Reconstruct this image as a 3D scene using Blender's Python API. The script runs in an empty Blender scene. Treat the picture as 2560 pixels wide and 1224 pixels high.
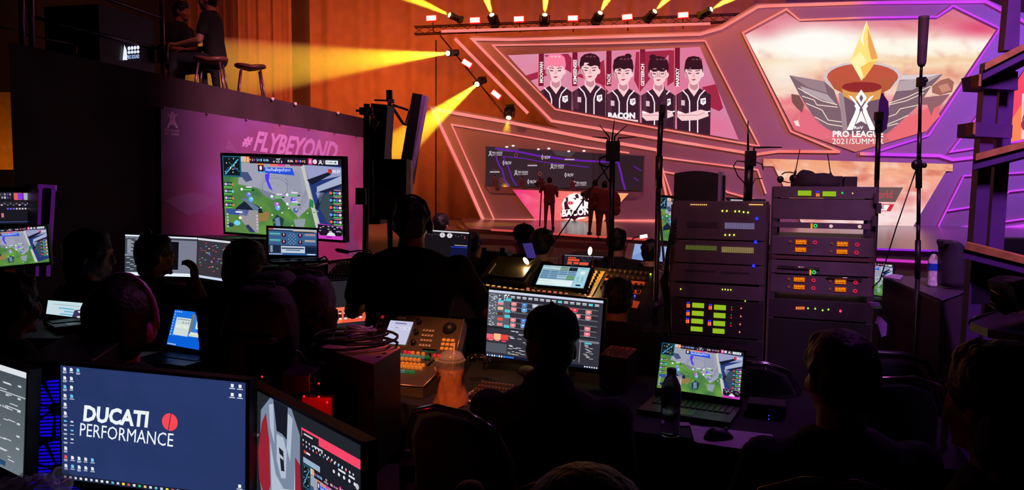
import bpy, bmesh, math, random
from mathutils import Vector as Vec, Matrix as Mat, noise
random.seed(7)
SC = bpy.context.scene
COL = SC.collection
PI = math.pi

# ------------------------------------------------ camera, world, exposure
FP = 1900.0                      # focal length in pixels of the 2560x1224 frame
EYE = Vec((0, 0, 1.62))
PITCH, ROLL = math.radians(4.39), math.radians(0.5)
CAMM = Mat.Translation(EYE) @ Mat.Rotation(PI/2 - PITCH, 4, 'X') @ Mat.Rotation(ROLL, 4, 'Z')
cd = bpy.data.cameras.new('camera')
cam = bpy.data.objects.new('camera', cd)
COL.objects.link(cam)
cam.matrix_world = CAMM
cd.sensor_fit = 'HORIZONTAL'; cd.sensor_width = 36.0
cd.lens = FP/2560*36.0
cd.clip_start = 0.05; cd.clip_end = 200
SC.camera = cam
SC.view_settings.view_transform = 'Standard'
SC.view_settings.look = 'None'
SC.view_settings.gamma = 1.0
SC.view_settings.exposure = 0.0
SC.view_settings.use_curve_mapping = False
SC.cycles.use_denoising = True
SC.cycles.max_bounces = 5
SC.cycles.diffuse_bounces = 2
SC.cycles.glossy_bounces = 2
SC.cycles.transmission_bounces = 5
SC.cycles.transparent_max_bounces = 8
SC.cycles.volume_bounces = 0
SC.cycles.caustics_reflective = False
SC.cycles.caustics_refractive = False
SC.cycles.sample_clamp_indirect = 2.0

def lin(c):
    return tuple(((v/255)/12.92 if v/255 <= .04045 else ((v/255+.055)/1.055)**2.4) for v in c)

w = bpy.data.worlds.new('dim hall'); SC.world = w; w.use_nodes = True
w.node_tree.nodes['Background'].inputs[0].default_value = (*lin((110, 60, 105)), 1)
w.node_tree.nodes['Background'].inputs[1].default_value = 0.13

VYAW = math.radians(-20)         # the hall's own axes are turned 20 degrees to the right
FW = Vec((math.sin(-VYAW), math.cos(VYAW), 0)); RT = Vec((math.cos(VYAW), math.sin(VYAW), 0))
_R3 = CAMM.to_3x3()
def ray(x, y): return _R3 @ Vec(((x-1280)/FP, -(y-612)/FP, -1))
def P(x, y, d):
    r = ray(x, y); return EYE + r*(d/r.y)
def PZ(x, y, z):
    r = ray(x, y); return EYE + r*((z-EYE.z)/r.z)

def light(name, kind, loc, target, col, power, size=1.0, size_y=None, spot=None, blend=.15):
    l = bpy.data.lights.new(name, kind); l.energy = power; l.color = lin(col)
    if kind == 'AREA':
        l.size = size
        if size_y: l.shape = 'RECTANGLE'; l.size_y = size_y
    else: l.shadow_soft_size = size
    if kind == 'SPOT': l.spot_size = spot; l.spot_blend = blend
    o = bpy.data.objects.new(name, l); COL.objects.link(o)
    o.location = loc
    o.rotation_euler = (Vec(target)-Vec(loc)).to_track_quat('-Z', 'Y').to_euler()
    return o
# stage washes above the hall; desk, bag, rack, tower, mid lamps are added
def spread(o, deg): o.data.spread = math.radians(deg); return o
spread(light('wash_orange', 'AREA', (-7, 17, 9.5), (-8, 35, 3), (255, 125, 80), 850, 3, 1), 95)
spread(light('wash_amber', 'AREA', (-4, 25, 10), (-6, 37, 6), (255, 125, 50), 260, 3, 1), 80)
spread(light('wash_truss', 'AREA', (5, 27, 9.8), (6, 37.5, 8.5), (255, 130, 40), 260, 6, 1), 110)
spread(light('wash_red', 'AREA', (4, 15, 8.5), (4, 30, 4), (255, 90, 85), 100, 3, 1), 110)
spread(light('wash_pink', 'AREA', (10, 17, 8.5), (11, 29, 4.5), (255, 140, 135), 400, 3, 1), 90)
spread(light('wash_purple', 'AREA', (20, 19, 8.5), (18.5, 27, 4), (150, 90, 255), 1000, 3, 1), 120)
light('wash_banner', 'SPOT', (2.2, 5.2, 5.2), (-2.1, 8.4, 1.9), (255, 175, 200), 1900, .5, None, .6, .5)
light('desk_purple', 'SPOT', (2.6, 4.6, 4.5), (1.0, 2.55, .78), (215, 100, 255), 110, .3, None, .42, .7)  # added spot, tints mouse pad and laptop keys purple
light('desk_warm', 'SPOT', (-.45, 1.2, 3.6), (-.30, 3.15, .85), (255, 155, 95), 380, .1, None, .25, .5)  # added spot, warms the drink and the switcher
light('bag_violet', 'SPOT', (.4, 4.3, 3.8), (-.72, 2.75, 1.0), (240, 120, 220), 60, .15, None, .5, .6)  # added spot for violet on headphones, bags and tower top
light('rack_fill', 'SPOT', (.6, .4, 5.6), (1.85, 4.3, 2.15), (255, 175, 195), 560, .4, None, .62, .9)  # added fill, stands in for haze over the racks
light('tower_violet', 'SPOT', (1.6, .4, 4.2), (1.95, 2.7, 1.8), (215, 150, 255), 420, .3, None, .5, .8)  # added spot, stands in for violet haze on the tower
spread(light('mid_fill', 'AREA', (0, 6.5, 8.0), (0, 13, 1.0), (225, 110, 110), 90, 4, 1.5), 90)  # added fill that lifts the blacks in mid hall

# ------------------------------------------------ materials
_M = {}
def mat(name, col, rough=.6, metal=0., var=.12, scale=14, bump=0., trans=0., emit=None, es=0., coat=0.):
    if name in _M: return _M[name]
    m = bpy.data.materials.new(name); m.use_nodes = True
    nt = m.node_tree; b = nt.nodes['Principled BSDF']
    c = lin(col)
    if var:
        n = nt.nodes.new('ShaderNodeTexNoise'); n.inputs['Scale'].default_value = scale; n.inputs['Detail'].default_value = 2
        t = nt.nodes.new('ShaderNodeTexCoord'); nt.links.new(t.outputs['Object'], n.inputs['Vector'])
        r = nt.nodes.new('ShaderNodeValToRGB')
        r.color_ramp.elements[0].position = .3; r.color_ramp.elements[1].position = .7
        r.color_ramp.elements[0].color = (*[v*(1-var) for v in c], 1); r.color_ramp.elements[1].color = (*[min(1, v*(1+var)) for v in c], 1)
        nt.links.new(n.outputs['Fac'], r.inputs['Fac']); nt.links.new(r.outputs['Color'], b.inputs['Base Color'])
        if bump:
            u = nt.nodes.new('ShaderNodeBump'); u.inputs['Strength'].default_value = bump; u.inputs['Distance'].default_value = .01
            nt.links.new(n.outputs['Fac'], u.inputs['Height']); nt.links.new(u.outputs['Normal'], b.inputs['Normal'])
    else: b.inputs['Base Color'].default_value = (*c, 1)
    b.inputs['Roughness'].default_value = rough; b.inputs['Metallic'].default_value = metal
    b.inputs['Transmission Weight'].default_value = trans
    b.inputs['Coat Weight'].default_value = coat
    if emit:
        b.inputs['Emission Color'].default_value = (*lin(emit), 1); b.inputs['Emission Strength'].default_value = es
    _M[name] = m; return m
def glow(name, col, s=1.0):
    if name in _M: return _M[name]
    m = bpy.data.materials.new(name); m.use_nodes = True; nt = m.node_tree; nt.nodes.clear()
    e = nt.nodes.new('ShaderNodeEmission'); o = nt.nodes.new('ShaderNodeOutputMaterial')
    e.inputs[0].default_value = (*lin(col), 1); e.inputs[1].default_value = s
    nt.links.new(e.outputs[0], o.inputs[0]); _M[name] = m; return m
def attr_mat(name, emissive, strength=1., rough=.7):
    m = bpy.data.materials.new(name); m.use_nodes = True; nt = m.node_tree
    a = nt.nodes.new('ShaderNodeVertexColor'); a.layer_name = 'Col'
    if emissive:
        nt.nodes.clear(); a = nt.nodes.new('ShaderNodeVertexColor'); a.layer_name = 'Col'
        e = nt.nodes.new('ShaderNodeEmission'); o = nt.nodes.new('ShaderNodeOutputMaterial')
        e.inputs[1].default_value = strength
        nt.links.new(a.outputs[0], e.inputs[0]); nt.links.new(e.outputs[0], o.inputs[0])
    else:
        b = nt.nodes['Principled BSDF']; nt.links.new(a.outputs[0], b.inputs['Base Color']); b.inputs['Roughness'].default_value = rough
    return m
SCREEN = attr_mat('lit screen picture', True)
PRINT = attr_mat('printed surface', False, rough=.55)

BLK = mat('black plastic', (24, 22, 26), .45, var=.2)
BLKM = mat('black painted metal', (46, 38, 44), .38, .4, var=.2)
CLOTHB = mat('black cloth', (20, 18, 22), .95, var=.3, scale=40, bump=.3)
GREYM = mat('grey metal', (120, 118, 125), .35, .8)
CHROME = mat('chrome', (200, 200, 205), .12, 1.0, var=0)
SKIN = mat('skin', (190, 135, 110), .55, var=.08)
HAIR = mat('black hair', (16, 13, 14), .55, var=.3, scale=60, bump=.6)
SHIRTB = mat('black shirt cloth', (22, 19, 23), .9, var=.25, scale=22, bump=.3)
JEANS = mat('dark trouser cloth', (24, 26, 36), .9, var=.25, scale=30)
WHITEP = mat('white plastic', (215, 212, 215), .5)

# ------------------------------------------------ objects
def tag(o, label=None, cat=None, group=None, kind=None):
    if label: o['label'] = label
    if cat: o['category'] = cat
    if group: o['group'] = group
    if kind: o['kind'] = kind
    return o
PMX = {}
def thing(name, label, cat, loc=(0, 0, 0), yaw=0., group=None, mx=None):
    o = bpy.data.objects.new(name, None); COL.objects.link(o)
    o.empty_display_size = .05
    m = mx if mx is not None else Mat.Translation(Vec(loc)) @ Mat.Rotation(yaw, 4, 'Z')
    o.matrix_world = m; PMX[o.name] = m.copy()
    return tag(o, label, cat, group)
def rootm(o):
    while o.parent: o = o.parent
    return PMX.get(o.name, Mat.Identity(4))

class MB:
    """collects shapes in one mesh"""
    def __init__(s): s.v = []; s.f = []; s.m = []; s.sm = []; s.c = []
    def add(s, vs, fs, mi=0, sm=False, cols=None):
        b = len(s.v); s.v += [Vec(p) for p in vs]
        for k, f in enumerate(fs):
            s.f.append([b+i for i in f]); s.m.append(mi); s.sm.append(sm)
            if cols is not None: s.c.append(cols[k])
        return s
    def box(s, c, d, R=None, mi=0, taper=1.):
        hx, hy, hz = d[0]/2, d[1]/2, d[2]/2
        pts = []
        for z, t in ((-hz, 1.), (hz, taper)):
            for x, y in ((-hx, -hy), (hx, -hy), (hx, hy), (-hx, hy)):
                p = Vec((x*t, y*t, z))
                if R is not None: p = R @ p
                pts.append(Vec(c)+p)
        return s.add(pts, [(3, 2, 1, 0), (4, 5, 6, 7), (0, 1, 5, 4), (1, 2, 6, 5), (2, 3, 7, 6), (3, 0, 4, 7)], mi)
    def rbox(s, c, d, r=.01, R=None, mi=0, seg=3, axis='z'):
        """box with rounded edges round one axis and chamfered ends"""
        ax = {'z': (0, 1, 2), 'y': (0, 2, 1), 'x': (1, 2, 0)}[axis]
        a, b, h = d[ax[0]]/2, d[ax[1]]/2, d[ax[2]]/2
        r = min(r, a*.98, b*.98); ring = []
        for k, (sx, sy) in enumerate(((1, 1), (-1, 1), (-1, -1), (1, -1))):
            for j in range(seg+1):
                t = PI/2*(k + j/seg); ring.append(((a-r)*sx + r*math.cos(t), (b-r)*sy + r*math.sin(t)))
        e = min(r*.35, h*.4, a*.3, b*.3); lv = [(-h, e), (-h+e, 0), (h-e, 0), (h, e)]
        pts = []; n = len(ring)
        for z, i in lv:
            kx, ky = (a-i)/a, (b-i)/b
            for (x, y) in ring:
                q = [0, 0, 0]; q[ax[0]] = x*kx; q[ax[1]] = y*ky; q[ax[2]] = z
                q = Vec(q)
                if R is not None: q = R @ q
                pts.append(Vec(c)+q)
        fs = [tuple(range(n))[::-1], tuple(range(3*n, 4*n))]
        for l in range(3):
            for i in range(n):
                j = (i+1) % n; fs.append((l*n+i, l*n+j, (l+1)*n+j, (l+1)*n+i))
        if axis == 'y': fs = [f[::-1] for f in fs]
        return s.add(pts, fs, mi)
    def loft(s, rings, mi=0, sm=True, cap=True):
        n = len(rings[0]); pts = [p for r in rings for p in r]; fs = []
        for l in range(len(rings)-1):
            for i in range(n):
                j = (i+1) % n; fs.append((l*n+i, l*n+j, (l+1)*n+j, (l+1)*n+i))
        if cap: fs += [tuple(range(n))[::-1], tuple(range((len(rings)-1)*n, len(rings)*n))]
        return s.add(pts, fs, mi, sm)
    def lathe(s, prof, c=(0, 0, 0), n=20, mi=0, R=None, sm=True, cap=True):
        rings = []
        for r, z in prof:
            ring = []
            for i in range(n):
                t = 2*PI*i/n; p = Vec((r*math.cos(t), r*math.sin(t), z))
                if R is not None: p = R @ p
                ring.append(Vec(c)+p)
            rings.append(ring)
        return s.loft(rings, mi, sm, cap)
    def cyl(s, a, b, r0, r1=None, n=10, mi=0, sm=True):
        a, b = Vec(a), Vec(b); r1 = r0 if r1 is None else r1
        q = (b-a).to_track_quat('Z', 'Y').to_matrix(); L = (b-a).length
        return s.lathe([(r0, 0), (r1, L)], a, n, mi, q, sm)
    def tube(s, pts, r, n=6, mi=0):
        pts = [Vec(p) for p in pts]; rings = []; up = Vec((0, 0, 1))
        prev = None
        for i, p in enumerate(pts):
            t = (pts[min(i+1, len(pts)-1)]-pts[max(i-1, 0)])
            if t.length < 1e-9: t = Vec((0, 0, 1))
            t.normalize()
            if prev is None:
                a = t.cross(up)
                if a.length < .1: a = t.cross(Vec((1, 0, 0)))
            else: a = prev - t*prev.dot(t)
            a.normalize(); prev = a; b = t.cross(a)
            rr = r[i] if isinstance(r, (list, tuple)) else r
            rings.append([p + a*rr*math.cos(2*PI*k/n) + b*rr*math.sin(2*PI*k/n) for k in range(n)])
        return s.loft(rings, mi, True)
    def ball(s, c, r, mi=0, nu=12, nv=8, R=None):
        r = r if isinstance(r, (tuple, list)) else (r, r, r)
        prof = []
        rings = []
        for j in range(nv+1):
            ph = -PI/2 + PI*j/nv; cr = max(math.cos(ph), .02)
            ring = []
            for i in range(nu):
                t = 2*PI*i/nu; p = Vec((r[0]*cr*math.cos(t), r[1]*cr*math.sin(t), r[2]*math.sin(ph)))
                if R is not None: p = R @ p
                ring.append(Vec(c)+p)
            rings.append(ring)
        return s.loft(rings, mi, True)
    def prism(s, pts, ext, mi=0):
        """closed outline (world points) pushed along ext"""
        n = len(pts); a = [Vec(p) for p in pts]; e = Vec(ext)
        nrm = Vec((0, 0, 0))
        for i in range(n): nrm += a[i].cross(a[(i+1) % n])
        fs = [tuple(range(n)), tuple(range(n, 2*n))[::-1]] + [(i, i+n, (i+1) % n+n, (i+1) % n) for i in range(n)]
        if nrm.dot(e) > 0: fs = [f[::-1] for f in fs]
        return s.add(a+[p+e for p in a], fs, mi)
    def build(s, name, mats=None, parent=None, world=False, label=None):
        me = bpy.data.meshes.new(name)
        vs = s.v
        if parent is not None and world:
            inv = rootm(parent).inverted(); vs = [inv @ p for p in vs]
        me.from_pydata([tuple(p) for p in vs], [], s.f)
        ms = mats if isinstance(mats, (list, tuple)) else [mats]
        for m in ms: me.materials.append(m)
        me.polygons.foreach_set('material_index', s.m)
        me.polygons.foreach_set('use_smooth', s.sm)
        if s.c:
            at = me.color_attributes.new('Col', 'FLOAT_COLOR', 'CORNER')
            buf = []
            for f, c in zip(s.f, s.c):
                if isinstance(c[0], (tuple, list)):
                    for q in c: buf += [*q, 1.]
                else: buf += [c[0], c[1], c[2], 1.]*len(f)
            at.data.foreach_set('color', buf)
        me.update()
        o = bpy.data.objects.new(name, me); COL.objects.link(o)
        if parent is not None: o.parent = parent
        if label: o['label'] = label
        return o
def single(name, mb, m, label, cat, group=None, loc=None):
    """a thing that is one mesh; its origin moved to its own base"""
    c = Vec(loc) if loc is not None else Vec((sum(p.x for p in mb.v)/len(mb.v), sum(p.y for p in mb.v)/len(mb.v), min(p.z for p in mb.v)))
    mb.v = [p-c for p in mb.v]
    o = mb.build(name, m); o.location = c
    return tag(o, label, cat, group)
def struct(name, mb, m, parent=None):
    o = mb.build(name, m, parent)
    if parent is None: o['kind'] = 'structure'
    return o
def dup(root, mx, label=None, group=None):
    def cp(o, par):
        c = o.copy(); COL.objects.link(c); c.parent = par
        for ch in o.children: cp(ch, c)
        return c
    r = cp(root, None); r.matrix_world = mx
    if label: r['label'] = label
    if group: r['group'] = group
    return r
def Ez(a): return Mat.Rotation(a, 3, 'Z')
def Ex(a): return Mat.Rotation(a, 3, 'X')
def Ey(a): return Mat.Rotation(a, 3, 'Y')

# ------------------------------------------------ pictures on flat surfaces
def clip_poly(sub, clip):
    out = sub; n = len(clip)
    ar = sum(clip[i][0]*clip[(i+1) % n][1]-clip[(i+1) % n][0]*clip[i][1] for i in range(n))
    sg = 1 if ar > 0 else -1
    for i in range(n):
        ax, ay = clip[i]; bx, by = clip[(i+1) % n]
        inp = out; out = []
        if not inp: break
        def side(p): return sg*((bx-ax)*(p[1]-ay)-(by-ay)*(p[0]-ax))
        for k in range(len(inp)):
            p, q = inp[k], inp[(k+1) % len(inp)]; sp, sq = side(p), side(q)
            if sp >= 0: out.append(p)
            if (sp >= 0) != (sq >= 0):
                t = sp/(sp-sq); out.append((p[0]+(q[0]-p[0])*t, p[1]+(q[1]-p[1])*t))
    return out
_TX = {}
def glyphs(body, bold=0., shear=0.):
    k = (body, bold, shear)
    if k in _TX: return _TX[k]
    cu = bpy.data.curves.new('t', 'FONT'); cu.body = body; cu.offset = bold; cu.shear = shear; cu.resolution_u = 2
    cu.size = 1
    o = bpy.data.objects.new('t', cu); COL.objects.link(o)
    dg = bpy.context.evaluated_depsgraph_get(); dg.update()
    me = o.evaluated_get(dg).to_mesh()
    vs = [(v.co.x, v.co.y) for v in me.vertices]; fs = [tuple(p.vertices) for p in me.polygons]
    o.evaluated_get(dg).to_mesh_clear()
    bpy.data.objects.remove(o); bpy.data.curves.remove(cu)
    if not vs: vs = [(0, 0)]
    x0 = min(v[0] for v in vs); x1 = max(v[0] for v in vs); y0 = min(v[1] for v in vs); y1 = max(v[1] for v in vs)
    _TX[k] = ([((x-x0)/max(x1-x0, 1e-6), (y-y0)/max(y1-y0, 1e-6)) for x, y in vs], fs)
    return _TX[k]
class Cv:
    """flat picture: polygons in pixel or unit coordinates laid on a real plane"""
    def __init__(s, O, U, V, eps, flat=None):
        s.O, s.U, s.V = Vec(O), Vec(U).normalized(), Vec(V).normalized()
        s.N = s.U.cross(s.V).normalized(); s.eps = eps; s.mb = MB(); s.clip = None; s.map = s.px; s.gain = 1.
    def px(s, x, y):
        r = ray(x, y); t = (s.O-EYE).dot(s.N)/r.dot(s.N); return EYE + r*t
    def unit(s, TL, TR, BL):
        TL, TR, BL = Vec(TL), Vec(TR), Vec(BL); A, B = TR-TL, BL-TL
        s.map = lambda x, y: TL + A*x + B*y
        return s
    def _put(s, pts, cols, layer):
        vs = [s.map(*p) + s.N*(s.eps*layer) for p in pts]
        nr = (vs[1]-vs[0]).cross(vs[2]-vs[0])
        idx = tuple(range(len(vs)))
        s.mb.add(vs, [idx], 0, False, [cols])
    def poly(s, pts, col, layer=1, fn=None):
        if s.clip: pts = clip_poly(pts, s.clip)
        if len(pts) < 3: return
        if fn: c = [tuple(v*s.gain for v in lin(fn(*p))) for p in pts]
        else: c = tuple(v*s.gain for v in lin(col))
        s._put(pts, c, layer)
    def rect(s, x, y, w_, h, col, layer=1): s.poly([(x, y), (x+w_, y), (x+w_, y+h), (x, y+h)], col, layer)
    def disc(s, x, y, rx, ry, col, layer=1, n=14, a0=0., a1=2*PI):
        s.poly([(x+rx*math.cos(a0+(a1-a0)*i/n), y+ry*math.sin(a0+(a1-a0)*i/n)) for i in range(n)], col, layer)
    def ring(s, x, y, rx, ry, wd, col, layer=1, n=16):
        p = [(x+rx*math.cos(2*PI*i/n), y+ry*math.sin(2*PI*i/n)) for i in range(n+1)]; s.line(p, wd, col, layer)
    def line(s, pts, wd, col, layer=1, fn=None, asp=1.):
        for (a, b) in zip(pts, pts[1:]):
            dx, dy = b[0]-a[0], (b[1]-a[1])*asp; L = math.hypot(dx, dy) or 1
            nx, ny = -dy/L*wd/2, dx/L*wd/2/asp
            s.poly([(a[0]+nx, a[1]+ny), (b[0]+nx, b[1]+ny), (b[0]-nx, b[1]-ny), (a[0]-nx, a[1]-ny)], col, layer, fn)
    def text(s, body, x, y, w_, h, col, layer=3, bold=0., shear=0., rot=None, slant=0.):
        vs, fs = glyphs(body, bold, shear)
        if rot == 'up': f = lambda u, v: (x + w_*(1-v), y + h*(1-u))
        else: f = lambda u, v: (x + w_*u, y + h*(1-v) + slant*w_*u)
        for fa in fs: s.poly([f(*vs[i]) for i in fa], col, layer)
    def grid(s, x0, y0, x1, y1, step, fn, pieces, layer=0, sy=None):
        sy = sy or step; old = s.clip; y = y0
        while y < y1:
            x = x0
            while x < x1:
                for pc in pieces:
                    s.clip = pc; s.poly([(x, y), (x+step, y), (x+step, y+sy), (x, y+sy)], None, layer, fn)
                x += step
            y += sy
        s.clip = old
    def build(s, name, parent=None, m=None, label=None):
        return s.mb.build(name, m or SCREEN, parent, world=parent is not None, label=label)

def fit_plane(px4, d, asp=16/9, wa=1., yaws=(-80, 80), tilts=(-5, 35)):
    """finds yaw and tilt of a rectangle whose corners (TL TR BR BL) fall on px4, centre d metres ahead"""
    cx = sum(p[0] for p in px4)/4; cy = sum(p[1] for p in px4)/4; O = P(cx, cy, d); rs = [ray(*p) for p in px4]
    def ev(yw, tl):
        N = Mat.Rotation(yw, 3, 'Z') @ Mat.Rotation(-tl, 3, 'X') @ Vec((0, -1, 0))
        q = []
        for r in rs:
            dn = r.dot(N)
            if dn > -.05: return 1e9, None, None
            q.append(EYE + r*((O-EYE).dot(N)/dn))
        e = [q[1]-q[0], q[2]-q[1], q[3]-q[2], q[0]-q[3]]; L = [v.length for v in e]
        c = sum(abs(e[i].dot(e[(i+1) % 4])/(L[i]*L[(i+1) % 4])) for i in range(4))
        c += 1.*(abs(math.log(L[0]/L[2])) + abs(math.log(L[1]/L[3])))
        c += wa*abs(math.log((L[0]+L[2])/(L[1]+L[3])/asp)) + .15*abs(e[0].normalized().z)
        return c, N, q
    best = None; b0 = None; st = 6
    c0, c1 = (yaws[0]+yaws[1])/2, (tilts[0]+tilts[1])/2; ry, rt = (yaws[1]-yaws[0])/2, (tilts[1]-tilts[0])/2
    for it in range(4):
        n = 16
        for i in range(n+1):
            for j in range(9):
                a = max(yaws[0], min(yaws[1], c0-ry+2*ry*i/n)); t = max(tilts[0], min(tilts[1], c1-rt+2*rt*j/8))
                c, N, q = ev(math.radians(a), math.radians(t))
                if best is None or c < best[0]: best = (c, a, t, N, q)
        c0, c1 = best[1], best[2]; ry /= 4; rt /= 3
    return best
def frame_on(px4, d, **k):
    """frame of a screen: root matrix (x right, y into the screen, z up), width, height, corner points"""
    c, a, t, N, q = fit_plane(px4, d, **k)
    X = (q[1]-q[0]+q[2]-q[3]).normalized(); Y = -N; Z = X.cross(Y).normalized(); Z = -Z if Z.z < 0 else Z
    bc = (q[2]+q[3])/2
    m = Mat.Translation(bc) @ Mat(((X.x, Y.x, Z.x), (X.y, Y.y, Z.y), (X.z, Y.z, Z.z))).to_4x4()
    return m, ((q[1]-q[0]).length+(q[2]-q[3]).length)/2, ((q[0]-q[3]).length+(q[1]-q[2]).length)/2, q, (a, t, c)
# ------------------------------------------------ the hall
mb = MB(); mb.box((2, 20, -.05), (60, 54, .1))
struct('floor', mb, mat('hall floor carpet', (120, 100, 100), .75, var=.25, scale=3))
mb = MB(); mb.box((2, 40.2, 7), (60, .3, 14.2))
WALLM = mat('hall wall paint', (150, 120, 105), .9, var=.15, scale=.6)
struct('wall_back', mb, WALLM)
mb = MB(); mb.box((2, 20, 14.1), (60, 54, .2)); struct('ceiling', mb, mat('dark ceiling', (30, 26, 26), .9))
mb = MB(); mb.box((28, 17, 7), (.3, 47, 14.2)); struct('wall_right', mb, WALLM)
mb = MB(); mb.box((-16, 17, 7), (.3, 47, 14.2)); struct('wall_left', mb, mat('black wall drape', (14, 12, 14), .95, var=.3, scale=3))
mb = MB(); mb.box((2, -7, 7), (60, .3, 14.2)); struct('wall_rear', mb, mat('dark rear wall', (40, 34, 36), .9))
# long drapes in front of the back wall, left of the stage
def drape(x0, x1, y, folds, amp, z1, label, col, seed):
    mb = MB(); n = folds*10; pts = []
    random.seed(seed); ph = [random.random()*2*PI for _ in range(4)]
    for k in range(2):
        for i in range(n+1):
            t = i/n; x = x0+(x1-x0)*t
            yy = y + amp*(math.sin(folds*2*PI*t)+.5*math.sin(folds*3.3*PI*t+ph[0])) + k*.03
            pts.append((x, yy))
    vs = []
    for z in (0.02, z1):
        for (x, yy) in pts: vs.append((x, yy, z))
    m_ = len(pts); N1 = n+1; fs = []
    for i in range(n):
        fs.append((i, i+1, m_+i+1, m_+i)); fs.append((N1+i+1, N1+i, m_+N1+i, m_+N1+i+1))
        fs.append((m_+i, m_+i+1, m_+N1+i+1, m_+N1+i)); fs.append((i+1, i, N1+i, N1+i+1))
    mb.add(vs, fs, 0, True)
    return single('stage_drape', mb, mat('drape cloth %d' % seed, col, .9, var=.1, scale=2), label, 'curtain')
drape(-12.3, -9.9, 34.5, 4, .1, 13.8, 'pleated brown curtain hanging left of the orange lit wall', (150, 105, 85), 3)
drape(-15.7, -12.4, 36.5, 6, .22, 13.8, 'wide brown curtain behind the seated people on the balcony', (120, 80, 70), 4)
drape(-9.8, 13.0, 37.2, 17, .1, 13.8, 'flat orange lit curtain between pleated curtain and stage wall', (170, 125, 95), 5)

# ------------------------------------------------ stage wall: one big cut-out plane turned 10 degrees
SO = P(1700, 300, 30.0); SU = Vec((math.cos(math.radians(-9)), math.sin(math.radians(-9)), 0)); SV = Vec((0, 0, 1))
SN = SU.cross(SV)                     # towards the audience
def S(x, y, off=0.):                  # stage-plane point for a place in the photograph, off metres in front of it
    r = ray(x, y); o = SO + SN*off; return EYE + r*((o-EYE).dot(SN)/r.dot(SN))
mb = MB()
mb.prism([S(*p) for p in [(1175, 89), (1283, 92), (1750, 79), (1798, 64), (1892, 9), (2460, -5), (2530, 26), (2700, 60), (2700, 600), (1205, 600), (1205, 557), (1071, 262), (1285, 300), (1400, 322), (1372, 309)]], -SN*.25)
FAC = mat('stage wall panel', (134, 122, 128), .6, var=.05, scale=.5)
struct('wall_stage', mb, FAC)
# two raised panels round the big screen, as the wall is built in layers
SAL, MAG = (255, 108, 92), (205, 50, 250)
def scol(x, y):
    t = min(1, max(0, (x-2150)/25)); h = .5+.5*noise.noise(Vec((x/70, y/70, 3)))
    a = (255, 112+int(48*h), 106+int(44*h)); b = (200+int(30*h), 60+int(20*h), 252)
    return tuple(a[i]*(1-t)+b[i]*t for i in range(3))
def strip(pts, wd, label, off=.12, group=None):
    """glowing LED channel: closed bar along a path on the stage wall"""
    mb = MB(); n = len(pts); L = []; Rr = []
    for i in range(n):
        a = pts[max(i-1, 0)]; b = pts[min(i+1, n-1)]; p = pts[i]
        if 0 < i < n-1:
            d1 = Vec((p[0]-a[0], p[1]-a[1])).normalized(); d2 = Vec((b[0]-p[0], b[1]-p[1])).normalized()
            t = (d1+d2); t = t.normalized() if t.length > .01 else d1
            k = 1/max(.35, t.dot(d1))
        else: t = Vec((b[0]-a[0], b[1]-a[1])).normalized(); k = 1
        nx, ny = -t[1]*wd/2*k, t[0]*wd/2*k
        L.append((p[0]+nx, p[1]+ny)); Rr.append((p[0]-nx, p[1]-ny))
    for i in range(n-1):
        m = max(1, int(math.hypot(pts[i+1][0]-pts[i][0], pts[i+1][1]-pts[i][1])/35))
        for j in range(m):
            t0, t1 = j/m, (j+1)/m
            def lp(A, B, t): return (A[0]+(B[0]-A[0])*t, A[1]+(B[1]-A[1])*t)
            q = [lp(L[i], L[i+1], t0), lp(L[i], L[i+1], t1), lp(Rr[i], Rr[i+1], t1), lp(Rr[i], Rr[i+1], t0)]
            f = [S(*p, off) for p in q]; bk = [S(*p, .003) for p in q]
            cs = [lin(scol(*p)) for p in q]
            vs = f+bk
            mb.add(vs, [(0, 1, 2, 3), (1, 0, 4, 5), (3, 2, 6, 7), (0, 3, 7, 4), (2, 1, 5, 6)], 0, False,
                   [cs, [cs[1], cs[0], cs[0], cs[1]], [cs[3], cs[2], cs[2], cs[3]], [cs[0], cs[3], cs[3], cs[0]], [cs[2], cs[1], cs[1], cs[2]]])
    return single('led_strip', mb, SCREEN, label, 'light strip')
strip([(1103, 78), (1280, 73), (1776, 59)], 7, 'topmost straight salmon light strip above the players screen')
strip([(1137, 96), (1320, 283)], 8, 'short slanted salmon strip between the red blocks and players screen')
strip([(1895, 17), (1803, 71), (1750, 86), (1280, 99), (1181, 98), (1379, 302), (1640, 345), (1863, 381), (1888, 386), (1945, 378), (2100, 379)], 7, 'thick salmon light strip looping round the players screen')
strip([(1895, 17), (1921, 15), (2165, 7), (2465, 4), (2521, 34)], 8, 'light strip along the stage wall top, salmon turning magenta')
strip([(1388, 273), (1232, 113), (1500, 109), (1763, 102), (1898, 365), (1640, 320), (1388, 273)], 4, 'thin salmon light strip framing the players screen closely')
strip([(1340, 551), (1209, 551), (1156, 430), (1082, 273), (1285, 308), (1460, 343), (1641, 374)], 8, 'thick salmon strip bounding the booth panel on left and top')
strip([(1235, 547), (1182, 430), (1129, 311), (1285, 337), (1460, 367), (1573, 382)], 4, 'thin salmon strip inside the booth panel border')
strip([(1530, 552), (1642, 552)], 8, 'short thick salmon strip right of the pig logo screen')
strip([(1643, 372), (1645, 388), (1668, 500)], 6, 'steep salmon strip left of the black floor speaker')
strip([(1654, 415), (1682, 500)], 4, 'thin steep salmon strip beside the thicker steep one')
strip([(1652, 393), (1894, 424), (1915, 484)], 4, 'thin salmon strip running behind the small antenna box')
strip([(1660, 429), (1704, 437)], 4, 'short salmon strip touching the black speaker on left')
strip([(1800, 462), (1818, 480), (1900, 502)], 4, 'bent salmon strip right of the black speaker')
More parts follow.
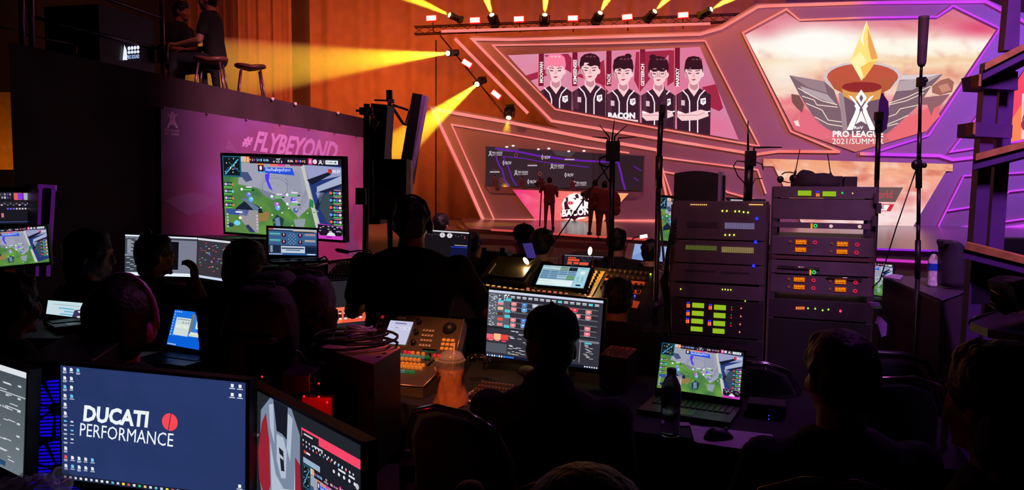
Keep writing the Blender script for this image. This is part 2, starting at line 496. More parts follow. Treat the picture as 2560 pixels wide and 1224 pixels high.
strip([(2100, 379), (1977, 328), (1857, 82), (1966, 23), (1999, 50), (2167, 44), (2343, 42), (2383, 14), (2500, 71), (2322, 338), (2185, 381)], 5, 'thin strip outlining the torch screen, salmon left magenta right')
strip([(2150, 384), (2349, 389), (2382, 399), (2437, 393), (2600, 375)], 8, 'thick magenta strip under the right half of torch screen')
strip([(2600, 88), (2377, 379), (2437, 370), (2600, 345)], 5, 'magenta wedge strip around the far right screen')
strip([(2600, 428), (2509, 434), (2410, 439), (2341, 576), (2495, 556), (2600, 541)], 4, 'magenta strip outlining the trapezoid behind the tower')
strip([(2369, 526), (2468, 511), (2503, 497), (2523, 478), (2600, 469)], 4, 'magenta strip crossing the trapezoid middle')
strip([(2350, 606), (2345, 590), (2560, 564), (2600, 559)], 8, 'thick magenta strip lowest on the right stage wall')
strip([(2548, 47), (2600, 75)], 8, 'short magenta strip at the upper right corner')

def led_screen(name, label, outline, off, cv_fn, cat='screen', rim=.06, build_depth=.12):
    t = thing(name, label, cat, S(*outline[0], off))
    mb = MB(); mb.prism([S(*p, off) for p in outline], -SN*build_depth)
    mb.build('cabinet', BLK, t, world=True)
    cv = Cv(SO+SN*(off+.002), SU, SV, .004)
    cv_fn(cv)
    cv.build('picture', t)
    return t
LP_OUT = [(1269, 138), (1750, 117), (1847, 350), (1387, 268)]
def players(cv):
    cv.clip = LP_OUT
    def bg(x, y):
        n = noise.noise(Vec((x/60, y/60, 1))); k = .5+.5*n
        t = min(1, max(0, (x-1269)/560))
        return (238-30*k, 120+40*k-20*t, 148+35*k-10*t)
    cv.grid(1260, 110, 1850, 352, 16, bg, [LP_OUT], 0)
    DR, PK = (165, 40, 70), (225, 105, 130)
    for q in ([(1310, 190), (1440, 150), (1440, 165), (1322, 203)], [(1360, 138), (1420, 134), (1450, 170), (1440, 190)], [(1590, 130), (1680, 125), (1600, 230), (1585, 200)],
              [(1440, 190), (1510, 150), (1515, 215)], [(1755, 218), (1790, 210), (1808, 270), (1798, 278), (1775, 268)], [(1672, 128), (1690, 124), (1690, 200), (1668, 215)]):
        cv.poly(q, DR, 1)
    cv.line([(1548, 218), (1515, 250)], 2, (150, 30, 60), 1)
    cv.line([(1480, 180), (1520, 230)], 3, (150, 30, 60), 1)
    cols = [1347, 1431, 1516, 1600, 1687]
    names = ['MOOWAN', 'KIMSENSEI', 'TAOX', 'GETSERCH', 'MARKKY']
    ys = [(155, 207), (150, 210), (184, 212), (160, 215), (170, 216)]
    dat = [(1389, 134, 205, 'pink'), (1475, 134, 203, 'k'), (1558, 140, 212, 'k'), (1646, 141, 213, 'k'), (1734, 141, 211, 'k')]
    SKN, SHD, JER = (250, 205, 208), (205, 135, 150), (62, 30, 46)
    for i, (cx, ty, chin, hc) in enumerate(dat):
        x0 = cols[i]
        cv.poly([(x0, 132-i*4), (x0+13, 131-i*4), (x0+12, 215), (x0-1, 215)], (120, 25, 50), 1)
        cv.line([(x0-1, 128-i*4), (x0-2, 318)], 1.2, (255, 140, 140), 2)
        cv.text(names[i], x0+2, ys[i][0], 9, ys[i][1]-ys[i][0], (255, 250, 250), 6, .03, 0, 'up')
        sh = chin+13
        # shoulders, jersey
        cv.poly([(cx-14, sh-4), (cx+14, sh-4), (cx+30, sh+5), (cx+43, sh+13), (cx+41, 352), (cx-41, 352), (cx-43, sh+13), (cx-30, sh+5)], JER, 2)
        cv.poly([(cx-30, sh+6), (cx-40, sh+14), (cx-40, sh+55), (cx-28, sh+58)], (88, 45, 62), 3)
        cv.poly([(cx-11, chin-14), (cx+11, chin-14), (cx+14, sh-3), (cx+1, sh+17), (cx-14, sh-3)], SKN, 3)
        cv.poly([(cx-11, chin-6), (cx+10, chin-6), (cx+11, sh-4), (cx+2, sh+3), (cx-9, sh-4)], SHD, 4)
        for sgn in (-1, 1):
            cv.line([(cx+sgn*28, sh+1), (cx+sgn*15, sh+15), (cx+sgn*10, sh+30), (cx+sgn*10, 352)], 3, (250, 235, 240), 4)
        cv.poly([(cx+17, sh+23), (cx+30, sh+20), (cx+31, sh+34), (cx+24, sh+39), (cx+17, sh+35)], (250, 240, 245), 5)
        cv.poly([(cx-31, sh+26), (cx-22, sh+27), (cx-22, sh+40), (cx-31, sh+39)], (225, 190, 200), 5)
        cv.line([(cx+20, sh+27), (cx+28, sh+26), (cx+22, sh+33)], 1.5, (90, 20, 40), 6)
        # head
        rx = 22; my = (ty+chin)/2+4; ry = (chin-my)+2
        cv.disc(cx-rx+1, my+6, 5, 7, SHD, 4); cv.disc(cx+rx-1, my+6, 5, 7, SKN, 4)
        cv.poly([(cx+(rx)*math.cos(a)*(1-.18*max(0, math.sin(a))**2), my+ry*math.sin(a)) for a in [2*PI*k/18 for k in range(18)]], SKN, 5)
        cv.poly([(cx-rx, my), (cx-rx+5, my), (cx-9, chin-2), (cx-16, chin-8)], SHD, 6)
        for sgn in (-1, 1):
            cv.poly([(cx+sgn*4, my-3), (cx+sgn*16, my-5), (cx+sgn*16, my-3), (cx+sgn*4, my-1)], (90, 40, 50), 6)
            cv.poly([(cx+sgn*5, my+3), (cx+sgn*14, my+1), (cx+sgn*13, my+5), (cx+sgn*6, my+5)], (110, 60, 70), 6)
            if i == 3: cv.ring(cx+sgn*10, my+4, 8, 8, 1.2, (170, 110, 120), 7)
        cv.poly([(cx-1, my+2), (cx+2, my+2), (cx+4, my+12), (cx-4, my+13)], (235, 175, 182), 6)
        cv.poly([(cx-7, my+19), (cx, my+17), (cx+7, my+18), (cx, my+22)], (190, 80, 95), 6)
        HC, H2 = ((250, 130, 160), (255, 190, 205)) if hc == 'pink' else ((58, 22, 34), (120, 60, 72))
        w1 = 26 if i != 4 else 23
        cv.poly([(cx-rx-1, my+3), (cx-w1, my-12), (cx-w1+3, ty+10), (cx-14, ty+2), (cx, ty-1), (cx+14, ty+2), (cx+w1-3, ty+10), (cx+w1, my-12), (cx+rx+1, my+3), (cx+rx-2, my-7), (cx+12, my-9), (cx+2, my-6), (cx-8, my-10), (cx-rx+2, my-7)], HC, 7)
        for k in range(3):
            xx = cx-13+k*9+2*i
            cv.poly([(xx, ty+7), (xx+5, ty+5), (xx+8, ty+9), (xx+3, ty+10)], H2, 8)
        if i == 0: cv.poly([(cx-10, my-10), (cx-16, my+2), (cx-4, my-6)], HC, 8); cv.poly([(cx+4, my-8), (cx+14, my+1), (cx+12, my-9)], HC, 8)
        if i == 1: cv.poly([(cx-16, my-8), (cx-6, my-12), (cx-2, my-15), (cx-14, my-16)], SKN, 8)
        if i == 2: cv.poly([(cx-14, my-9), (cx-9, my-3), (cx-4, my-8)], HC, 8); cv.disc(cx+12, ty+1, 9, 7, HC, 7)
        if i == 3: cv.poly([(cx-22, my-8), (cx-12, my-1), (cx, my-4), (cx+12, my-1), (cx+22, my-8)], HC, 8); cv.disc(cx-14, ty+2, 9, 7, HC, 7)
        if i == 4: cv.poly([(cx-19, my-9), (cx+19, my-9), (cx+17, my-6), (cx-17, my-6)], HC, 8)
        if i >= 3:
            yy = 284 if i == 3 else 284
            cv.poly([(cx-40, yy-8), (cx-20, yy), (cx+18, yy-10), (cx+34, yy-6), (cx+38, yy+6), (cx+10, yy+16), (cx-30, yy+18), (cx-41, yy+8)], SKN, 8)
            cv.line([(cx-38, yy+4), (cx+10, yy+4), (cx+30, yy-4)], 1.6, SHD, 9)
            cv.line([(cx-41, yy-3), (cx-30, yy-2)], 3, (250, 245, 250), 9); cv.line([(cx+28, yy-3), (cx+41, yy-6)], 3, (250, 245, 250), 9)
    cv.text('BACON', 1520, 281, 68, 16, (250, 240, 245), 7, .06, 0)
    cv.poly([(1515, 291), (1595, 300), (1595, 312), (1515, 300)], SKN, 8)
led_screen('led_screen', 'slanted stage screen showing five players in black jerseys', LP_OUT, .06, players)

CP = [[(1863, 87), (1966, 32), (2000, 55), (2000, 331), (1985, 325)], [(2000, 55), (2340, 49), (2340, 300), (2316, 328), (2138, 380), (2000, 331)], [(2340, 49), (2383, 23), (2490, 75), (2340, 295)]]
C_OUT = [(1863, 87), (1966, 32), (2000, 55), (2340, 49), (2383, 23), (2490, 75), (2316, 328), (2138, 380), (1985, 325)]
STOPS = [(20, (215, 110, 140)), (60, (228, 135, 150)), (88, (245, 190, 185)), (108, (255, 250, 240)), (130, (255, 244, 222)), (150, (244, 205, 165)), (163, (252, 220, 185)), (188, (236, 175, 145)), (230, (246, 210, 190)), (270, (238, 140, 145)), (330, (215, 105, 120)), (380, (190, 110, 105))]
def mix(a, b, t): t = max(0, min(1, t)); return tuple(a[i]*(1-t)+b[i]*t for i in range(3))
def stops(tab, y):
    if y <= tab[0][0]: return tab[0][1]
    for (a, ca), (b, cb) in zip(tab, tab[1:]):
        if y <= b: return mix(ca, cb, (y-a)/(b-a))
    return tab[-1][1]
def sky(x, y):
    n = noise.fractal(Vec((x/110, y/24, 5)), 1., 2., 4); n2 = noise.fractal(Vec((x/40, y/30, 9)), 1., 2., 3)
    c = stops(STOPS, y+9*n)
    c = mix(c, (222, 60, 110), .75*math.exp(-((x-2450)/75)**2-((y-72)/22)**2))
    c = mix(c, (215, 80, 110), .6*math.exp(-((x-1925)/45)**2-((y-80)/22)**2))
    c = mix(c, (205, 95, 90), max(0, n2-.1)*(.9 if y > 240 else .5))
    c = mix(c, (255, 253, 245), min(1, 1.5*math.exp(-((x-2045)/120)**2-((y-112)/42)**2)))
    c = mix(c, (255, 250, 235), .9*math.exp(-((x-2300)/150)**2-((y-112)/20)**2))
    c = mix(c, (255, 253, 240), .8*math.exp(-((x-1960)/70)**2-((y-190)/35)**2))
    if y > 235: c = mix(c, (240, 105, 130), .5*max(0, n+.3))
    return c
def logo(cv, cx, y0, h, col, layer):
    """the league mark: pointed diamond over two crossing strokes"""
    k = h/100.
    def q(pts): cv.poly([(cx+x*k, y0+y*k) for x, y in pts], col, layer)
    q([(0, 0), (14, 20), (0, 42), (-14, 20)])
    cv.poly([(cx, y0+12*k), (cx+5*k, y0+21*k), (cx, y0+31*k), (cx-5*k, y0+21*k)], (120, 90, 110), layer+1)
    for s in (-1, 1):
        q([(s*32, 14), (s*22, 18), (s*8, 36), (s*2, 46), (s*10, 52), (s*17, 40), (s*14, 36)])
        q([(s*4, 44), (s*13, 48), (s*17, 60), (s*36, 100), (s*21, 100), (s*4, 56)])
        q([(0, 52), (s*14, 86), (0, 78)])
def torch(cv):
    cv.grid(1860, 20, 2495, 384, 6.5, sky, CP, 0, 4.5)
    G1, G2, G3, LT = (158, 130, 138), (128, 100, 112), (186, 165, 172), (222, 205, 210)
    cv.poly([(1973, 188), (2060, 203), (2085, 225), (2120, 330), (2085, 330), (2060, 318), (2040, 302), (2020, 270), (1998, 236)], G2, 1)
    cv.poly([(1973, 188), (2060, 203), (2068, 233), (2020, 218)], G1, 2)
    cv.poly([(2000, 215), (2068, 236), (2092, 262), (2010, 232)], G3, 2)
    cv.poly([(2357, 185), (2253, 190), (2240, 228), (2195, 330), (2215, 335), (2245, 310), (2297, 262), (2327, 217)], G2, 1)
    cv.poly([(2357, 185), (2253, 188), (2250, 200), (2300, 197)], LT, 3)
    cv.poly([(2350, 188), (2250, 202), (2240, 228), (2280, 225), (2320, 205)], G3, 2)
    for a in ([(1995, 220), (2030, 240), (2055, 252), (2093, 262)], [(2005, 240), (2035, 250), (2042, 262), (2094, 268)], [(2015, 258), (2055, 275), (2070, 300), (2105, 305)], [(2037, 292), (2070, 310), (2108, 316)],
              [(2327, 215), (2270, 242), (2222, 258)], [(2310, 232), (2265, 252), (2222, 262)], [(2297, 262), (2250, 272), (2240, 285), (2220, 292)], [(2270, 288), (2240, 302), (2215, 312)], [(2245, 308), (2200, 320)]):
        cv.line(a, 2.2, (245, 222, 205), 3)
    # bowl, stem
    cv.poly([(2096, 232), (2211, 232), (2205, 300), (2200, 335), (2108, 335), (2105, 290)], (118, 88, 104), 3)
    cv.poly([(2096, 232), (2108, 232), (2120, 335), (2108, 335)], (165, 140, 148), 4)
    cv.poly([(2057, 190), (2066, 208), (2100, 230), (2210, 230), (2245, 208), (2256, 190), (2240, 170), (2205, 158), (2110, 158), (2075, 170)], (215, 200, 205), 4)
    cv.disc(2156, 192, 89, 33, (196, 88, 66), 5, 24)
    cv.poly([(2068, 195), (2245, 195), (2225, 222), (2200, 236), (2112, 236), (2085, 222)], (184, 92, 62), 5)
    cv.disc(2154, 218, 50, 13, (158, 48, 48), 6, 20)
    cv.poly([(2104, 222), (2125, 230), (2155, 232), (2185, 230), (2203, 222), (2200, 247), (2170, 254), (2130, 252), (2108, 240)], (226, 158, 84), 7)
    cv.disc(2154, 216, 49, 11, (150, 44, 46), 8, 20)
    # flame
    cv.poly([(2166, 52), (2150, 90), (2125, 153), (2153, 202), (2195, 147), (2180, 100)], (255, 228, 130), 9)
    cv.poly([(2166, 52), (2157, 95), (2160, 118), (2150, 100)], (255, 250, 225), 10)
    cv.poly([(2125, 153), (2150, 130), (2165, 150), (2153, 202)], (255, 246, 175), 10)
    cv.poly([(2168, 70), (2180, 105), (2194, 146), (2178, 150), (2170, 118)], (240, 165, 90), 10)
    cv.poly([(2150, 168), (2175, 155), (2190, 153), (2160, 196)], (250, 196, 90), 11)
    # flying rocks
    cv.poly([(1978, 235), (1998, 238), (2010, 262), (2005, 282), (1990, 268), (1980, 255)], (128, 82, 80), 2)
    cv.poly([(1984, 303), (1995, 300), (2000, 316), (1990, 314)], (250, 220, 215), 2)
    cv.poly([(2330, 215), (2352, 200), (2372, 195), (2385, 205), (2380, 230), (2350, 238), (2330, 232)], (165, 105, 95), 2)
    cv.poly([(2345, 215), (2368, 208), (2378, 225), (2355, 232)], (205, 140, 120), 3)
    cv.poly([(2302, 245), (2375, 235), (2352, 262), (2335, 270), (2328, 290), (2318, 262), (2305, 262)], (150, 100, 110), 2)
    cv.poly([(2000, 262), (2035, 290), (2075, 330), (2100, 350), (2040, 345), (2000, 330)], (232, 110, 130), 1)
    cv.poly([(2335, 262), (2350, 290), (2310, 330), (2225, 352), (2215, 340), (2280, 290)], (238, 110, 120), 1)
    WHT = (255, 252, 250)
    logo(cv, 2152, 224, 101, WHT, 12)
    cv.text('RoV', 2134, 315, 23, 8, WHT, 14, .03)
    cv.text('PRO LEAGUE', 2081, 327, 126, 16, WHT, 12, .035)
    cv.text('2021/SUMMER', 2080, 346, 128, 14, WHT, 12, 0)
led_screen('led_screen', 'largest stage screen showing a flaming torch and league title', C_OUT, .06, torch)

R_OUT = [(1908, 396), (2382, 410), (2382, 427), (2364, 429), (2274, 581), (2012, 575), (1934, 414), (1908, 414)]
def clouds(cv):
    pcs = [[(1908, 396), (2382, 410), (2382, 428), (1908, 415)], [(1934, 415), (2365, 428), (2274, 581), (2012, 575)]]
    def f(x, y):
        n = noise.fractal(Vec((x/75, y/28, 2)), 1., 2., 5); n2 = noise.fractal(Vec((x/40, y/25, 7)), 1., 2., 4)
        c = stops([(396, (240, 160, 120)), (430, (246, 175, 140)), (470, (244, 165, 150)), (500, (235, 150, 150)), (540, (250, 215, 215)), (580, (235, 190, 190))], y)
        c = mix(c, (205, 90, 80), .9*max(0, n)); c = mix(c, (255, 238, 225), .9*max(0, n2))
        c = mix(c, (250, 238, 238), .5*math.exp(-((x-2200)/60)**2-((y-540)/30)**2))
        return c
    cv.grid(1904, 392, 2390, 584, 8, f, pcs, 0, 5)
    cv.poly([(2060, 467), (2258, 468), (2238, 505), (2060, 502)], (112, 84, 84), 2)
    cv.text('TrueMove world', 2080, 476, 150, 19, (228, 60, 78), 4, .005)
    cv.poly([(2100, 508), (2236, 510), (2226, 528), (2100, 526)], (205, 45, 70), 2)
    cv.poly([(2102, 511), (2224, 512), (2216, 526), (2102, 524)], (255, 245, 245), 3)
    cv.text('LITE', 2180, 513, 30, 9, (110, 40, 60), 4, .02)
led_screen('led_screen', 'lower stage screen of pink clouds behind the right rack', R_OUT, .06, clouds)

def pig(cv):
    pc = [(1281, 473), (1572, 483), (1505, 557), (1341, 553)]; cv.clip = pc
    def f(x, y):
        n = noise.fractal(Vec((x/50, y/20, 4)), 1., 2., 3); t = (x-1281)/290
        c = mix((240, 50, 125), (250, 125, 105), t*2.0) if t < .5 else mix((250, 125, 105), (255, 170, 110), t*2-1)
        return mix(c, (255, 190, 190), .5*max(0, n))
    cv.grid(1278, 470, 1576, 560, 8, f, [pc], 0, 6)
    B, Wt = (70, 20, 32), (255, 250, 250)
    cv.poly([(1410, 497), (1424, 486), (1440, 482), (1458, 488), (1474, 492), (1478, 530), (1462, 545), (1433, 551), (1406, 546), (1401, 535), (1408, 528), (1405, 510)], Wt, 1)
    cv.poly([(1410, 506), (1420, 498), (1428, 522), (1412, 524)], B, 2)
    cv.disc(1434, 506, 15, 18, Wt, 3); cv.disc(1426, 507, 8, 5, (240, 130, 140), 4); cv.disc(1423, 507, 1.6, 2, B, 5); cv.disc(1429, 507, 1.6, 2, B, 5)
    cv.poly([(1437, 487), (1444, 484), (1448, 494), (1441, 496)], B, 4); cv.poly([(1414, 494), (1420, 492), (1420, 500), (1415, 502)], B, 4)
    cv.poly([(1432, 495), (1440, 494), (1440, 500)], B, 4); cv.line([(1458, 490), (1458, 515)], 4, B, 4); cv.line([(1452, 499), (1468, 499)], 3, B, 4)
    cv.poly([(1403, 526), (1475, 520), (1478, 540), (1404, 547)], B, 5); cv.poly([(1425, 542), (1448, 541), (1436, 552)], B, 5)
    cv.text('BACON', 1405, 524, 70, 18, Wt, 6, .05, 0, None, -.08)
led_screen('led_screen', 'trapezoid screen with pig team logo under the glass booth', [(1281, 473), (1572, 483), (1505, 557), (1341, 553)], .1, pig)
def zebra(cv):
    pc = [(2700, 60), (2560, 176), (2490, 284), (2462, 330), (2468, 362), (2548, 350), (2700, 335)]; 
    cv.clip = None
    cv.poly(pc, (250, 75, 105), 1)
    cv.poly([(2560, 250), (2528, 300), (2512, 356), (2552, 350), (2570, 260)], (255, 135, 90), 2)
    cv.poly([(2555, 235), (2700, 150), (2700, 335), (2552, 348)], (245, 205, 215), 2)
    for k in range(7): cv.line([(2556+k*3, 300-k*9), (2566+k*4, 270-k*8)], 2.5, (70, 30, 70), 3)
    cv.disc(2562, 312, 10, 14, (150, 60, 90), 3)
led_screen('led_screen', 'far right pink stage screen half hidden by the tower', [(2700, 60), (2560, 176), (2490, 284), (2462, 330), (2468, 362), (2548, 350), (2700, 335)], .06, zebra)

# glass booth standing out of the wall
t = thing('player_booth', 'glass fronted player booth with printed backdrop in the stage wall', 'booth', S(1217, 463, .4))
def Sb(x, y, o): return S(x, y, o)
bq = [(1216, 366), (1609, 390), (1606, 477), (1214, 464)]
mb = MB(); a = [Sb(*p, .03) for p in bq]; mb.prism(a, -SN*.02)
cv = Cv(SO+SN*.05, SU, SV, .004); cv.clip = [(1216, 366), (1609, 390), (1606, 477), (1214, 464)]
cv.poly(bq, (58, 38, 46), 0)
cv.poly([(1214, 366), (1480, 382), (1480, 470), (1214, 463)], (66, 46, 54), 1)
cv.poly([(1240, 366), (1300, 370), (1290, 380), (1245, 378)], (92, 74, 80), 2); cv.poly([(1380, 375), (1440, 379), (1425, 392), (1390, 388)], (92, 76, 82), 2)
PU = (128, 40, 205)
for pts, wd in (([(1238, 371), (1262, 374), (1300, 380), (1345, 389), (1400, 396), (1460, 402), (1545, 405)], 4.5), ([(1258, 391), (1310, 396), (1360, 405), (1420, 412), (1472, 418)], 2), ([(1240, 390), (1247, 412), (1256, 425), (1262, 450), (1274, 466)], 3.5), ([(1258, 392), (1272, 420), (1282, 450), (1292, 464)], 2.5),
                ([(1545, 405), (1552, 430), (1556, 450), (1563, 474)], 5), ([(1584, 415), (1604, 427)], 2), ([(1584, 443), (1596, 451)], 2)):
    cv.line(pts, wd, PU, 3)
for x, y in ((1222, 376), (1286, 424), (1376, 408), (1432, 451)):
    logo(cv, x+4, y, 14, (235, 225, 230), 4); cv.text('PRO LEAGUE', x+9, y+3, 25, 5, (235, 225, 230), 4, .03); cv.text('2021 SUMMER', x+9, y+9, 25, 4, (210, 200, 205), 4, .01)
for x, y in ((1256, 400), (1353, 386), (1411, 430), (1318, 447)):
    cv.poly([(x+3, y), (x+6, y+7), (x+3, y+14), (x, y+7)], (235, 228, 232), 4); cv.poly([(x+3, y+4), (x+4.5, y+7), (x+3, y+10), (x+1.5, y+7)], (80, 50, 60), 5); cv.text('ROV', x+8, y+3, 15, 8, (235, 228, 232), 4, .03)
for x, y in ((1225, 428), (1319, 412), (1412, 397)): cv.rect(x, y, 24, 3, (225, 215, 222), 4); cv.text('esports', x+4, y-5, 18, 4, (150, 60, 60), 4)
for x, y in ((1290, 388), (1254, 450), (1350, 434)): cv.ring(x, y, 4, 4.5, 1.5, (170, 80, 60), 4)
cv.build('backdrop', t, attr_mat('glowing backdrop print', True, .95))  # light put into the print, the board glows by itself
gl = MB(); gl.prism([Sb(*p, .5) for p in [(1214, 365), (1612, 389), (1609, 479), (1212, 466)]], SN*.02)
GL = bpy.data.materials.new('clear pane'); GL.use_nodes = True; nt = GL.node_tree; nt.nodes.clear()
g1 = nt.nodes.new('ShaderNodeBsdfTransparent'); g1.inputs[0].default_value = (.9, .88, .9, 1); g2 = nt.nodes.new('ShaderNodeBsdfGlossy'); g2.inputs['Roughness'].default_value = .05
mx_ = nt.nodes.new('ShaderNodeMixShader'); mx_.inputs[0].default_value = .06; oo = nt.nodes.new('ShaderNodeOutputMaterial')
nt.links.new(g1.outputs[0], mx_.inputs[1]); nt.links.new(g2.outputs[0], mx_.inputs[2]); nt.links.new(mx_.outputs[0], oo.inputs[0])
gl.build('window_pane', GL, t, world=True)
fr = MB()
def sbar(mb, a, b, wd, off, th=.05):
    dx, dy = b[0]-a[0], b[1]-a[1]; L = math.hypot(dx, dy); nx, ny = -dy/L*wd/2, dx/L*wd/2
    mb.prism([S(a[0]+nx, a[1]+ny, off), S(b[0]+nx, b[1]+ny, off), S(b[0]-nx, b[1]-ny, off), S(a[0]-nx, a[1]-ny, off)], SN*th)
for a, b in (((1212, 466), (1609, 480)), ((1361, 372), (1359, 470)), ((1491, 380), (1490, 474))): sbar(fr, a, b, 1.6, .5)
for p in [(1214, 366), (1612, 390), (1609, 480), (1212, 466)]: fr.cyl(S(*p, .03), S(*p, .52), .02)
fr.build('frame', GREYM, t, world=True)
fl = MB()
for x, y in ((1267, 367), (1283, 364), (1346, 373), (1372, 371), (1422, 378), (1460, 377)):
    c = S(x, y, .3); fl.ball(c, (.06, .06, .035))
fl.build('downlight', glow('booth lamp', (255, 240, 235), 1.2), t, world=True)

# stage deck and steps
def deck(pts, z0, z1): 
    mb = MB(); mb.prism([Vec((p[0], p[1], z0)) for p in pts], Vec((0, 0, z1-z0))); return mb
ZD = .28
def g(x, y, z): p = PZ(x, y, z); return (p.x, p.y)
DK = mat('glossy stage floor', (105, 85, 95), .22, var=.1, scale=2)
bl = S(1150, 560); br = S(2750, 560)
front = [g(1170, 571, ZD), g(1440, 588, ZD), g(1650, 598, ZD), g(2150, 621, ZD), g(2420, 628, ZD), g(2700, 632, ZD)]
struct('stage_deck', deck([(bl.x, bl.y+.6)] + front + [(br.x, br.y+.6)], 0, ZD), DK)
f2 = [g(1200, 596, .15), g(1440, 605, .15), g(1650, 616, .15), g(2150, 646, .15), g(2420, 660, .15), g(2700, 668, .15)]
struct('stage_step', deck([(bl.x, bl.y-2)] + f2 + [(br.x, br.y-2)], 0, .15), mat('grey step cloth', (125, 105, 115), .8, var=.1))
def edge_strip(pix, z, r, label, cols):
    mb = MB(); pts = [PZ(x, y, z) for x, y in pix]
    mb.tube(pts, r, 4); 
    return single('led_strip', mb, cols, label, 'light strip')
edge_strip([(2180, 622), (2260, 624), (2340, 627), (2420, 628)], .28, .022, 'thin violet light line on the upper stage step, right side', glow('violet edge light', (150, 40, 220)))
edge_strip([(2180, 648), (2260, 652), (2340, 656), (2420, 660)], .15, .03, 'thin magenta light line on the lower stage step, right side', glow('magenta edge light', (200, 50, 190)))
edge_strip([(1228, 574), (1330, 580), (1440, 588)], ZD+.01, .03, 'thin red light line on the stage front edge, left side', glow('red edge light', (205, 75, 72)))
edge_strip([(1440, 588), (1560, 595), (1645, 600)], ZD+.01, .03, 'thin red light line on the stage front edge, centre', glow('red edge light', (205, 75, 72)))

# ------------------------------------------------ lamps round the stage wall
HZ = bpy.data.materials.new('lit haze'); HZ.use_nodes = True; nt = HZ.node_tree; nt.nodes.clear()
vs_ = nt.nodes.new('ShaderNodeVolumeScatter'); vs_.inputs['Density'].default_value = .14; vs_.inputs['Anisotropy'].default_value = 0.
oo = nt.nodes.new('ShaderNodeOutputMaterial'); nt.links.new(vs_.outputs[0], oo.inputs['Volume'])
LAMPW = glow('beam lamp lens', (255, 245, 150), 6.)
def beam(x, y, d, tx, ty, td, r1, label, power):
    a = P(x, y, d); b = P(tx, ty, td); D = (b-a).normalized()
    q = D.to_track_quat('-Z', 'Y').to_matrix().to_4x4()
    t = thing('moving_head_lamp', label, 'lamp', mx=Mat.Translation(a) @ q, group=None)
    m = MB(); m.lathe([(.06, .34), (.12, .30), (.135, .1), (.14, 0), (.11, -.01)], n=16); m.build('head', BLK, t)
    m = MB(); m.ball((0, 0, -.02), (.105, .105, .05)); m.build('lens', LAMPW, t)
    m = MB(); m.box((-.19, 0, .2), (.04, .12, .34)); m.box((.19, 0, .2), (.04, .12, .34)); m.box((0, 0, .38), (.42, .14, .05)); m.build('yoke', BLK, t)
    m = MB(); m.rbox((0, 0, .48), (.34, .26, .14), .03); m.build('base', BLK, t)
    L = (b-a).length; m = MB(); m.lathe([(r1, -L), (.10, -.03)], n=24)
    m.build('light_beam', HZ, t)
    l = bpy.data.lights.new('beam', 'SPOT'); l.energy = power; l.color = (1., .62, .02); l.shadow_soft_size = .05
    l.spot_size = 2*math.atan2(r1, L)*1.0; l.spot_blend = .35
    o = bpy.data.objects.new('beam_light', l); COL.objects.link(o); o.matrix_world = Mat.Translation(a + D*.08) @ q
    return t
BP = 24000
beam(1120, 133, 31, 470, 185, 21, 1.05, 'lamp left of the stage wall throwing the longest yellow beam leftwards', BP*2.2)
beam(1193, 210, 31, 940, 410, 25, .75, 'lamp below the longest beam aiming down left behind the column speaker', BP*2)
beam(1272, 293, 29.9, 1266, 330, 29.5, .2, 'lowest lamp in the notch between the stage panels', BP*.04)
for i, (x, y, tx, ty) in enumerate(((1125, 38, 880, -70), (1230, 38, 1180, -110), (1362, 38, 1370, -120), (1500, 33, 1570, -100), (1636, 29, 1760, -100), (1777, 24, 1960, -80))):
    beam(x, y, 31.8, tx, ty, 30, .48, ['first lamp from left on the top row with beam up left', 'second top row lamp from left with steep beam', 'third top row lamp with vertical beam', 'fourth top row lamp with beam up right above players screen',
         'fifth top row lamp from left with beam up right', 'last top row lamp on right, nearest the torch screen'][i], BP)
for i, (x, y, an) in enumerate(((1078, 45, 2), (1187, 50, 1), (1297, 47, 1), (1432, 45, 0), (1568, 42, 4), (1708, 37, 3), (1167, 158, -32), (1240, 236, -38))):
    c = P(x, y, 31.6); R = Mat.Rotation(math.radians(-9), 3, 'Z') @ Mat.Rotation(math.radians(-an) if i < 6 else math.radians(-an), 3, 'Y')
    t = thing('strobe_block', ['red rimmed strobe block at the left end of the top row', 'red strobe block between first and second yellow lamps', 'red strobe block between second and third yellow lamps', 'red strobe block between third and fourth yellow lamps', 'red strobe block between fourth and fifth yellow lamps', 'red strobe block at the right end of the top row',
              'tilted red strobe block below the longest beam lamp', 'tilted red strobe block lowest beside the slanted strip'][i], 'lamp', mx=Mat.Translation(c) @ (Mat.Rotation(math.radians(-9), 4, 'Z') @ Mat.Rotation(math.radians(-an), 4, 'Y')))
    m = MB(); m.rbox((0, .08, 0), (.46, .14, .26), .03, axis='y'); m.build('housing', mat('red lit rim', (60, 5, 5), .4, emit=(255, 20, 25), es=.8), t)
    m = MB(); m.tube([(0, .14, 0), (0, .25, -.1), (0, .3, -.5)] if i < 6 else [(0, .14, 0), (0, .4, 0)], .02, 6); m.build('bracket', BLK, t)
    m = MB(); m.box((0, 0, 0), (.38, .02, .18)); m.build('tube_window', glow('strobe white', (255, 225, 225), 3.), t)
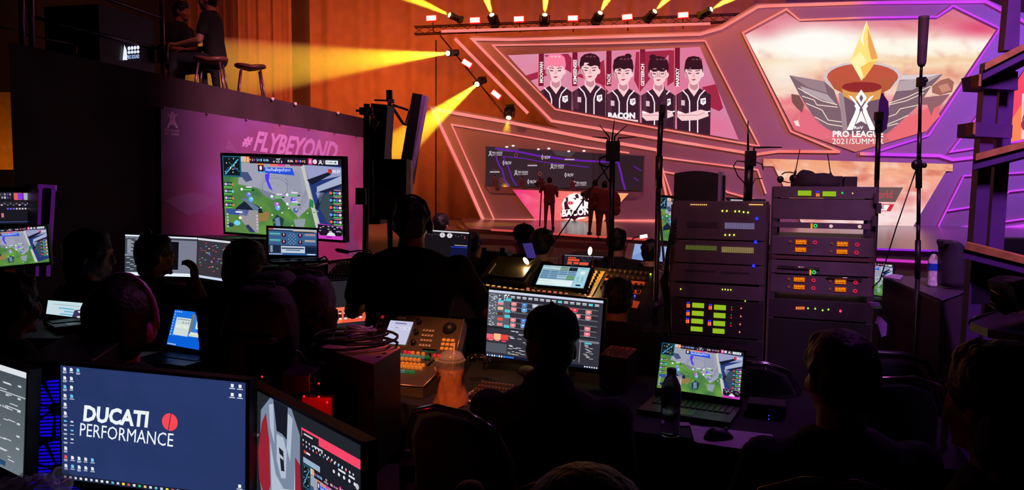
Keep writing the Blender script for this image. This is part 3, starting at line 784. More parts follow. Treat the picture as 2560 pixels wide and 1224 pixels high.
# truss and slanted boom that carry the lamps
m = MB(); A, B = P(1035, 84, 33), P(1900, 50, 32.2); U3 = Vec((0, 0, .3))
for o_ in (Vec((0, 0, 0)), Vec((0, .3, 0)), U3, Vec((0, .3, .3))): m.cyl(A+o_, B+o_, .025, n=8)
for k in range(28):
    p0 = A.lerp(B, k/28); p1 = A.lerp(B, (k+1)/28); m.cyl(p0, p1+U3, .012, n=5); m.cyl(p0+U3+Vec((0, .3, 0)), p1+Vec((0, .3, 0)), .012, n=5)
single('lighting_truss', m, BLKM, 'dark lighting truss carrying the top row of lamps', 'truss')
m = MB(); m.tube([P(1100, 88, 32.3), P(1290, 322, 31.9), Vec((P(1290, 322, 31.9).x, P(1290, 322, 31.9).y, 0))], .03, 8)
m.tube([P(1090, 100, 32.3), Vec((P(1090, 100, 32.3).x, P(1090, 100, 32.3).y, 0))], .03, 8)
single('lamp_boom', m, BLKM, 'slanted dark boom holding the lamps left of the stage wall', 'stand')
# ------------------------------------------------ picture contents
def game(cv, seed=0, pip=True, hud=True, cam=True, L=1):
    """battle arena broadcast picture in unit coordinates"""
    random.seed(seed)
    def ground(x, y):
        n = noise.fractal(Vec((x*7, y*5, seed)), 1., 2., 3)
        return mix((108, 158, 62), (60, 110, 70), .5+.8*n)
    cv.grid(0, 0, 1, 1, .05, ground, [[(0, 0), (1, 0), (1, 1), (0, 1)]], 0, .06)
    ST, SD = (158, 160, 178), (120, 122, 145)
    P_ = cv.poly
    P_([(.16, .08), (.68, .06), (.75, .4), (.73, .62), (.64, .75), (.54, .58), (.5, .52), (.44, .53), (.3, .4), (.13, .36)], ST, L)
    cv.ring(.45, .38, .11, .12, .006, SD, L+1); cv.ring(.45, .38, .13, .15, .003, SD, L+1)
    for k in range(9): cv.line([(.53+.015*k, .1+.01*k), (.56+.015*k, .34+.02*k)], .003, SD, L+1)
    for k in range(6): cv.line([(.62+.014*k, .7-.05*k), (.73, .5-.03*k)], .004, SD, L+1)
    P_([(.13, .2), (.22, .2), (.26, .3), (.2, .33)], (70, 80, 120), L+1)
    P_([(.3, .4), (.46, .47), (.44, .55), (.36, .5)], (125, 130, 150), L+1)
    for k in range(30):
        x, y = .15+.55*random.random(), .12+.5*random.random()
        cv.line([(x, y), (x+.05*random.random()-.02, y+.04*random.random())], .003, (95, 98, 120), L+1)
    P_([(.67, .08), (.7, .08), (.845, .97), (.8, .97)], (196, 198, 190), L+2)
    P_([(.70, .08), (1, .08), (1, .9), (.84, .97), (.76, .5)], (38, 56, 118), L+2)
    P_([(.7, .08), (1, .1), (1, .2), (.74, .3)], (150, 156, 196), L+3)
    P_([(.72, .27), (.9, .16), (.92, .19), (.76, .33)], (25, 28, 50), L+4)
    P_([(.8, .35), (1, .2), (1, .3), (.8, .42)], (165, 176, 205), L+4)
    P_([(.79, .42), (.86, .42), (.82, .55)], (140, 152, 190), L+4)
    P_([(.84, .45), (1, .36), (1, .85), (.88, .8), (.82, .62)], (58, 74, 82), L+3)
    P_([(.83, .4), (1, .3), (1, .33), (.86, .43), (.8, .64), (.78, .62)], (28, 34, 62), L+4)
    P_([(.74, .5), (.77, .53), (.77, .62), (.73, .6)], (50, 130, 80), L+4)
    # towers, creatures
    P_([(.1, .68), (.2, .55), (.33, .66), (.34, .72), (.26, .73), (.1, .77)], (26, 34, 52), L+2)
    P_([(.15, .55), (.19, .53), (.31, .66), (.28, .72), (.2, .6)], (96, 118, 150), L+3)
    P_([(.42, .8), (.46, .73), (.52, .78), (.5, .92), (.43, .92)], (36, 62, 66), L+2); P_([(.44, .78), (.48, .76), (.49, .9), (.45, .9)], (105, 135, 165), L+3)
    for x, y, c in ((.22, .49, (110, 120, 230)), (.46, .6, (170, 90, 200)), (.6, .53, (90, 70, 220)), (.62, .66, (80, 110, 160)), (.47, .64, (120, 170, 235)), (.24, .55, (100, 180, 230))):
        cv.disc(x, y, .022, .035, c, L+3, 9); cv.disc(x+.006, y-.012, .009, .014, mix(c, (255, 255, 255), .6), L+4, 7)
    for x, y in ((.17, .42), (.43, .495), (.56, .465), (.56, .58)):
        cv.rect(x, y, .1, .016, (20, 30, 30), L+4); cv.rect(x+.004, y+.002, .075, .011, (95, 225, 95), L+5); cv.disc(x-.008, y+.005, .012, .02, (235, 240, 240), L+5, 8)
        cv.rect(x+.03, y-.035, .05, .016, (225, 225, 235), L+5)
    P_([(.37, .22), (.41, .2), (.4, .3), (.43, .42), (.4, .4), (.37, .28)], (80, 60, 240), L+4)
    P_([(.33, .13), (.6, .13), (.62, .22), (.35, .2)], (40, 80, 220), L+4)
    for k in range(14): cv.disc(.3+.6*random.random(), .62+.33*random.random(), .008, .01, random.choice([(180, 200, 150), (70, 120, 60), (150, 150, 130), (240, 240, 240)]), L+2, 6)
    P_([(.3, .72), (.4, .7), (.38, .82), (.28, .84)], (150, 120, 70), L+1)
    P_([(.6, .78), (.7, .76), (.68, .92), (.62, .9)], (140, 155, 165), L+1)
    if not hud: return
    # minimap and portraits
    cv.rect(0, 0, .165, .27, (28, 96, 120), L+5); cv.rect(.008, .015, .145, .235, (18, 26, 32), L+6)
    cv.line([(.02, .24), (.14, .04)], .012, (70, 180, 220), L+7); cv.line([(.07, .1), (.15, .2)], .008, (70, 110, 110), L+7)
    for k in range(16): cv.disc(.02+.12*random.random(), .03+.2*random.random(), .005, .008, random.choice([(255, 240, 200), (110, 130, 240), (240, 240, 250)]), L+8, 5)
    for k in range(4):
        y = .34+k*.09; cv.rect(.005, y, .075, .06, (26, 32, 40), L+5); cv.disc(.02, y+.028, .012, .02, (190, 190, 210), L+6, 7); cv.disc(.04, y+.028, .01, .018, (130, 100, 180), L+6, 7); cv.disc(.058, y+.028, .01, .018, (60, 190, 90), L+6, 7); cv.rect(.005, y+.055, .07, .01, (90, 230, 90), L+7); cv.disc(.08, y+.03, .012, .02, (215, 120, 60) if k != 1 else (120, 200, 250), L+6, 7)
    for k in range(5):
        y = .39+k*.09; cv.rect(.905, y, .095, .062, (24, 28, 46), L+6); cv.disc(.912, y+.03, .013, .02, ((235, 90, 90), (90, 150, 240))[k % 2], L+7, 7); cv.disc(.94, y+.03, .011, .018, (60, 200, 110), L+7, 7); cv.disc(.962, y+.03, .012, .02, (110, 90, 230), L+7, 7); cv.disc(.985, y+.03, .012, .02, (235, 200, 190), L+7, 7); cv.rect(.93, y+.058, .07, .01, (90, 230, 90), L+7)
        cv.rect(.94, y-.012, .05, .01, (230, 130, 140), L+7)
    # score bar
    P_([(.235, 0), (1, 0), (1, .085), (.24, .085)], (34, 24, 40), L+6)
    cv.rect(.165, .0, .045, .07, (205, 190, 185), L+7); cv.rect(.212, 0, .028, .075, (245, 130, 60), L+7); cv.text('2', .219, .015, .013, .045, (255, 250, 245), L+8, .03)
    cv.rect(.735, 0, .034, .078, (235, 60, 150), L+7); cv.text('0', .744, .015, .014, .045, (255, 240, 250), L+8, .03); cv.disc(.79, .04, .018, .03, (225, 210, 230), L+7, 9)
    for x, s_, c in ((.26, '2', (250, 200, 150)), (.3, '2', (210, 180, 255)), (.335, '1', (120, 200, 255)), (.36, '8.0k', (150, 220, 250)), (.565, '8.0k', (240, 220, 220)), (.63, '1', (240, 120, 120)), (.665, '0', (220, 180, 255)), (.7, '2', (250, 210, 180))):
        cv.text(s_, x, .025, .012*len(s_), .03, c, L+8, .02)
    for x, c in ((.245, (245, 160, 70)), (.283, (140, 80, 240)), (.322, (90, 190, 240)), (.652, (140, 80, 240)), (.69, (245, 160, 90))): cv.disc(x, .04, .007, .012, c, L+8, 6)
    cv.text('14:27', .47, .012, .035, .022, (235, 240, 250), L+8, .02); cv.text('4 VS 3', .44, .042, .08, .026, (235, 235, 245), L+8, .01)
    P_([(.41, .085), (.55, .085), (.54, .112), (.42, .112)], (245, 110, 100), L+7); P_([(.48, .085), (.55, .085), (.54, .112), (.48, .112)], (225, 70, 160), L+8)
    P_([(.3, .085), (.37, .085), (.365, .1), (.305, .1)], (245, 150, 60), L+7); P_([(.58, .085), (.69, .085), (.685, .1), (.585, .1)], (150, 40, 90), L+7)
    logo(cv, .835, .015, .055, (240, 240, 245), L+8); cv.rect(.862, .02, .002, .045, (240, 240, 245), L+8)
    cv.rect(.875, .018, .1, .05, (225, 235, 240), L+7); cv.text('TrueMove', .885, .03, .06, .024, (90, 100, 120), L+8, .01); cv.disc(.955, .043, .007, .012, (60, 60, 70), L+8, 8)
    cv.text('\u0e1b\u0e49\u0e2d\u0e21\u0e17\u0e35\u0e21\u0e1d\u0e31\u0e48\u0e07\u0e16\u0e39\u0e01\u0e17\u0e33\u0e25\u0e32\u0e22', .375, .13, .21, .06, (225, 240, 255), L+8, .01)
    cv.rect(.31, .1, .05, .09, (60, 28, 40), L+7); cv.disc(.335, .14, .012, .03, (235, 225, 230), L+8, 8); cv.rect(.3, .185, .07, .014, (80, 180, 230), L+8)
    cv.rect(.895, .125, .03, .05, (200, 45, 55), L+7); cv.text('00:29', .93, .13, .06, .042, (240, 242, 250), L+8, .02)
    if pip:
        cv.rect(.015, .69, .285, .29, (92, 130, 66), L+7); P_([(.12, .69), (.3, .69), (.3, .98), (.24, .98), (.15, .84)], (150, 148, 150), L+8); P_([(.015, .69), (.22, .69), (.2, .77), (.02, .76)], (60, 80, 150), L+8)
        P_([(.18, .9), (.21, .88), (.27, .98), (.22, .98)], (50, 56, 100), L+9); cv.disc(.11, .87, .03, .035, (110, 210, 240), L+9, 9); cv.disc(.14, .8, .014, .02, (250, 245, 220), L+9, 8); cv.disc(.05, .9, .03, .03, (40, 50, 80), L+9, 8)
        cv.rect(.1, .715, .06, .02, (225, 232, 250), L+9)
        for k in range(5): cv.rect(.017, .75+k*.04, .018, .025, (170, 190, 200), L+9); cv.rect(.28, .75+k*.04, .015, .025, (200, 190, 200), L+9)
    if cam:
        P_([(.8, .81), (1, .83), (1, 1), (.8, 1)], (205, 60, 190), L+7); P_([(.8, .82), (.965, .83), (1, .87), (1, .93), (.985, .955), (.82, .955), (.805, .92)], (26, 22, 36), L+8)
        P_([(.87, .955), (.885, .92), (.91, .905), (.935, .925), (.945, .955)], (225, 225, 240), L+9); cv.disc(.902, .9, .012, .018, (215, 185, 195), L+10, 8); cv.disc(.9, .888, .014, .012, (20, 18, 26), L+10, 8)
        for k in range(12): cv.rect(.81+.17*random.random(), .835+.06*random.random(), .015, .01, (190, 190, 210), L+9)
        cv.text('MARKKY', .87, .967, .045, .018, (60, 20, 70), L+9, .02)

def screen_part(t, q, content, eps=.00016, name='screen', back=None):
    """picture on a screen given its four world corners TL TR BR BL"""
    cv = Cv((q[0]+q[2])/2, q[1]-q[0], q[0]-q[3], eps)
    cv.V = cv.N.cross(cv.U)
    N = cv.N
    cv.O = cv.O + N*.001
    cv.unit(q[0]+N*.001, q[1]+N*.001, q[3]+N*.001)
    A, B, C, D = [p+N*.001 for p in q]
    cv.map = lambda x, y: (A*(1-x)+B*x)*(1-y) + (D*(1-x)+C*x)*y
    content(cv)
    return cv.build(name, t)
def expand(q, l, r, t_, b):
    X = (q[1]-q[0]).normalized(); Z = (q[0]-q[3]).normalized()
    return [q[0]-X*l+Z*t_, q[1]+X*r+Z*t_, q[2]+X*r-Z*b, q[3]-X*l-Z*b]
def slab(q, N, th, mi=None):
    mb = MB(); mb.prism(q, -N*th); return mb
def ray_corners(px4, d, **k):
    c, a, t, N, q = fit_plane(px4, d, **k); return q, N, (a, t, c)
def monitor(px4, d, content, label, name='monitor', desk=None, bez=(.008, .008, .008, .018), thick=.035, m=None, **k):
    q, N, info = ray_corners(px4, d, **k)
    X = (q[1]-q[0]).normalized(); Z = N.cross(X).normalized(); Z = -Z if Z.z < 0 else Z
    bc = (q[2]+q[3])/2; foot = Vec((bc.x, bc.y, desk if desk is not None else bc.z-.12)) - Vec((N.x, N.y, 0))*.08
    t = thing(name, label, 'monitor', foot, math.atan2(-N.x, N.y)+PI if False else 0)
    m = m or BLK
    out = expand(q, *bez)
    slab(out, N, thick).build('bezel', m, t, world=True)
    screen_part(t, q, content)
    c = (q[0]+q[1]+q[2]+q[3])/4 - N*(thick)
    h = (q[0]-q[3]).length; w_ = (q[1]-q[0]).length
    mb = MB(); mb.prism([c+X*w_*.25+Z*h*.25, c-X*w_*.25+Z*h*.25, c-X*w_*.25-Z*h*.3, c+X*w_*.25-Z*h*.3], -N*.03); mb.build('back_cover', m, t, world=True)
    mb = MB(); top = c - N*.03; mb.tube([top, Vec((foot.x, foot.y, foot.z+.01)) - Vec((N.x, N.y, 0))*.03], [.022, .028], 8)
    mb.lathe([(.02, .012), (.13, .010), (.135, 0)], foot, 20); mb.build('stand', m, t, world=True)
    return t, q, N
def laptop(px4, d, content, label, deskz, m=None, hinge=None, depth=.24, name='laptop', keys=True, key_m=None, bez=(.007, .007, .007, .022), yaw_base=None, **k):
    q, N, info = ray_corners(px4, d, **k); m = m or BLK
    X = (q[1]-q[0]).normalized(); out = expand(q, *bez)
    L, Rr = out[3].copy(), out[2].copy()
    t = thing(name, label, 'laptop', Vec(((L.x+Rr.x)/2, (L.y+Rr.y)/2, min(deskz, L.z, Rr.z))))
    slab(out, N, .008).build('lid', m, t, world=True)
    screen_part(t, q, content)
    F_ = Vec((N.x, N.y, 0)).normalized()*depth
    zb = deskz
    mb = MB(); pl = [Vec((L.x, L.y, zb+.018)), Vec((Rr.x, Rr.y, zb+.018)), Vec((Rr.x, Rr.y, zb+.018))+F_, Vec((L.x, L.y, zb+.018))+F_]
    mb.prism(pl, Vec((0, 0, -.018)))
    mb.prism([L, Rr, Rr-N*.01, L-N*.01], Vec((0, 0, zb+.012-min(L.z, Rr.z))))
    mb.build('base', m, t, world=True)
    if keys:
        Xd = (pl[1]-pl[0]); w_ = Xd.length; Xd.normalize(); Yd = F_.normalized()
        km = MB(); n = 14
        R = Mat(((Xd.x, -Yd.x, 0), (Xd.y, -Yd.y, 0), (Xd.z, -Yd.z, 1)))
        for r in range(5):
            for c in range(n):
                cc = pl[0] + Xd*(w_*(.06+.88*(c+.5)/n)) + Yd*(depth*(.12+.42*(r+.5)/5)) + Vec((0, 0, .002))
                km.box(cc, (w_*.88/n*.8, depth*.42/5*.75, .004), R)
        km.build('keyboard', key_m or mat('laptop key', (34, 34, 42), .4), t, world=True)
        tp = MB(); cc = pl[0] + Xd*(w_*.45) + Yd*(depth*.78); tp.box(cc, (w_*.28, depth*.32, .002), R); tp.build('touchpad', mat('touchpad', (42, 40, 48), .3), t, world=True)
    return t, q, N
def solid(col):
    def f(cv): cv.rect(0, 0, 1, 1, col, 0)
    return f
def studs(t, name, places, m, mk, label=None):
    """many like parts sharing one mesh; places are world matrices"""
    mb = MB(); mk(mb); inv = rootm(t).inverted(); first = None
    for mx in places:
        if first is None: o = mb.build(name, m, t); first = o
        else: o = first.copy(); COL.objects.link(o); o.parent = t
        o.matrix_basis = inv @ mx
    return first
def onplane(q, N):
    X = (q[1]-q[0]).normalized(); Y = N.cross(X).normalized()
    Rm = Mat(((X.x, Y.x, N.x), (X.y, Y.y, N.y), (X.z, Y.z, N.z))).to_4x4()
    def f(u, v):
        p = (q[0]*(1-u)+q[1]*u)*(1-v)+(q[3]*(1-u)+q[2]*u)*v
        return Mat.Translation(p) @ Rm
    return f

# ------------------------------------------------ desks
TABM = mat('black table cover', (22, 20, 24), .85, var=.2, scale=8, bump=.15)
def table(c, half_w, half_d, z, yaw, label):
    t = thing('table', label, 'table', (c[0], c[1], 0), yaw)
    m = MB(); m.rbox((0, 0, z-.015), (2*half_w, 2*half_d, .03), .02); m.build('tabletop', mat('black table board', (26, 24, 28), .6), t)
    m = MB()
    n = int(half_w*16); ring = []
    per = []
    for i in range(n+1): per.append((-half_w+2*half_w*i/n, -half_d-.006, 1))
    for i in range(1, 9): per.append((half_w+.006, -half_d+2*half_d*i/8, 0))
    for i in range(1, n+1): per.append((half_w-2*half_w*i/n, half_d+.006, 1))
    for i in range(1, 9): per.append((-half_w-.006, half_d-2*half_d*i/8, 0))
    r0 = [Vec((x, y, z+.004)) for x, y, k in per]; r1 = []
    for i, (x, y, k) in enumerate(per):
        o_ = .012+.018*math.sin(i*1.7); l = math.hypot(x/half_w, y/half_d)
        r1.append(Vec((x*(1+o_/half_w), y*(1+o_/half_d), .04)))
    m.loft([r1, r0], cap=False); m.add(r0, [tuple(range(len(r0)))]); m.build('table_cover', TABM, t)
    return t
DZ = .76
c = (PZ(1480, 1075, DZ) + FW*.42)
table((c.x+.05, c.y+.02), 1.15, .40, DZ-.006, VYAW, 'black covered table holding the video switcher and the right laptop')
AZ = .66
table((-.62, 2.02), .85, .52, AZ-.006, math.radians(6), 'black covered table carrying the two nearest monitors')
c = P(610, 760, 4.9); table((c.x, c.y), 1.42, .36, .76, math.radians(-8), 'long black table under the white screens and the disc jockey laptop')
c = P(-20, 700, 4.3); table((c.x, c.y), .55, .3, .80, math.radians(10), 'black table under the stacked monitors at the left edge')
c = P(1430, 760, 5.0); table((c.x, c.y), .95, .42, .78, VYAW, 'black table under the audio mixing console')
c = P(1640, 640, 9.5); table((c.x, c.y), 1.1, .4, .76, VYAW, 'dark table behind the mixing console with the grey lighting desk')

# ------------------------------------------------ nearest table
def ducati(cv):
    cv.rect(0, 0, 1, 1, (36, 52, 98), 0)
    cv.grid(0, 0, 1, 1, .1, lambda x, y: mix((32, 46, 88), (42, 58, 108), .5+.5*math.sin(2*x+y)), [[(0, 0), (1, 0), (1, 1), (0, 1)]], 0, .1)
    Wt = (236, 244, 250)
    cv.text('DUCATI', .125, .325, .368, .145, Wt, 2, .04, .12, None, -.01)
    cv.text('PERFORMANCE', .105, .485, .52, .115, Wt, 2, 0, .1, None, .01)
    cv.disc(.605, .395, .042, .075, (248, 72, 86), 2, 26); cv.line([(.612, .32), (.596, .47)], .004, (60, 30, 60), 3)
    ic = [(0, 0), (1, 0), (2, 0), (0, 1), (1, 1), (0, 2), (1, 2), (0, 3), (1, 3), (0, 4), (0, 5), (0, 6), (1, 6), (0, 7), (1, 7), (0, 8), (1, 8), (0, 9), (0, 10), (1, 10), (2, 10), (3, 10), (4, 10), (0, 11), (1, 11), (2, 11), (3, 11), (4, 11)]
    pal = [(225, 235, 245), (235, 235, 240), (110, 200, 240), (225, 225, 235)]
    random.seed(5)
    for cx, cy in ic:
        x, y = .012+cx*.038, .015+cy*.077
        c = pal[(cx*3+cy*5) % 4] if not (cx == 0 and cy == 10) else (240, 90, 90)
        s_ = 1 if cy not in (6, 7, 8) else .45
        cv.poly([(x+.004, y), (x+.015, y), (x+.02, y+.008*s_), (x+.02, y+.03*s_), (x+.004, y+.03*s_)], c, 2)
        cv.rect(x, y+.037, .02+.006*random.random(), .006, (215, 222, 235), 2)
        if cx in (0, 2): cv.rect(x+.002, y+.047, .018, .005, (205, 212, 228), 2)
    for x, y in ((.925, .02), (.965, .02), (.925, .095), (.965, .095), (.965, .86)):
        cv.rect(x, y, .015, .028, (235, 240, 248), 2); cv.rect(x-.008, y+.035, .03, .007, (220, 226, 240), 2)
    cv.rect(0, .955, 1, .045, (28, 34, 58), 2)
    for k in range(27):
        c = [(225, 230, 240), (235, 235, 245), (200, 210, 230), (240, 200, 120), (220, 90, 90), (90, 190, 230), (60, 190, 110), (250, 230, 60)][(k*5) % 8 if k > 7 else k % 3]
        cv.rect(.012+k*.03, .967, .014, .02, c, 3)
monitor([(152, 912), (614.5, 956), (613, 1253), (156, 1196)], 1.98, ducati, 'nearest monitor with navy desktop and motorcycle brand wallpaper', desk=AZ, bez=(.006, .012, .008, .02))
def moto(cv):
    cv.rect(0, 0, 1, 1, (34, 36, 44), 0)
    S1, S2, RD, DK_ = (176, 188, 206), (120, 134, 158), (150, 34, 50), (30, 32, 42)
    cv.poly([(.22, .12), (.31, 0), (.5, .0), (.57, .14), (.57, 1), (.28, 1), (.2, .6)], S2, 1)
    cv.poly([(.23, .2), (.27, .12), (.3, .3), (.31, .6), (.27, .75), (.2, .62), (.19, .42)], RD, 2)
    cv.poly([(.53, .3), (.57, .33), (.585, .6), (.585, .92), (.51, .95), (.53, .6)], RD, 2)
    cv.poly([(.31, .3), (.36, .5), (.43, .56), (.52, .52), (.53, .35), (.53, .95), (.4, 1), (.33, .95)], S1, 3)
    cv.poly([(.34, 0), (.47, .0), (.46, .22), (.42, .2), (.37, .2)], (24, 26, 38), 3)
    cv.poly([(.37, .22), (.43, .22), (.46, .3), (.45, .48), (.41, .5), (.37, .4)], S1, 4); cv.poly([(.39, .3), (.43, .31), (.44, .44), (.41, .45)], DK_, 5); cv.poly([(.395, .34), (.43, .35), (.43, .37), (.4, .365)], S1, 6)
    cv.poly([(.3, .05), (.34, .03), (.35, .3), (.31, .2)], S1, 4); cv.poly([(.47, .04), (.51, .06), (.49, .35), (.46, .28)], S1, 4)
    cv.line([(.25, .7), (.3, .78), (.37, 1)], .012, S1, 5); cv.line([(.12, .37), (.14, .36), (.2, .3)], .014, (96, 100, 112), 2)
    cv.poly([(.28, .75), (.36, .98), (.28, 1)], (28, 26, 34), 4); cv.disc(.095, .41, .005, .004, (200, 205, 215), 3)
    # browser window on the right
    cv.rect(.585, .08, .42, .92, (30, 30, 40), 7); cv.rect(.585, .08, .42, .055, (245, 70, 105), 8); cv.rect(.59, .095, .13, .04, (30, 30, 40), 9)
    cv.rect(.605, .108, .07, .01, (205, 205, 215), 10)
    for k in range(16): cv.disc(.6+k*.024, .155+.002*k, .005, .007, (220, 225, 235), 9, 6)
    cv.rect(.68, .15, .07, .01, (200, 205, 220), 9)
    for k in range(14): cv.disc(.6+k*.026, .185, .005, .008, [(225, 80, 80), (220, 225, 235), (80, 150, 240), (235, 235, 240)][k % 4], 9, 6)
    cv.rect(.605, .215, .018, .018, (240, 60, 60), 9); cv.rect(.625, .218, .03, .012, (235, 235, 240), 9); cv.rect(.86, .2, .05, .012, (215, 220, 230), 9); cv.rect(.93, .2, .04, .012, (215, 220, 230), 9)
    for k in range(5): cv.disc(.83+k*.035, .235, .008, .011, (225, 228, 238), 9, 7)
    cv.disc(.985, .24, .012, .017, (190, 190, 205), 9, 9)
    cv.rect(.6, .26, .13, .035, (150, 175, 200), 9)
    o = cv.map; cv.map = lambda x, y: o(.6+x*.37, .3+y*.55)
    game(cv, 3, False, True, False, 9); cv.map = o
    cv.rect(.6, .87, .25, .02, (225, 228, 236), 9)
    cv.rect(.46, .84, .07, .05, (20, 20, 28), 9); cv.rect(.475, .855, .03, .012, (235, 225, 190), 10)
monitor([(600, 953), (902, 1112), (899, 1550), (603, 1287)], 1.76, moto, 'angled near monitor showing a silver red motorcycle and browser', desk=AZ, wa=.2, tilts=(-4, 12))
def greyui(cv):
    cv.grid(0, 0, 1, 1, .125, lambda x, y: mix((68, 78, 84), (112, 122, 130), y), [[(0, 0), (1, 0), (1, 1), (0, 1)]], 0, .125)
    cv.rect(0, 0, 1, .055, (222, 226, 232), 1); cv.rect(.0, .24, 1, .012, (180, 188, 194), 1)
    random.seed(2)
    for k in range(44):
        y = .09+.8*random.random(); x = .45+.45*random.random(); cv.rect(x, y, .02+.06*random.random(), .008, (215, 220, 226), 2)
    cv.text('Pro 5.0.0', .78, .38, .09, .022, (240, 244, 248), 3, .02)
    for k in range(6): cv.rect(.94, .14+k*.12, .025, .018, (205, 210, 216), 2)
    for k in range(5): cv.rect(.62, .66+k*.05, .08, .03, (225, 228, 232), 2)
    cv.rect(.7, .92, .16, .05, (40, 74, 110), 2)
monitor([(-220, 842), (67, 931), (58, 1193), (-220, 1058)], 2.15, greyui, 'grey software window on the monitor cut by the left edge', desk=AZ, wa=.2, tilts=(-4, 12))
# tower with blue fans
def case_box(px, d, w_, dp, h, yaw, z0, label, name='computer_tower'):
    p = P(px, 700, d); t = thing(name, label, 'computer', (p.x, p.y, z0), yaw)
    m = MB(); m.rbox((0, dp/2, h/2), (w_, dp, h), .012); m.build('case', BLK, t); return t
BLUE = glow('blue fan glow', (20, 10, 255), 1.); BLUE2 = mat('blue lit mesh', (10, 10, 60), .5, emit=(25, 5, 255), es=.55)
t = case_box(128, 2.15, .21, .42, .45, math.radians(12), AZ, 'black computer tower with blue glowing fans beside the nearest monitor')
for z in (.31, .13):
    m = MB()
    for k in range(7):
        a0 = 2*PI*k/7+.2
        m.add([(.02*math.cos(a0), -.004, z+.02*math.sin(a0)), (.085*math.cos(a0), -.004, z+.085*math.sin(a0)), (.088*math.cos(a0+.45), -.004, z+.088*math.sin(a0+.45)), (.085*math.cos(a0+.75), -.004, z+.085*math.sin(a0+.75)), (.02*math.cos(a0+.6), -.004, z+.02*math.sin(a0+.6))], [(0, 1, 2, 3, 4)])
    m.build('fan', BLUE2, t)
m = MB()
for k in range(40): m.box((0, -.008, .02+k*.0105), (.19, .003, .003))
m.build('front_mesh', BLK, t)
# plastic bag and cup at the left bottom
PLA = mat('thin clear plastic', (200, 205, 215), .15, trans=.0, var=.2, scale=40); PLA.node_tree.nodes['Principled BSDF'].inputs['Alpha'].default_value = .35
m = MB(); random.seed(11); rings = []
c = P(75, 1222, 1.72)
for j in range(7):
    z = -.05+.075*math.sin(j/6*PI/2); r = (.075)*math.cos(j/6*PI/2)+.008
    rings.append([c+Vec((r*1.3*(1+.25*math.sin(i*2.1+j))*math.cos(2*PI*i/18), r*(1+.3*math.sin(i*3.3+j*2))*math.sin(2*PI*i/18), z+.01*math.sin(i*1.9+j*1.3))) for i in range(18)])
m.loft(rings); single('plastic_bag', m, PLA, 'crumpled clear plastic bag at the lower left corner', 'bag', loc=(c.x, c.y, AZ))
m = MB(); c = P(132, 1210, 1.8); m.lathe([(.018, -.04), (.028, .0), (.032, .03), (.026, .03), (.02, -.03)], c, 16, R=Ey(1.0)); single('plastic_cup', m, PLA, 'small tipped clear plastic cup beside the bag', 'cup')

# black tower with pink lit top
TC = [P(935, 912, 2.35), P(1000, 872, 2.62), P(885, 845, 3.05), P(815, 872, 2.75)]
zt = sum(p.z for p in TC)/4
tp = [PZ(935, 912, zt), PZ(1001, 872, zt), PZ(880, 838, zt), PZ(800, 868, zt)]
t = thing('computer_tower', 'black computer tower whose glossy top catches pink light', 'computer', (tp[0].x, tp[0].y, AZ))
m = MB(); m.prism([p for p in tp], Vec((0, 0, -(zt-AZ-.005)))); m.build('case', BLK, t, world=True)
m = MB(); cn = (tp[0]+tp[1]+tp[2]+tp[3])/4; inner = [cn+(p-cn)*.985+Vec((0, 0, .003)) for p in tp]; m.prism(inner, Vec((0, 0, -.003))); m.build('top_panel', mat('pink lit panel', (175, 110, 130), .45, var=.1), t, world=True)  # pink light on the top is put into this panel's colour
m = MB()
for k in range(2):
    a = tp[0].lerp(tp[1], .35).lerp(tp[3], .08+.0*k)+(tp[1]-tp[0])*.22*k + Vec((0, 0, .0045)); m.box(a, (.016, .011, .002))
m.build('usb_port', BLK, t, world=True)
# cables coiled on it
def coil(name, c, r, n, z, label, m_, seed, th=.005):
    random.seed(seed); mb = MB(); pts = []
    for i in range(n*20+1):
        a = 2*PI*i/20; rr = r*(1+.15*math.sin(a*.37+seed)+.06*random.random())
        pts.append(Vec(c)+Vec((rr*1.35*math.cos(a), rr*math.sin(a), z+.014*(i/20)/n*3+.006*math.sin(a*1.3))))
    mb.tube(pts, th, 6); return single(name, mb, m_, label, 'cable')
cc = tp[0]*.2+tp[1]*.3+tp[2]*.25+tp[3]*.25
coil('cable', (cc.x-.03, cc.y, zt), .10, 4, .01, 'coil of black cable lying on the pink topped tower', mat('black cable', (20, 18, 22), .35), 1)
coil('cable', (cc.x-.0, cc.y-.03, zt), .035, 3, .045, 'small violet lit loop of cable on top of the coil', mat('cable in violet light', (110, 80, 170), .3), 4, .006)  # violet light put into the colour of the loop
# hard drives glowing red under it
t = thing('storage_box', 'small black storage box with red status lights', 'storage', P(740, 1000, 2.45))
b0 = rootm(t).translation; q = P(700, 955, 2.6)
m = MB(); m.rbox((.0, .1, -.01), (.10, .2, .19), .008); m.build('case', BLK, t)
RED = glow('red status light', (255, 30, 50), 1.6)
for px, py in ((797, 958), (797, 991), (655, 941), (760, 990), (735, 1000), (818, 1005)):
    m = MB(); p = P(px, py, 2.33); m.ball(p, .0035, nu=8, nv=5); m.build('status_light', RED, t, world=True)
light('red_glow', 'POINT', P(790, 1010, 2.3), (0, 0, 0), (255, 20, 30), .5, 0)
m = MB(); c = P(795, 1035, 2.4); m.rbox(c, (.10, .03, .12), .005); single('hard_drive', m, mat('red acrylic', (120, 30, 35), .3), 'red lit hard drive standing under the black tower', 'drive')

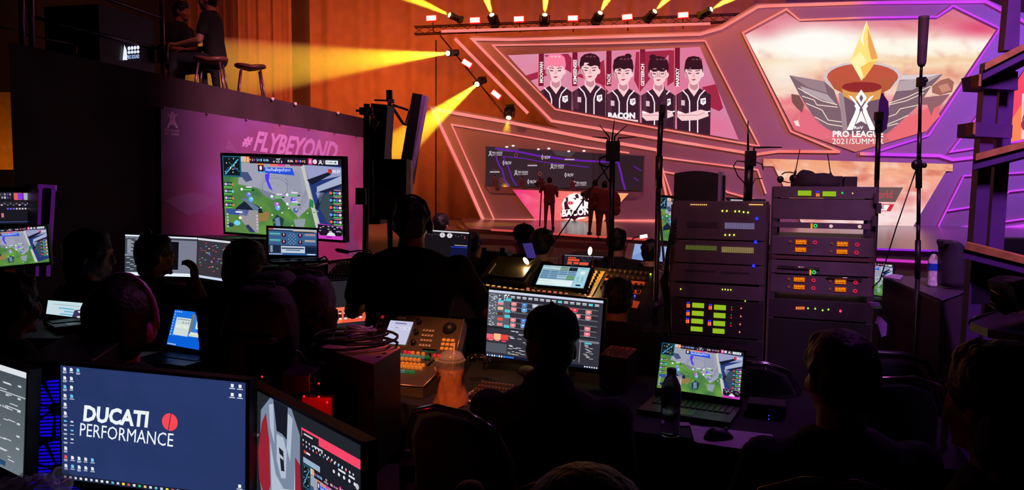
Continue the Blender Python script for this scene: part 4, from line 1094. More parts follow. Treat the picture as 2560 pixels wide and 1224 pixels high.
# ------------------------------------------------ bottles
WAT = mat('bottle plastic', (225, 230, 240), .08, var=0, trans=1.); WAT.node_tree.nodes['Principled BSDF'].inputs['IOR'].default_value = 1.25
CAPM = mat('bottle cap', (20, 20, 28), .4)
LABM = mat('blue bottle label', (90, 80, 150), .25, var=.5, scale=90); LABM.node_tree.nodes['Principled BSDF'].inputs['Alpha'].default_value = .7
def bottle(p, h, label, capm=None, labm=None, gm=None, ribs=6):
    r = h*.145; t = thing('water_bottle', label, 'bottle', p); gm = gm or WAT
    m = MB(); prof = [(r*.55, 0), (r*.95, h*.015), (r, h*.05)]
    for k in range(ribs*2):
        prof.append((r*(.93 if k % 2 else 1), h*(.08+.34*(k+1)/(ribs*2))))
    prof += [(r, h*.44), (r*.99, h*.5), (r*.97, h*.62), (r, h*.68), (r*.92, h*.76), (r*.6, h*.86), (r*.42, h*.9), (r*.4, h*.93)]
    m.lathe(prof, n=24); m.build('bottle_body', gm, t)
    m = MB(); m.lathe([(r*.46, h*.93), (r*.48, h*.935), (r*.48, h*.99), (r*.44, h)], n=20); m.build('cap', capm or CAPM, t)
    m = MB(); m.lathe([(r*1.012, h*.46), (r*1.012, h*.66)], n=24, cap=False); m.build('wrap_label', labm or LABM, t)
    return t
HAZP = mat('clear bottle plastic', (225, 222, 240), .06, var=0, trans=.85); HAZP.node_tree.nodes['Principled BSDF'].inputs['IOR'].default_value = 1.3
b = PZ(1675, 1088, DZ); bottle(b, .238, 'tall clear water bottle in front of the right laptop', gm=HAZP)
b = P(1018, 1262, 2.1); bottle(b+Vec((0, 0, -.0)), (1262-1117)/1900*2.1, 'water bottle with dark cap at the bottom edge, red reflections', gm=HAZP, labm=mat('dark label', (34, 30, 52), .3, var=.4, scale=50))
b = P(2331, 716, 3.5); bottle(b, .165, 'small water bottle standing on the case beside the black bag', capm=mat('navy cap', (18, 20, 50), .4), gm=mat('frosty bottle', (225, 205, 245), .2, var=.3, scale=50), labm=mat('royal blue label', (40, 80, 205), .3, var=.3, scale=50))
# iced drink in a bag
DRK = mat('milk tea', (200, 122, 82), .4, var=.15, scale=30); CLR = mat('clear cup plastic', (220, 205, 200), .1, var=0, trans=0.); CLR.node_tree.nodes['Principled BSDF'].inputs['Alpha'].default_value = .35
p = PZ(1128, 1008, DZ); t = thing('iced_drink', 'iced milk tea in a clear cup wrapped in a plastic bag', 'drink', p)
m = MB(); m.lathe([(.036, .005), (.047, .1), (.052, .165), (.056, .172), (.056, .18), (.050, .18)], n=24); m.build('cup', CLR, t)
m = MB(); m.lathe([(.035, .006), (.046, .1), (.049, .138)], n=24); m.build('drink', DRK, t)
m = MB(); m.lathe([(.052, .18), (.05, .19), (.04, .205), (.015, .214)], n=24); m.build('lid', CLR, t)
m = MB(); m.tube([(0, .0, .02), (.012, -.004, .245)], .0035, 8); m.build('straw', mat('pale straw', (230, 180, 165), .4), t)
m = MB(); random.seed(3); rings = []
for j in range(9):
    z = .002+.135*j/8; r = .066-.017*math.sin(j/8*PI/2)
    rings.append([Vec((r*(1+.09*math.sin(i*2.3+j*.9)+.05*math.sin(i*5+j))*math.cos(2*PI*i/26), r*(1+.09*math.sin(i*2.3+j*.9))*math.sin(2*PI*i/26), z+.006*math.sin(i*2+j))) for i in range(26)])
m.loft(rings, cap=False); m.tube([(-.045, -.035, .125), (-.06, -.045, .155), (-.05, -.04, .12)], .006, 6); 
BGM = mat('tan lit bag plastic', (215, 130, 88), .3, var=.25, scale=18, bump=.5); BGM.node_tree.nodes['Principled BSDF'].inputs['Alpha'].default_value = .75
m.build('carrier_bag', BGM, t)

# ------------------------------------------------ laptop, mouse and papers on the main table
laptop([(1655.8, 855.4), (1859, 880), (1849, 998.6), (1642, 968)], 3.0, lambda cv: game(cv, 1), 'open laptop showing the battle arena broadcast on the right table', DZ, hinge=None, depth=.23, bez=(.006, .01, .007, .02))
q = [PZ(1725, 1064, DZ), PZ(1930, 1087, DZ), PZ(1953, 1129, DZ), PZ(1850, 1123, DZ), PZ(1745, 1108, DZ), PZ(1736, 1104, DZ)]
m = MB(); m.prism([p+Vec((0, 0, .003)) for p in q], Vec((0, 0, -.003))); single('mouse_pad', m, mat('pale paper', (205, 190, 205), .7, var=.08), 'white paper sheet used as pad under the mouse', 'mouse pad')
p = PZ(1797, 1096, DZ); t = thing('computer_mouse', 'black curved computer mouse on the white sheet', 'mouse', p+Vec((0, 0, .003)), math.radians(-75))
m = MB(); rings = []
for j in range(9):
    y = -.05+.1*j/8; s_ = math.sqrt(max(.02, 1-(y/.052)**2)); hh = .036*s_*(1-.35*(y/.05)); w_ = .032*s_**.6
    rings.append([Vec((w_*math.cos(a), y, max(0, hh*math.sin(a)))) for a in [PI*k/10 for k in range(11)]])
m.loft(rings); m.build('shell', BLK, t); m = MB(); m.cyl((-.003, .028, .028), (.003, .028, .028), .007, n=10); m.build('scroll_wheel', GREYM, t)
for q, lb in (([(1698, 1054), (1722, 1054), (1727, 1063), (1700, 1063)], 'small grey slip of paper beside the tall bottle'), ([(1888, 1016), (1912, 1006), (1942, 1012), (1938, 1030)], 'pale sheet of paper right of the laptop'), ([(1165, 985), (1190, 970), (1215, 990), (1205, 1003), (1160, 1003)], 'white paper between the iced drink and keyboard')):
    m = MB(); m.prism([PZ(x, y, DZ+.003) for x, y in q], Vec((0, 0, -.002))); single('paper_sheet', m, mat('pale paper', (205, 190, 205), .7), lb, 'paper')
# compact keyboard beside the drink
k4 = [PZ(1208, 952, DZ+.02), PZ(1290, 962, DZ+.02), PZ(1262, 1003, DZ+.02), PZ(1172, 988, DZ+.02)]
t = thing('keyboard', 'black keyboard half hidden by the capped person', 'keyboard', k4[3])
m = MB(); m.prism(k4, Vec((0, 0, -.018))); m.build('case', BLK, t, world=True)
m = MB()
for i in range(10):
    for j in range(4):
        u, v = (i+.5)/10, (j+.5)/4; c = (k4[0]*(1-u)+k4[1]*u)*(1-v)+(k4[3]*(1-u)+k4[2]*u)*v; m.box(c+Vec((0, 0, .004)), (.012, .015, .008), Ez(VYAW))
m.build('keys', mat('warm key caps', (96, 70, 58), .4), t, world=True)
# cables near the drink
random.seed(8)
m = MB()
for k in range(3):
    b = P(1190, 920, 3.25); pts = [b+Vec((.04*math.cos(a*1.2+k)+.015*k, .03*math.sin(a+k), .02+.035*abs(math.sin(a*1.1+k)))) for a in [i*.45 for i in range(14)]]
    m.tube(pts, .004, 6)
for k in range(2):
    b = PZ(1230, 925, DZ); m.tube([b+Vec((-.04, 0, .01)), b+Vec((-.03+.01*k, 0, .06)), b+Vec((.0, .02, .085)), b+Vec((.05, .03, .06+.02*k))], .0045, 6)
single('cable', m, mat('black glossy cable', (30, 24, 26), .15, coat=1.), 'tangle of glossy black cables between the cup and the middle monitor', 'cable', loc=PZ(1200, 935, DZ))

# ------------------------------------------------ middle monitor
def vj(cv):
    cv.rect(0, 0, 1, 1, (52, 50, 60), 0); cv.rect(0, 0, 1, .035, (205, 212, 232), 1); cv.rect(0, .035, .2, .5, (88, 92, 104), 1)
    random.seed(9)
    for k in range(70): cv.rect(.005+.07*random.random(), .05+.48*random.random(), .012, .008, (205, 210, 222), 2)
    for k in range(20): cv.rect(.09+.1*random.random(), .045+.08*random.random(), .01, .02, random.choice([(235, 235, 245), (40, 36, 50)]), 2)
    for r in range(6):
        y = .145+r*.078; cv.rect(.205, y, .76, .012, (112, 112, 124), 2)
        if r % 2 == 0: cv.rect(.2, y-.06, .77, .05, (44, 42, 52), 1)
    for k in range(15):
        x = .205+k*.052; c = (225, 228, 236) if k not in (8, 13) else (70, 210, 220)
        cv.rect(x, .062, .035, .014 if k not in (8, 13) else .03, c, 3); cv.rect(x, .084, .035, .01, (205, 208, 218), 3)
    PKC, BLC, RDC = (238, 130, 135), (90, 165, 235), (225, 70, 80)
    for x, y, c in ((.21, .15, PKC), (.305, .15, (70, 120, 190)), (.4, .15, (190, 195, 205)), (.495, .15, PKC), (.21, .23, PKC), (.305, .225, BLC), (.4, .235, (120, 150, 190)), (.705, .15, RDC), (.745, .15, (235, 50, 80)), (.86, .16, PKC), (.86, .24, PKC), (.77, .23, PKC), (.21, .39, PKC), (.305, .385, (60, 120, 230)), (.21, .47, PKC), (.305, .46, BLC), (.86, .4, PKC), (.86, .48, (245, 120, 130))):
        cv.rect(x, y, .05, .05, c, 3); cv.rect(x+.015, y+.012, .018, .022, mix(c, (255, 255, 255), .5), 4); cv.rect(x+.005, y+.054, .035, .007, (200, 200, 210), 3)
    cv.rect(.595, .12, .05, .11, (80, 205, 215), 3); cv.rect(.6, .125, .04, .04, (20, 20, 30), 4); cv.rect(.597, .205, .05, .03, PKC, 4)
    for x, y, c in ((.09, .14, (80, 200, 220)), (.09, .165, PKC), (.09, .24, (235, 190, 150)), (.16, .1, (80, 200, 210)), (.155, .27, (80, 200, 210)), (.155, .35, (80, 200, 210)), (.09, .4, (245, 80, 70)), (.09, .48, PKC), (.155, .5, (80, 200, 210)), (.09, .32, (80, 50, 40))):
        cv.rect(x, y, .05, .045, c, 3)
    cv.rect(0, .545, .96, .02, (30, 28, 36), 2); cv.rect(0, .66, .07, .09, RDC, 3); cv.rect(0, .66, .06, .06, (250, 120, 150), 3); cv.rect(.068, .645, .062, .09, (245, 190, 140), 4); cv.rect(.13, .65, .07, .08, (235, 70, 60), 3)
    cv.rect(.02, .735, .04, .02, PKC, 4); cv.rect(.08, .735, .04, .02, PKC, 4); cv.rect(.14, .74, .04, .02, (250, 60, 120), 4)
    cv.rect(0, .79, .19, .14, (84, 86, 98), 2)
    for k in range(40): cv.rect(.2+.2*random.random(), .57+.36*random.random(), .02+.03*random.random(), .008, (205, 208, 218), 3)
    for k in range(6): cv.rect(.4, .6+k*.06, .4, .01, (100, 100, 112), 2)
    cv.rect(.82, .6, .17, .03, (120, 122, 134), 3); cv.rect(.87, .63, .06, .02, (70, 205, 220), 4)
    for k in range(14): cv.rect(.86+.06*random.random(), .66+.015*k, .03, .007, (205, 208, 218), 3)
    cv.rect(.83, .6, .008, .33, (130, 132, 144), 4)
    cv.rect(0, .96, 1, .04, (20, 24, 44), 3)
    for k in range(8): cv.rect(.01+k*.022, .968, .013, .024, [(235, 240, 250), (80, 160, 250), (240, 240, 245)][k % 3], 4)
    cv.rect(.17, .968, .09, .02, (50, 120, 230), 4)
    for k in range(6): cv.rect(.88+k*.02, .968, .012, .02, (225, 228, 240), 4)
monitor([(1222.6, 723.3), (1508.7, 751.5), (1495.7, 923.6), (1214.5, 888.8)], 3.42, vj, 'middle monitor filled with a dark clip grid program', desk=DZ, bez=(.006, .012, .01, .02))
# mini tower with orange lit vent
z = P(1545, 880, 3.25).z; vp = [PZ(1527, 862, z), PZ(1592, 871, z), PZ(1566, 895, z), PZ(1500, 885, z)]
t = thing('mini_computer', 'mini computer with an orange lit slotted vent on top', 'computer', (vp[3].x, vp[3].y, DZ))
m = MB(); m.prism([p+Vec((0, 0, -.004)) for p in vp], Vec((0, 0, -(z-DZ-.006)))); m.build('case', BLK, t, world=True)
m = MB()
def vq(u, v): return (vp[0]*(1-u)+vp[1]*u)*(1-v)+(vp[3]*(1-u)+vp[2]*u)*v
for k in range(12):
    u = k/11; m.prism([vq(max(0, u-.018), 0), vq(min(1, u+.018), 0), vq(min(1, u+.018), 1), vq(max(0, u-.018), 1)], Vec((0, 0, -.003)))
for v in (0, .92): m.prism([vq(0, v), vq(1, v), vq(1, v+.08), vq(0, v+.08)], Vec((0, 0, -.003)))
m.build('vent_grille', mat('orange lit grille', (235, 130, 90), .4, .3, var=.1), t, world=True)  # orange light on the vent is put into the grille colour
light('vent_light', 'POINT', vq(.4, .5)+Vec((-.1, .15, .25)), (0, 0, 0), (255, 120, 60), .7, 0)

# ------------------------------------------------ video switcher
SWM = mat('bronze lit switcher panel', (98, 84, 72), .4, .3, var=.08)
UQ = [P(952, 782, 3.62), P(1160, 798, 3.44), P(1141, 885, 3.28), P(925, 868, 3.46)]
zf = UQ[2].z; LQ = [PZ(925, 868, zf+.0), PZ(1141, 885, zf), P(1058, 967, 3.03), P(880, 950, 3.16)]
LQ[0] = UQ[3]; LQ[1] = UQ[2]
t = thing('video_switcher', 'video switcher console with rows of coloured buttons and small screen', 'console', (LQ[3].x, LQ[3].y, DZ))
def nrm(q): n = (q[1]-q[0]).cross(q[3]-q[0]).normalized(); return -n if n.dot(EYE-q[0]) < 0 else n
NU, NL = nrm(UQ), nrm(LQ)
m = MB(); m.prism([UQ[0], UQ[1], UQ[2], UQ[3]], -NU*.05); m.build('upper_panel', SWM, t, world=True)
m = MB(); base = [Vec((p.x, p.y, DZ)) for p in LQ]; m.add(LQ+base, [(0, 1, 2, 3), (3, 2, 6, 7), (2, 1, 5, 6), (0, 3, 7, 4), (7, 6, 5, 4), (1, 0, 4, 5)]); m.build('lower_panel', SWM, t, world=True)
m = MB(); b2 = [Vec((p.x, p.y, DZ)) for p in UQ]; u2 = [p-NU*.05 for p in UQ]; m.add(u2+b2, [(0, 1, 5, 4), (1, 2, 6, 5), (3, 0, 4, 7), (2, 3, 7, 6)]); m.build('rear_housing', BLKM, t, world=True)
fU, fL = onplane(UQ, NU), onplane(LQ, NL)
sq = [fU(.15, .2).translation, fU(.43, .2).translation, fU(.41, .86).translation, fU(.13, .86).translation]
for i in range(4): sq[i] = sq[i]+NU*.002
def swui(cv):
    cv.rect(0, 0, 1, 1, (196, 196, 226), 0); cv.rect(.25, .08, .5, .05, (110, 110, 140), 1)
    for k in range(4): cv.rect(.08+k*.23, .26, .18, .09, (232, 232, 246), 1); cv.rect(.11+k*.23, .29, .1, .03, (120, 120, 150), 2)
    cv.rect(.45, .5, .2, .1, (240, 240, 250), 1); cv.rect(.1, .52, .28, .05, (150, 150, 178), 1); cv.disc(.12, .75, .05, .06, (170, 170, 205), 1)
screen_part(t, sq, swui)
def btn(w_, d_, h): return lambda mb: mb.rbox((0, 0, h/2), (w_, d_, h), .002)
AMB, TEAL, REDB, GRN, CRM = mat('amber button', (235, 160, 70), .4, emit=(255, 150, 50), es=.25), mat('teal button', (110, 160, 150), .4, emit=(90, 160, 150), es=.2), mat('red button', (215, 60, 70), .4, emit=(255, 50, 60), es=.3), mat('green button', (60, 150, 90), .4, emit=(40, 150, 80), es=.2), mat('cream button', (225, 190, 150), .45)
studs(t, 'button', [fU(.04, v) for v in (.12,)], REDB, btn(.014, .014, .006))
studs(t, 'button', [fU(.04, v) for v in (.32, .5, .68, .86)] + [fU(.25, .96), fU(.34, .96)], CRM, btn(.014, .012, .006))
studs(t, 'label_plate', [fU(.27, .1)], CRM, btn(.05, .012, .002))
studs(t, 'rotary_knob', [fU(.5, v) for v in (.2, .5, .8)], BLK, lambda mb: mb.lathe([(.012, 0), (.011, .018), (.009, .02)], n=14))
studs(t, 'key', [fU(.58+.035*i, .42+.14*j) for i in range(4) for j in range(4)], mat('ivory key', (205, 185, 175), .4), btn(.011, .012, .006))
studs(t, 'button', [fU(.83+.05*i, .64+.12*j) for i in range(3) for j in range(3)], AMB, btn(.016, .014, .006))
studs(t, 'trackball', [fU(.86, .3)], BLK, lambda mb: mb.lathe([(.034, 0), (.03, .008), (.02, .02), (.008, .026)], n=20))
rows = [(.14, 8, REDB, .35), (.27, 9, TEAL, .35), (.38, 8, AMB, .35), (.52, 9, AMB, .35), (.62, 9, AMB, .35), (.76, 8, TEAL, .35)]
rr = [(.1, REDB, (.45, .5)), (.1, AMB, (.54, .6, .66)), (.2, TEAL, tuple(.42+.045*i for i in range(7))), (.2, GRN, (.735, .78)), (.3, AMB, tuple(.42+.05*i for i in range(6))), (.44, AMB, tuple(.42+.05*i for i in range(8))), (.53, AMB, tuple(.42+.05*i for i in range(8))), (.66, TEAL, tuple(.42+.045*i for i in range(5))), (.66, GRN, (.645, .69, .73)), (.75, AMB, (.43, .53)), (.13, REDB, (.8, .85)), (.24, AMB, (.86,))]
for v, m_, us in rr: studs(t, 'button', [fL(u, v) for u in us], m_, btn(.0135, .013, .012))
m = MB(); a = fL(.82, .3); m.box((0, 0, 0), (.012, .07, .002)); m.tube([(0, 0, 0), (0, 0, .05)], .005, 8); m.box((0, 0, .055), (.07, .014, .01))
o = m.build('fader_lever', CHROME, t); o.matrix_basis = rootm(t).inverted() @ a
m = MB(); m.cyl(UQ[1]+NU*.004, UQ[2]+NU*.004, .003); m.cyl(LQ[1]+NL*.002, LQ[2]+NL*.002, .003); m.cyl(LQ[2]+NL*.001, LQ[3]+NL*.001, .003); m.cyl(UQ[0]+NU*.004, UQ[3]+NU*.004, .003); m.build('edge_trim', mat('copper lit edge', (200, 150, 120), .3, .8), t, world=True)

# ------------------------------------------------ audio mixing console
BQ = [P(1232, 648, 5.35), P(1648, 680, 5.0), P(1606, 772, 4.5), P(1188, 712, 4.86)]
NB = nrm(BQ); t = thing('mixing_console', 'large digital mixing console with touch screen and two glowing lamps', 'console', (BQ[3].x, BQ[3].y, .78))
m = MB(); m.add(BQ+[Vec((p.x, p.y, .79)) for p in BQ], [(0, 1, 2, 3), (3, 2, 6, 7), (2, 1, 5, 6), (1, 0, 4, 5), (0, 3, 7, 4), (7, 6, 5, 4)]); m.build('body', mat('dark console shell', (52, 42, 42), .4, var=.1), t, world=True)
m = MB(); e = [P(1640, 672, 5.05), P(1655, 690, 4.95), P(1662, 720, 4.8), P(1655, 750, 4.65), P(1640, 768, 4.55)]
m.tube(e, [.01, .03, .035, .03, .02], 10); m.build('side_cheek', mat('violet sheen cheek', (90, 70, 110), .25), t, world=True)
# raised dark lid at left
lid = [P(1245, 650, 5.28)+Vec((0, 0, .03)), P(1352, 657, 5.15)+Vec((0, 0, .03)), P(1314, 716, 4.82)+Vec((0, 0, .03)), P(1205, 704, 4.93)+Vec((0, 0, .03))]
m = MB(); m.prism(lid, -NB*.03); m.build('blank_module', mat('blank module grey', (44, 38, 36), .35), t, world=True)
m = MB(); c = (lid[0]+lid[1]+lid[2]+lid[3])/4; ins = [c+(p-c)*.82+NB*.006 for p in lid]; m.tube([ins[0].lerp(ins[3], .4), ins[3].lerp(ins[0], .06), ins[3].lerp(ins[2], .06), ins[2].lerp(ins[3], .08), ins[2].lerp(ins[1], .08), ins[1].lerp(ins[2], .3)], .006, 6); m.build('module_rim', mat('grey rim', (110, 100, 98), .3), t, world=True)
cq = [P(1359.4, 662, 5.05), P(1476, 669.7, 4.95), P(1458.5, 720.8, 4.62), P(1339, 710.8, 4.72)]
NQ = nrm(cq); 
for i in range(4): cq[i] = cq[i]+Vec((0, 0, .045))
cq, NQ, _ = ray_corners([(1359.4, 662), (1476, 669.7), (1458.5, 720.8), (1339, 710.8)], 4.75, wa=.3, tilts=(20, 65), yaws=(-40, 10))
slab(expand(cq, .03, .02, .014, .02), NQ, .025).build('display_housing', BLK, t, world=True)
def mixui(cv):
    cv.rect(0, 0, 1, 1, (150, 190, 205), 0)
    C = [[(180, 215, 220), (190, 222, 220), (130, 160, 140), (30, 34, 46)], [(110, 150, 185), (110, 150, 185), (115, 155, 185), (115, 155, 185)], [(110, 150, 185), (115, 155, 190), (160, 195, 215), (110, 165, 120)]]
    for r in range(3):
        for c in range(4):
            x, y = .02+c*.185, .03+r*.215; cv.rect(x, y, .175, .19, C[r][c], 1)
            for k in range(7): cv.rect(x+.012+k*.022, y+.03, .012, .03, (50, 60, 70), 2)
            cv.rect(x, y+.165, .175, .02, (40, 50, 66), 2)
    cv.rect(.02, .69, .72, .28, (222, 240, 240), 1); cv.rect(.02, .78, .3, .01, (150, 170, 170), 2); cv.rect(.05, .9, .35, .008, (150, 170, 170), 2)
    cv.rect(.76, .03, .22, .94, (165, 210, 225), 1); cv.rect(.8, .06, .15, .02, (60, 130, 90), 2); cv.rect(.83, .2, .1, .15, (225, 235, 235), 2)
    for k in range(8): cv.rect(.79+.1*(k % 2), .48+.07*(k//2), .05, .03, (120, 160, 180), 2)
    cv.rect(.82, .84, .1, .08, (40, 60, 100), 2)
screen_part(t, cq, mixui)
fB = onplane(BQ, NB)
random.seed(4)
GOLD = mat('gold lit panel', (190, 150, 80), .5, var=.3, scale=60)
m = MB()
for (u0, v0, u1, v1) in ((.60, .12, .70, .95), (.02, .93, .62, 1.0)):
    m.prism([fB(u0, v0).translation+NB*.003, fB(u1, v0).translation+NB*.003, fB(u1, v1).translation+NB*.003, fB(u0, v1).translation+NB*.003], -NB*.003)
m.build('control_strip', GOLD, t, world=True)
m = MB()
for v in (.32, .56): m.prism([fB(.72, v).translation+NB*.003, fB(.95, v).translation+NB*.003, fB(.95, v+.09).translation+NB*.003, fB(.72, v+.09).translation+NB*.003], -NB*.003)
m.prism([fB(.86, .84).translation+NB*.003, fB(.97, .84).translation+NB*.003, fB(.97, 1.).translation+NB*.003, fB(.86, 1.).translation+NB*.003], -NB*.003)
m.build('orange_strip', mat('orange lit strip', (225, 110, 60), .5, emit=(255, 90, 40), es=.18), t, world=True)
studs(t, 'rotary_knob', [fB(.61+.03*i, .2+.09*j) for i in range(3) for j in range(8)], BLK, lambda mb: mb.lathe([(.009, 0), (.008, .022), (.006, .024)], n=10))
studs(t, 'encoder', [fB(.73+.03*i, .12+.17*j) for i in range(8) for j in range(4)], mat('bronze knob', (120, 84, 56), .35, .5), lambda mb: mb.lathe([(.011, 0), (.01, .02), (.006, .024)], n=10))
studs(t, 'button', [fB(.04+.036*i, .965) for i in range(16)], mat('warm lit key', (245, 195, 110), .4, emit=(255, 190, 90), es=.7), btn(.02, .012, .008))
studs(t, 'button', [fB(.32+.033*i, .90) for i in range(8)], mat('rose lit key', (240, 150, 120), .4, emit=(255, 130, 90), es=.5), btn(.018, .016, .008))
for pts, c, nm in (([(.615, .1)], (60, 70, 255), 'blue'), ([(.615, .02), (.6, .06)], (255, 50, 60), 'red'), ([(.79, .09), (.96, .1), (.88, .62), (.905, .62)], (190, 255, 40), 'green'), ([(.93, .73)], (70, 90, 255), 'blue2'), ([(.92, .86), (.90, .86)], (220, 255, 60), 'green2')):
    studs(t, 'indicator', [fB(*p) for p in pts], glow('indicator '+nm, c, 1.6), lambda mb: mb.ball((0, 0, .006), (.006, .008, .006)))
LAMPM = glow('warm gooseneck bulb', (255, 236, 190), 5.)
for (x, y, d, bu, bv, an) in ((1315, 652, 5.05, .42, .08, -.6), (1475, 627, 5.0, .62, 0.02, .1)):
    p = P(x, y, d); b = fB(bu, bv).translation; m = MB()
    m.tube([b, b+Vec((0, 0, .06)), p.lerp(b, .3)+Vec((0, 0, .03)), p+Vec((0, 0, -.025))], .004, 6); m.build('gooseneck', BLKM, t, world=True)
    m = MB(); m.ball(p, (.014, .014, .028), R=Ey(an)); m.build('lamp_bulb', LAMPM, t, world=True)
    light('gooseneck_light', 'POINT', p+Vec((0, -.04, -.03)), (0, 0, 0), (255, 205, 120), 2.2, 0)
# ------------------------------------------------ printed banner and black balcony on the left
BDIR = (P(915, 345, 10.6) - P(402, 265, 6.5)); BDIR.z = 0; BDIR.normalize()
BN = Vec((BDIR.y, -BDIR.x, 0))            # out of the wall towards the hall
BN = -BN if BN.dot(EYE - P(402, 265, 6.5)) < 0 else BN
BO = P(402, 265, 6.5)
def Bp(x, y, off=0.):
    r = ray(x, y); o = BO+BN*off; return EYE + r*((o-EYE).dot(BN)/r.dot(BN))
zt = (Bp(402, 265).z + Bp(915, 345).z)/2
A0, A1 = Bp(402, 265), Bp(918, 345)
t = thing('printed_banner', 'large pink purple printed banner with slanted hashtag slogan', 'banner', (A0.x, A0.y, 0))
cv = Cv(BO, BDIR, Vec((0, 0, 1)), .003)
if cv.N.dot(BN) < 0: cv.N = -cv.N
cv.gain = 1.
BP_ = [(402, 265), (918, 345), (918, 640), (405, 700)]
def bcol(x, y):
    n = noise.fractal(Vec((x/120, y/90, 1)), 1., 2., 3); n2 = noise.fractal(Vec((x/50+y/60, y/200, 8)), 1., 2., 2)
    t_ = (x-402)/510; c = mix((112, 66, 132), (190, 100, 165), t_*1.2)
    c = mix(c, (170, 50, 120), max(0, min(1, (y-380)/200))*.7)
    c = mix(c, (150, 100, 200), max(0, n)*.8); c = mix(c, (235, 150, 175), max(0, n2)*.8 if x > 600 else 0)
    return c
cv.grid(402, 262, 922, 704, 14, bcol, [BP_], 0)
cv.N = cv.N
LT = (225, 175, 240)
logo(cv, 430, 278, 42, LT, 1)
cv.text('PRO LEAGUE', 411, 321, 37, 6, LT, 1, .03, 0, None, .1); cv.text('2021 SUMMER', 411, 329, 37, 7, LT, 1, .01, 0, None, .1)
cv.text('ROV PRO LEAGUE 2021 : SUMMER', 677, 313, 116, 5, (200, 120, 170), 1, 0, 0, None, .1)
cv.text('#', 603, 338, 30, 27, (225, 165, 240), 1, .05, .45, None, .2)
cv.text('FLYBEYOND', 632, 325, 212, 52, (225, 165, 240), 1, .035, .5, None, .14)
for q in ([(700, 660), (760, 600), (745, 640), (790, 630), (740, 690)], [(570, 345), (598, 385), (560, 372)], [(866, 440), (872, 560), (890, 500), (884, 590), (905, 640), (866, 640)], [(405, 500), (480, 480), (555, 500), (470, 540)]):
    cv.poly(q, (150, 92, 160), 1)
PRB = attr_mat('banner print', False, rough=.5)
cv.build('print', t, PRB)
m = MB(); m.prism([Bp(*p, -.01) for p in BP_], -BN*.02); m.build('cloth', mat('banner cloth', (110, 60, 100), .7), t, world=True)
studs(t, 'eyelet', [Mat.Translation(Bp(x, y, .012)) for x, y in ((408, 269), (518, 285), (616, 300), (700, 312), (772, 324), (836, 334), (890, 343))], CHROME, lambda mb: mb.ball((0, 0, 0), .012, nu=8, nv=6))
# platform: black cloth front, top at 2.57 m
PT = 2.57
def on_top(x, y): return PZ(x, y, PT)
e0 = Bp(405, 300, -.06); far = e0 + BDIR*(Bp(930, 345).y-e0.y)/BDIR.y; near = Bp(29, 300, -.06)
dp = -BN*4.2; dpn = ray(28, 300); dpn = Vec((dpn.x, dpn.y, 0))*3.6
m = MB(); a, b = Vec((near.x, near.y, 0)), Vec((far.x, far.y, 0)); m.prism([a, b, b+dp, a+dpn], Vec((0, 0, PT-.02)))
o = single('balcony_platform', m, mat('black balcony cloth', (66, 42, 54), .9, var=.3, scale=2.5, bump=.2), 'tall platform covered in black cloth behind the printed banner', 'platform')
for k, (x, y) in enumerate(((681, 240), (738, 252), (845, 275))):
    p = Bp(x, y, -.04); mb = MB(); mb.ball((0, 0, 0), .022, nu=8, nv=6); o = mb.build('screw_cap', mat('pale metal dot', (235, 215, 215), .4), None); o.location = Vec((p.x, p.y, PT-.03)); tag(o, ['pale metal dot on the balcony edge nearest the stool', 'pale metal dot on the balcony edge, middle of three', 'pale metal dot on the balcony edge nearest the column speakers'][k], 'fitting')
# railing
RAILM = mat('satin rail metal', (150, 105, 150), .3, .7)
edge = lambda s_: near + (far-near)*s_
def rail_pt(x, y):   # point on the platform edge plane
    r = ray(x, y); o = e0; return EYE + r*((o-EYE).dot(BN)/r.dot(BN))
t = thing('balcony_railing', 'metal railing with thin posts along the balcony edge', 'railing', Vec((rail_pt(404, 100).x, rail_pt(404, 100).y, PT)))
for x, y0, y1, r in ((402, -60, 130, .018), (72, -120, 58, .02), (48, -120, 52, .02)):
    p0, p1 = rail_pt(x, y0), rail_pt(x+2, y1); m = MB(); m.cyl(p0, Vec((p0.x, p0.y, PT-.02)), r); m.build('post', RAILM, t, world=True)
m = MB(); m.cyl(rail_pt(402, 130)+BN*.02+Vec((0, 0, .05)), rail_pt(402, 158)+BN*.02, .045); m.build('clamp', BLKM, t, world=True)
for a, b in (((72, 40), (402, 124)), ((100, -60), (402, 44)), ((0, 68), (72, 86)), ((60, 86), (189, 112))):
    m = MB(); m.cyl(rail_pt(*a), rail_pt(*b), .014 if a[0] in (72, 100) else .005); m.build('rail', mat('violet dark rail', (70, 45, 90), .35, .6), t, world=True)
m = MB(); m.cyl(rail_pt(189, 111), rail_pt(189, 133), .01); m.build('short_post', mat('orange lit post', (190, 110, 60), .4, .5), t, world=True)
# black cabinet with white mark on the balcony
q = [(300, 112), (349, 112), (349, 152), (303, 154)]
pz = rail_pt(322, 150)+dp*.12; t = thing('lit_cabinet', 'black cabinet with a small white glowing company mark on the balcony', 'cabinet', (pz.x, pz.y, PT))
m = MB(); R = Ez(math.atan2(BDIR.y, BDIR.x)); d0 = -BN*.02
cA = rail_pt(325, 130)+BN*.03
m.box(cA+dp*.07, (.62, .5, .62), R); m.build('case', mat('black cabinet', (14, 13, 20), .4), t, world=True)
cv = Cv(cA+dp*.07+BN*.262, BDIR, Vec((0, 0, 1)), .002); cv.N = BN if cv.N.dot(BN) < 0 else cv.N
cv.poly([(306, 150), (310, 112), (316, 125), (318, 150)], (235, 240, 255), 1)
for k in range(4): cv.disc(322+k*7.5, 121-k*.8, 3.4, 5, (235, 240, 255), 1); cv.disc(322+k*7.5, 131-k*.6, 3.6, 4, (225, 235, 255), 1)
cv.text('PRO SOUND', 317, 138, 31, 10, (170, 195, 245), 1, .03, 0, None, -.08)
cv.build('lit_mark', t)
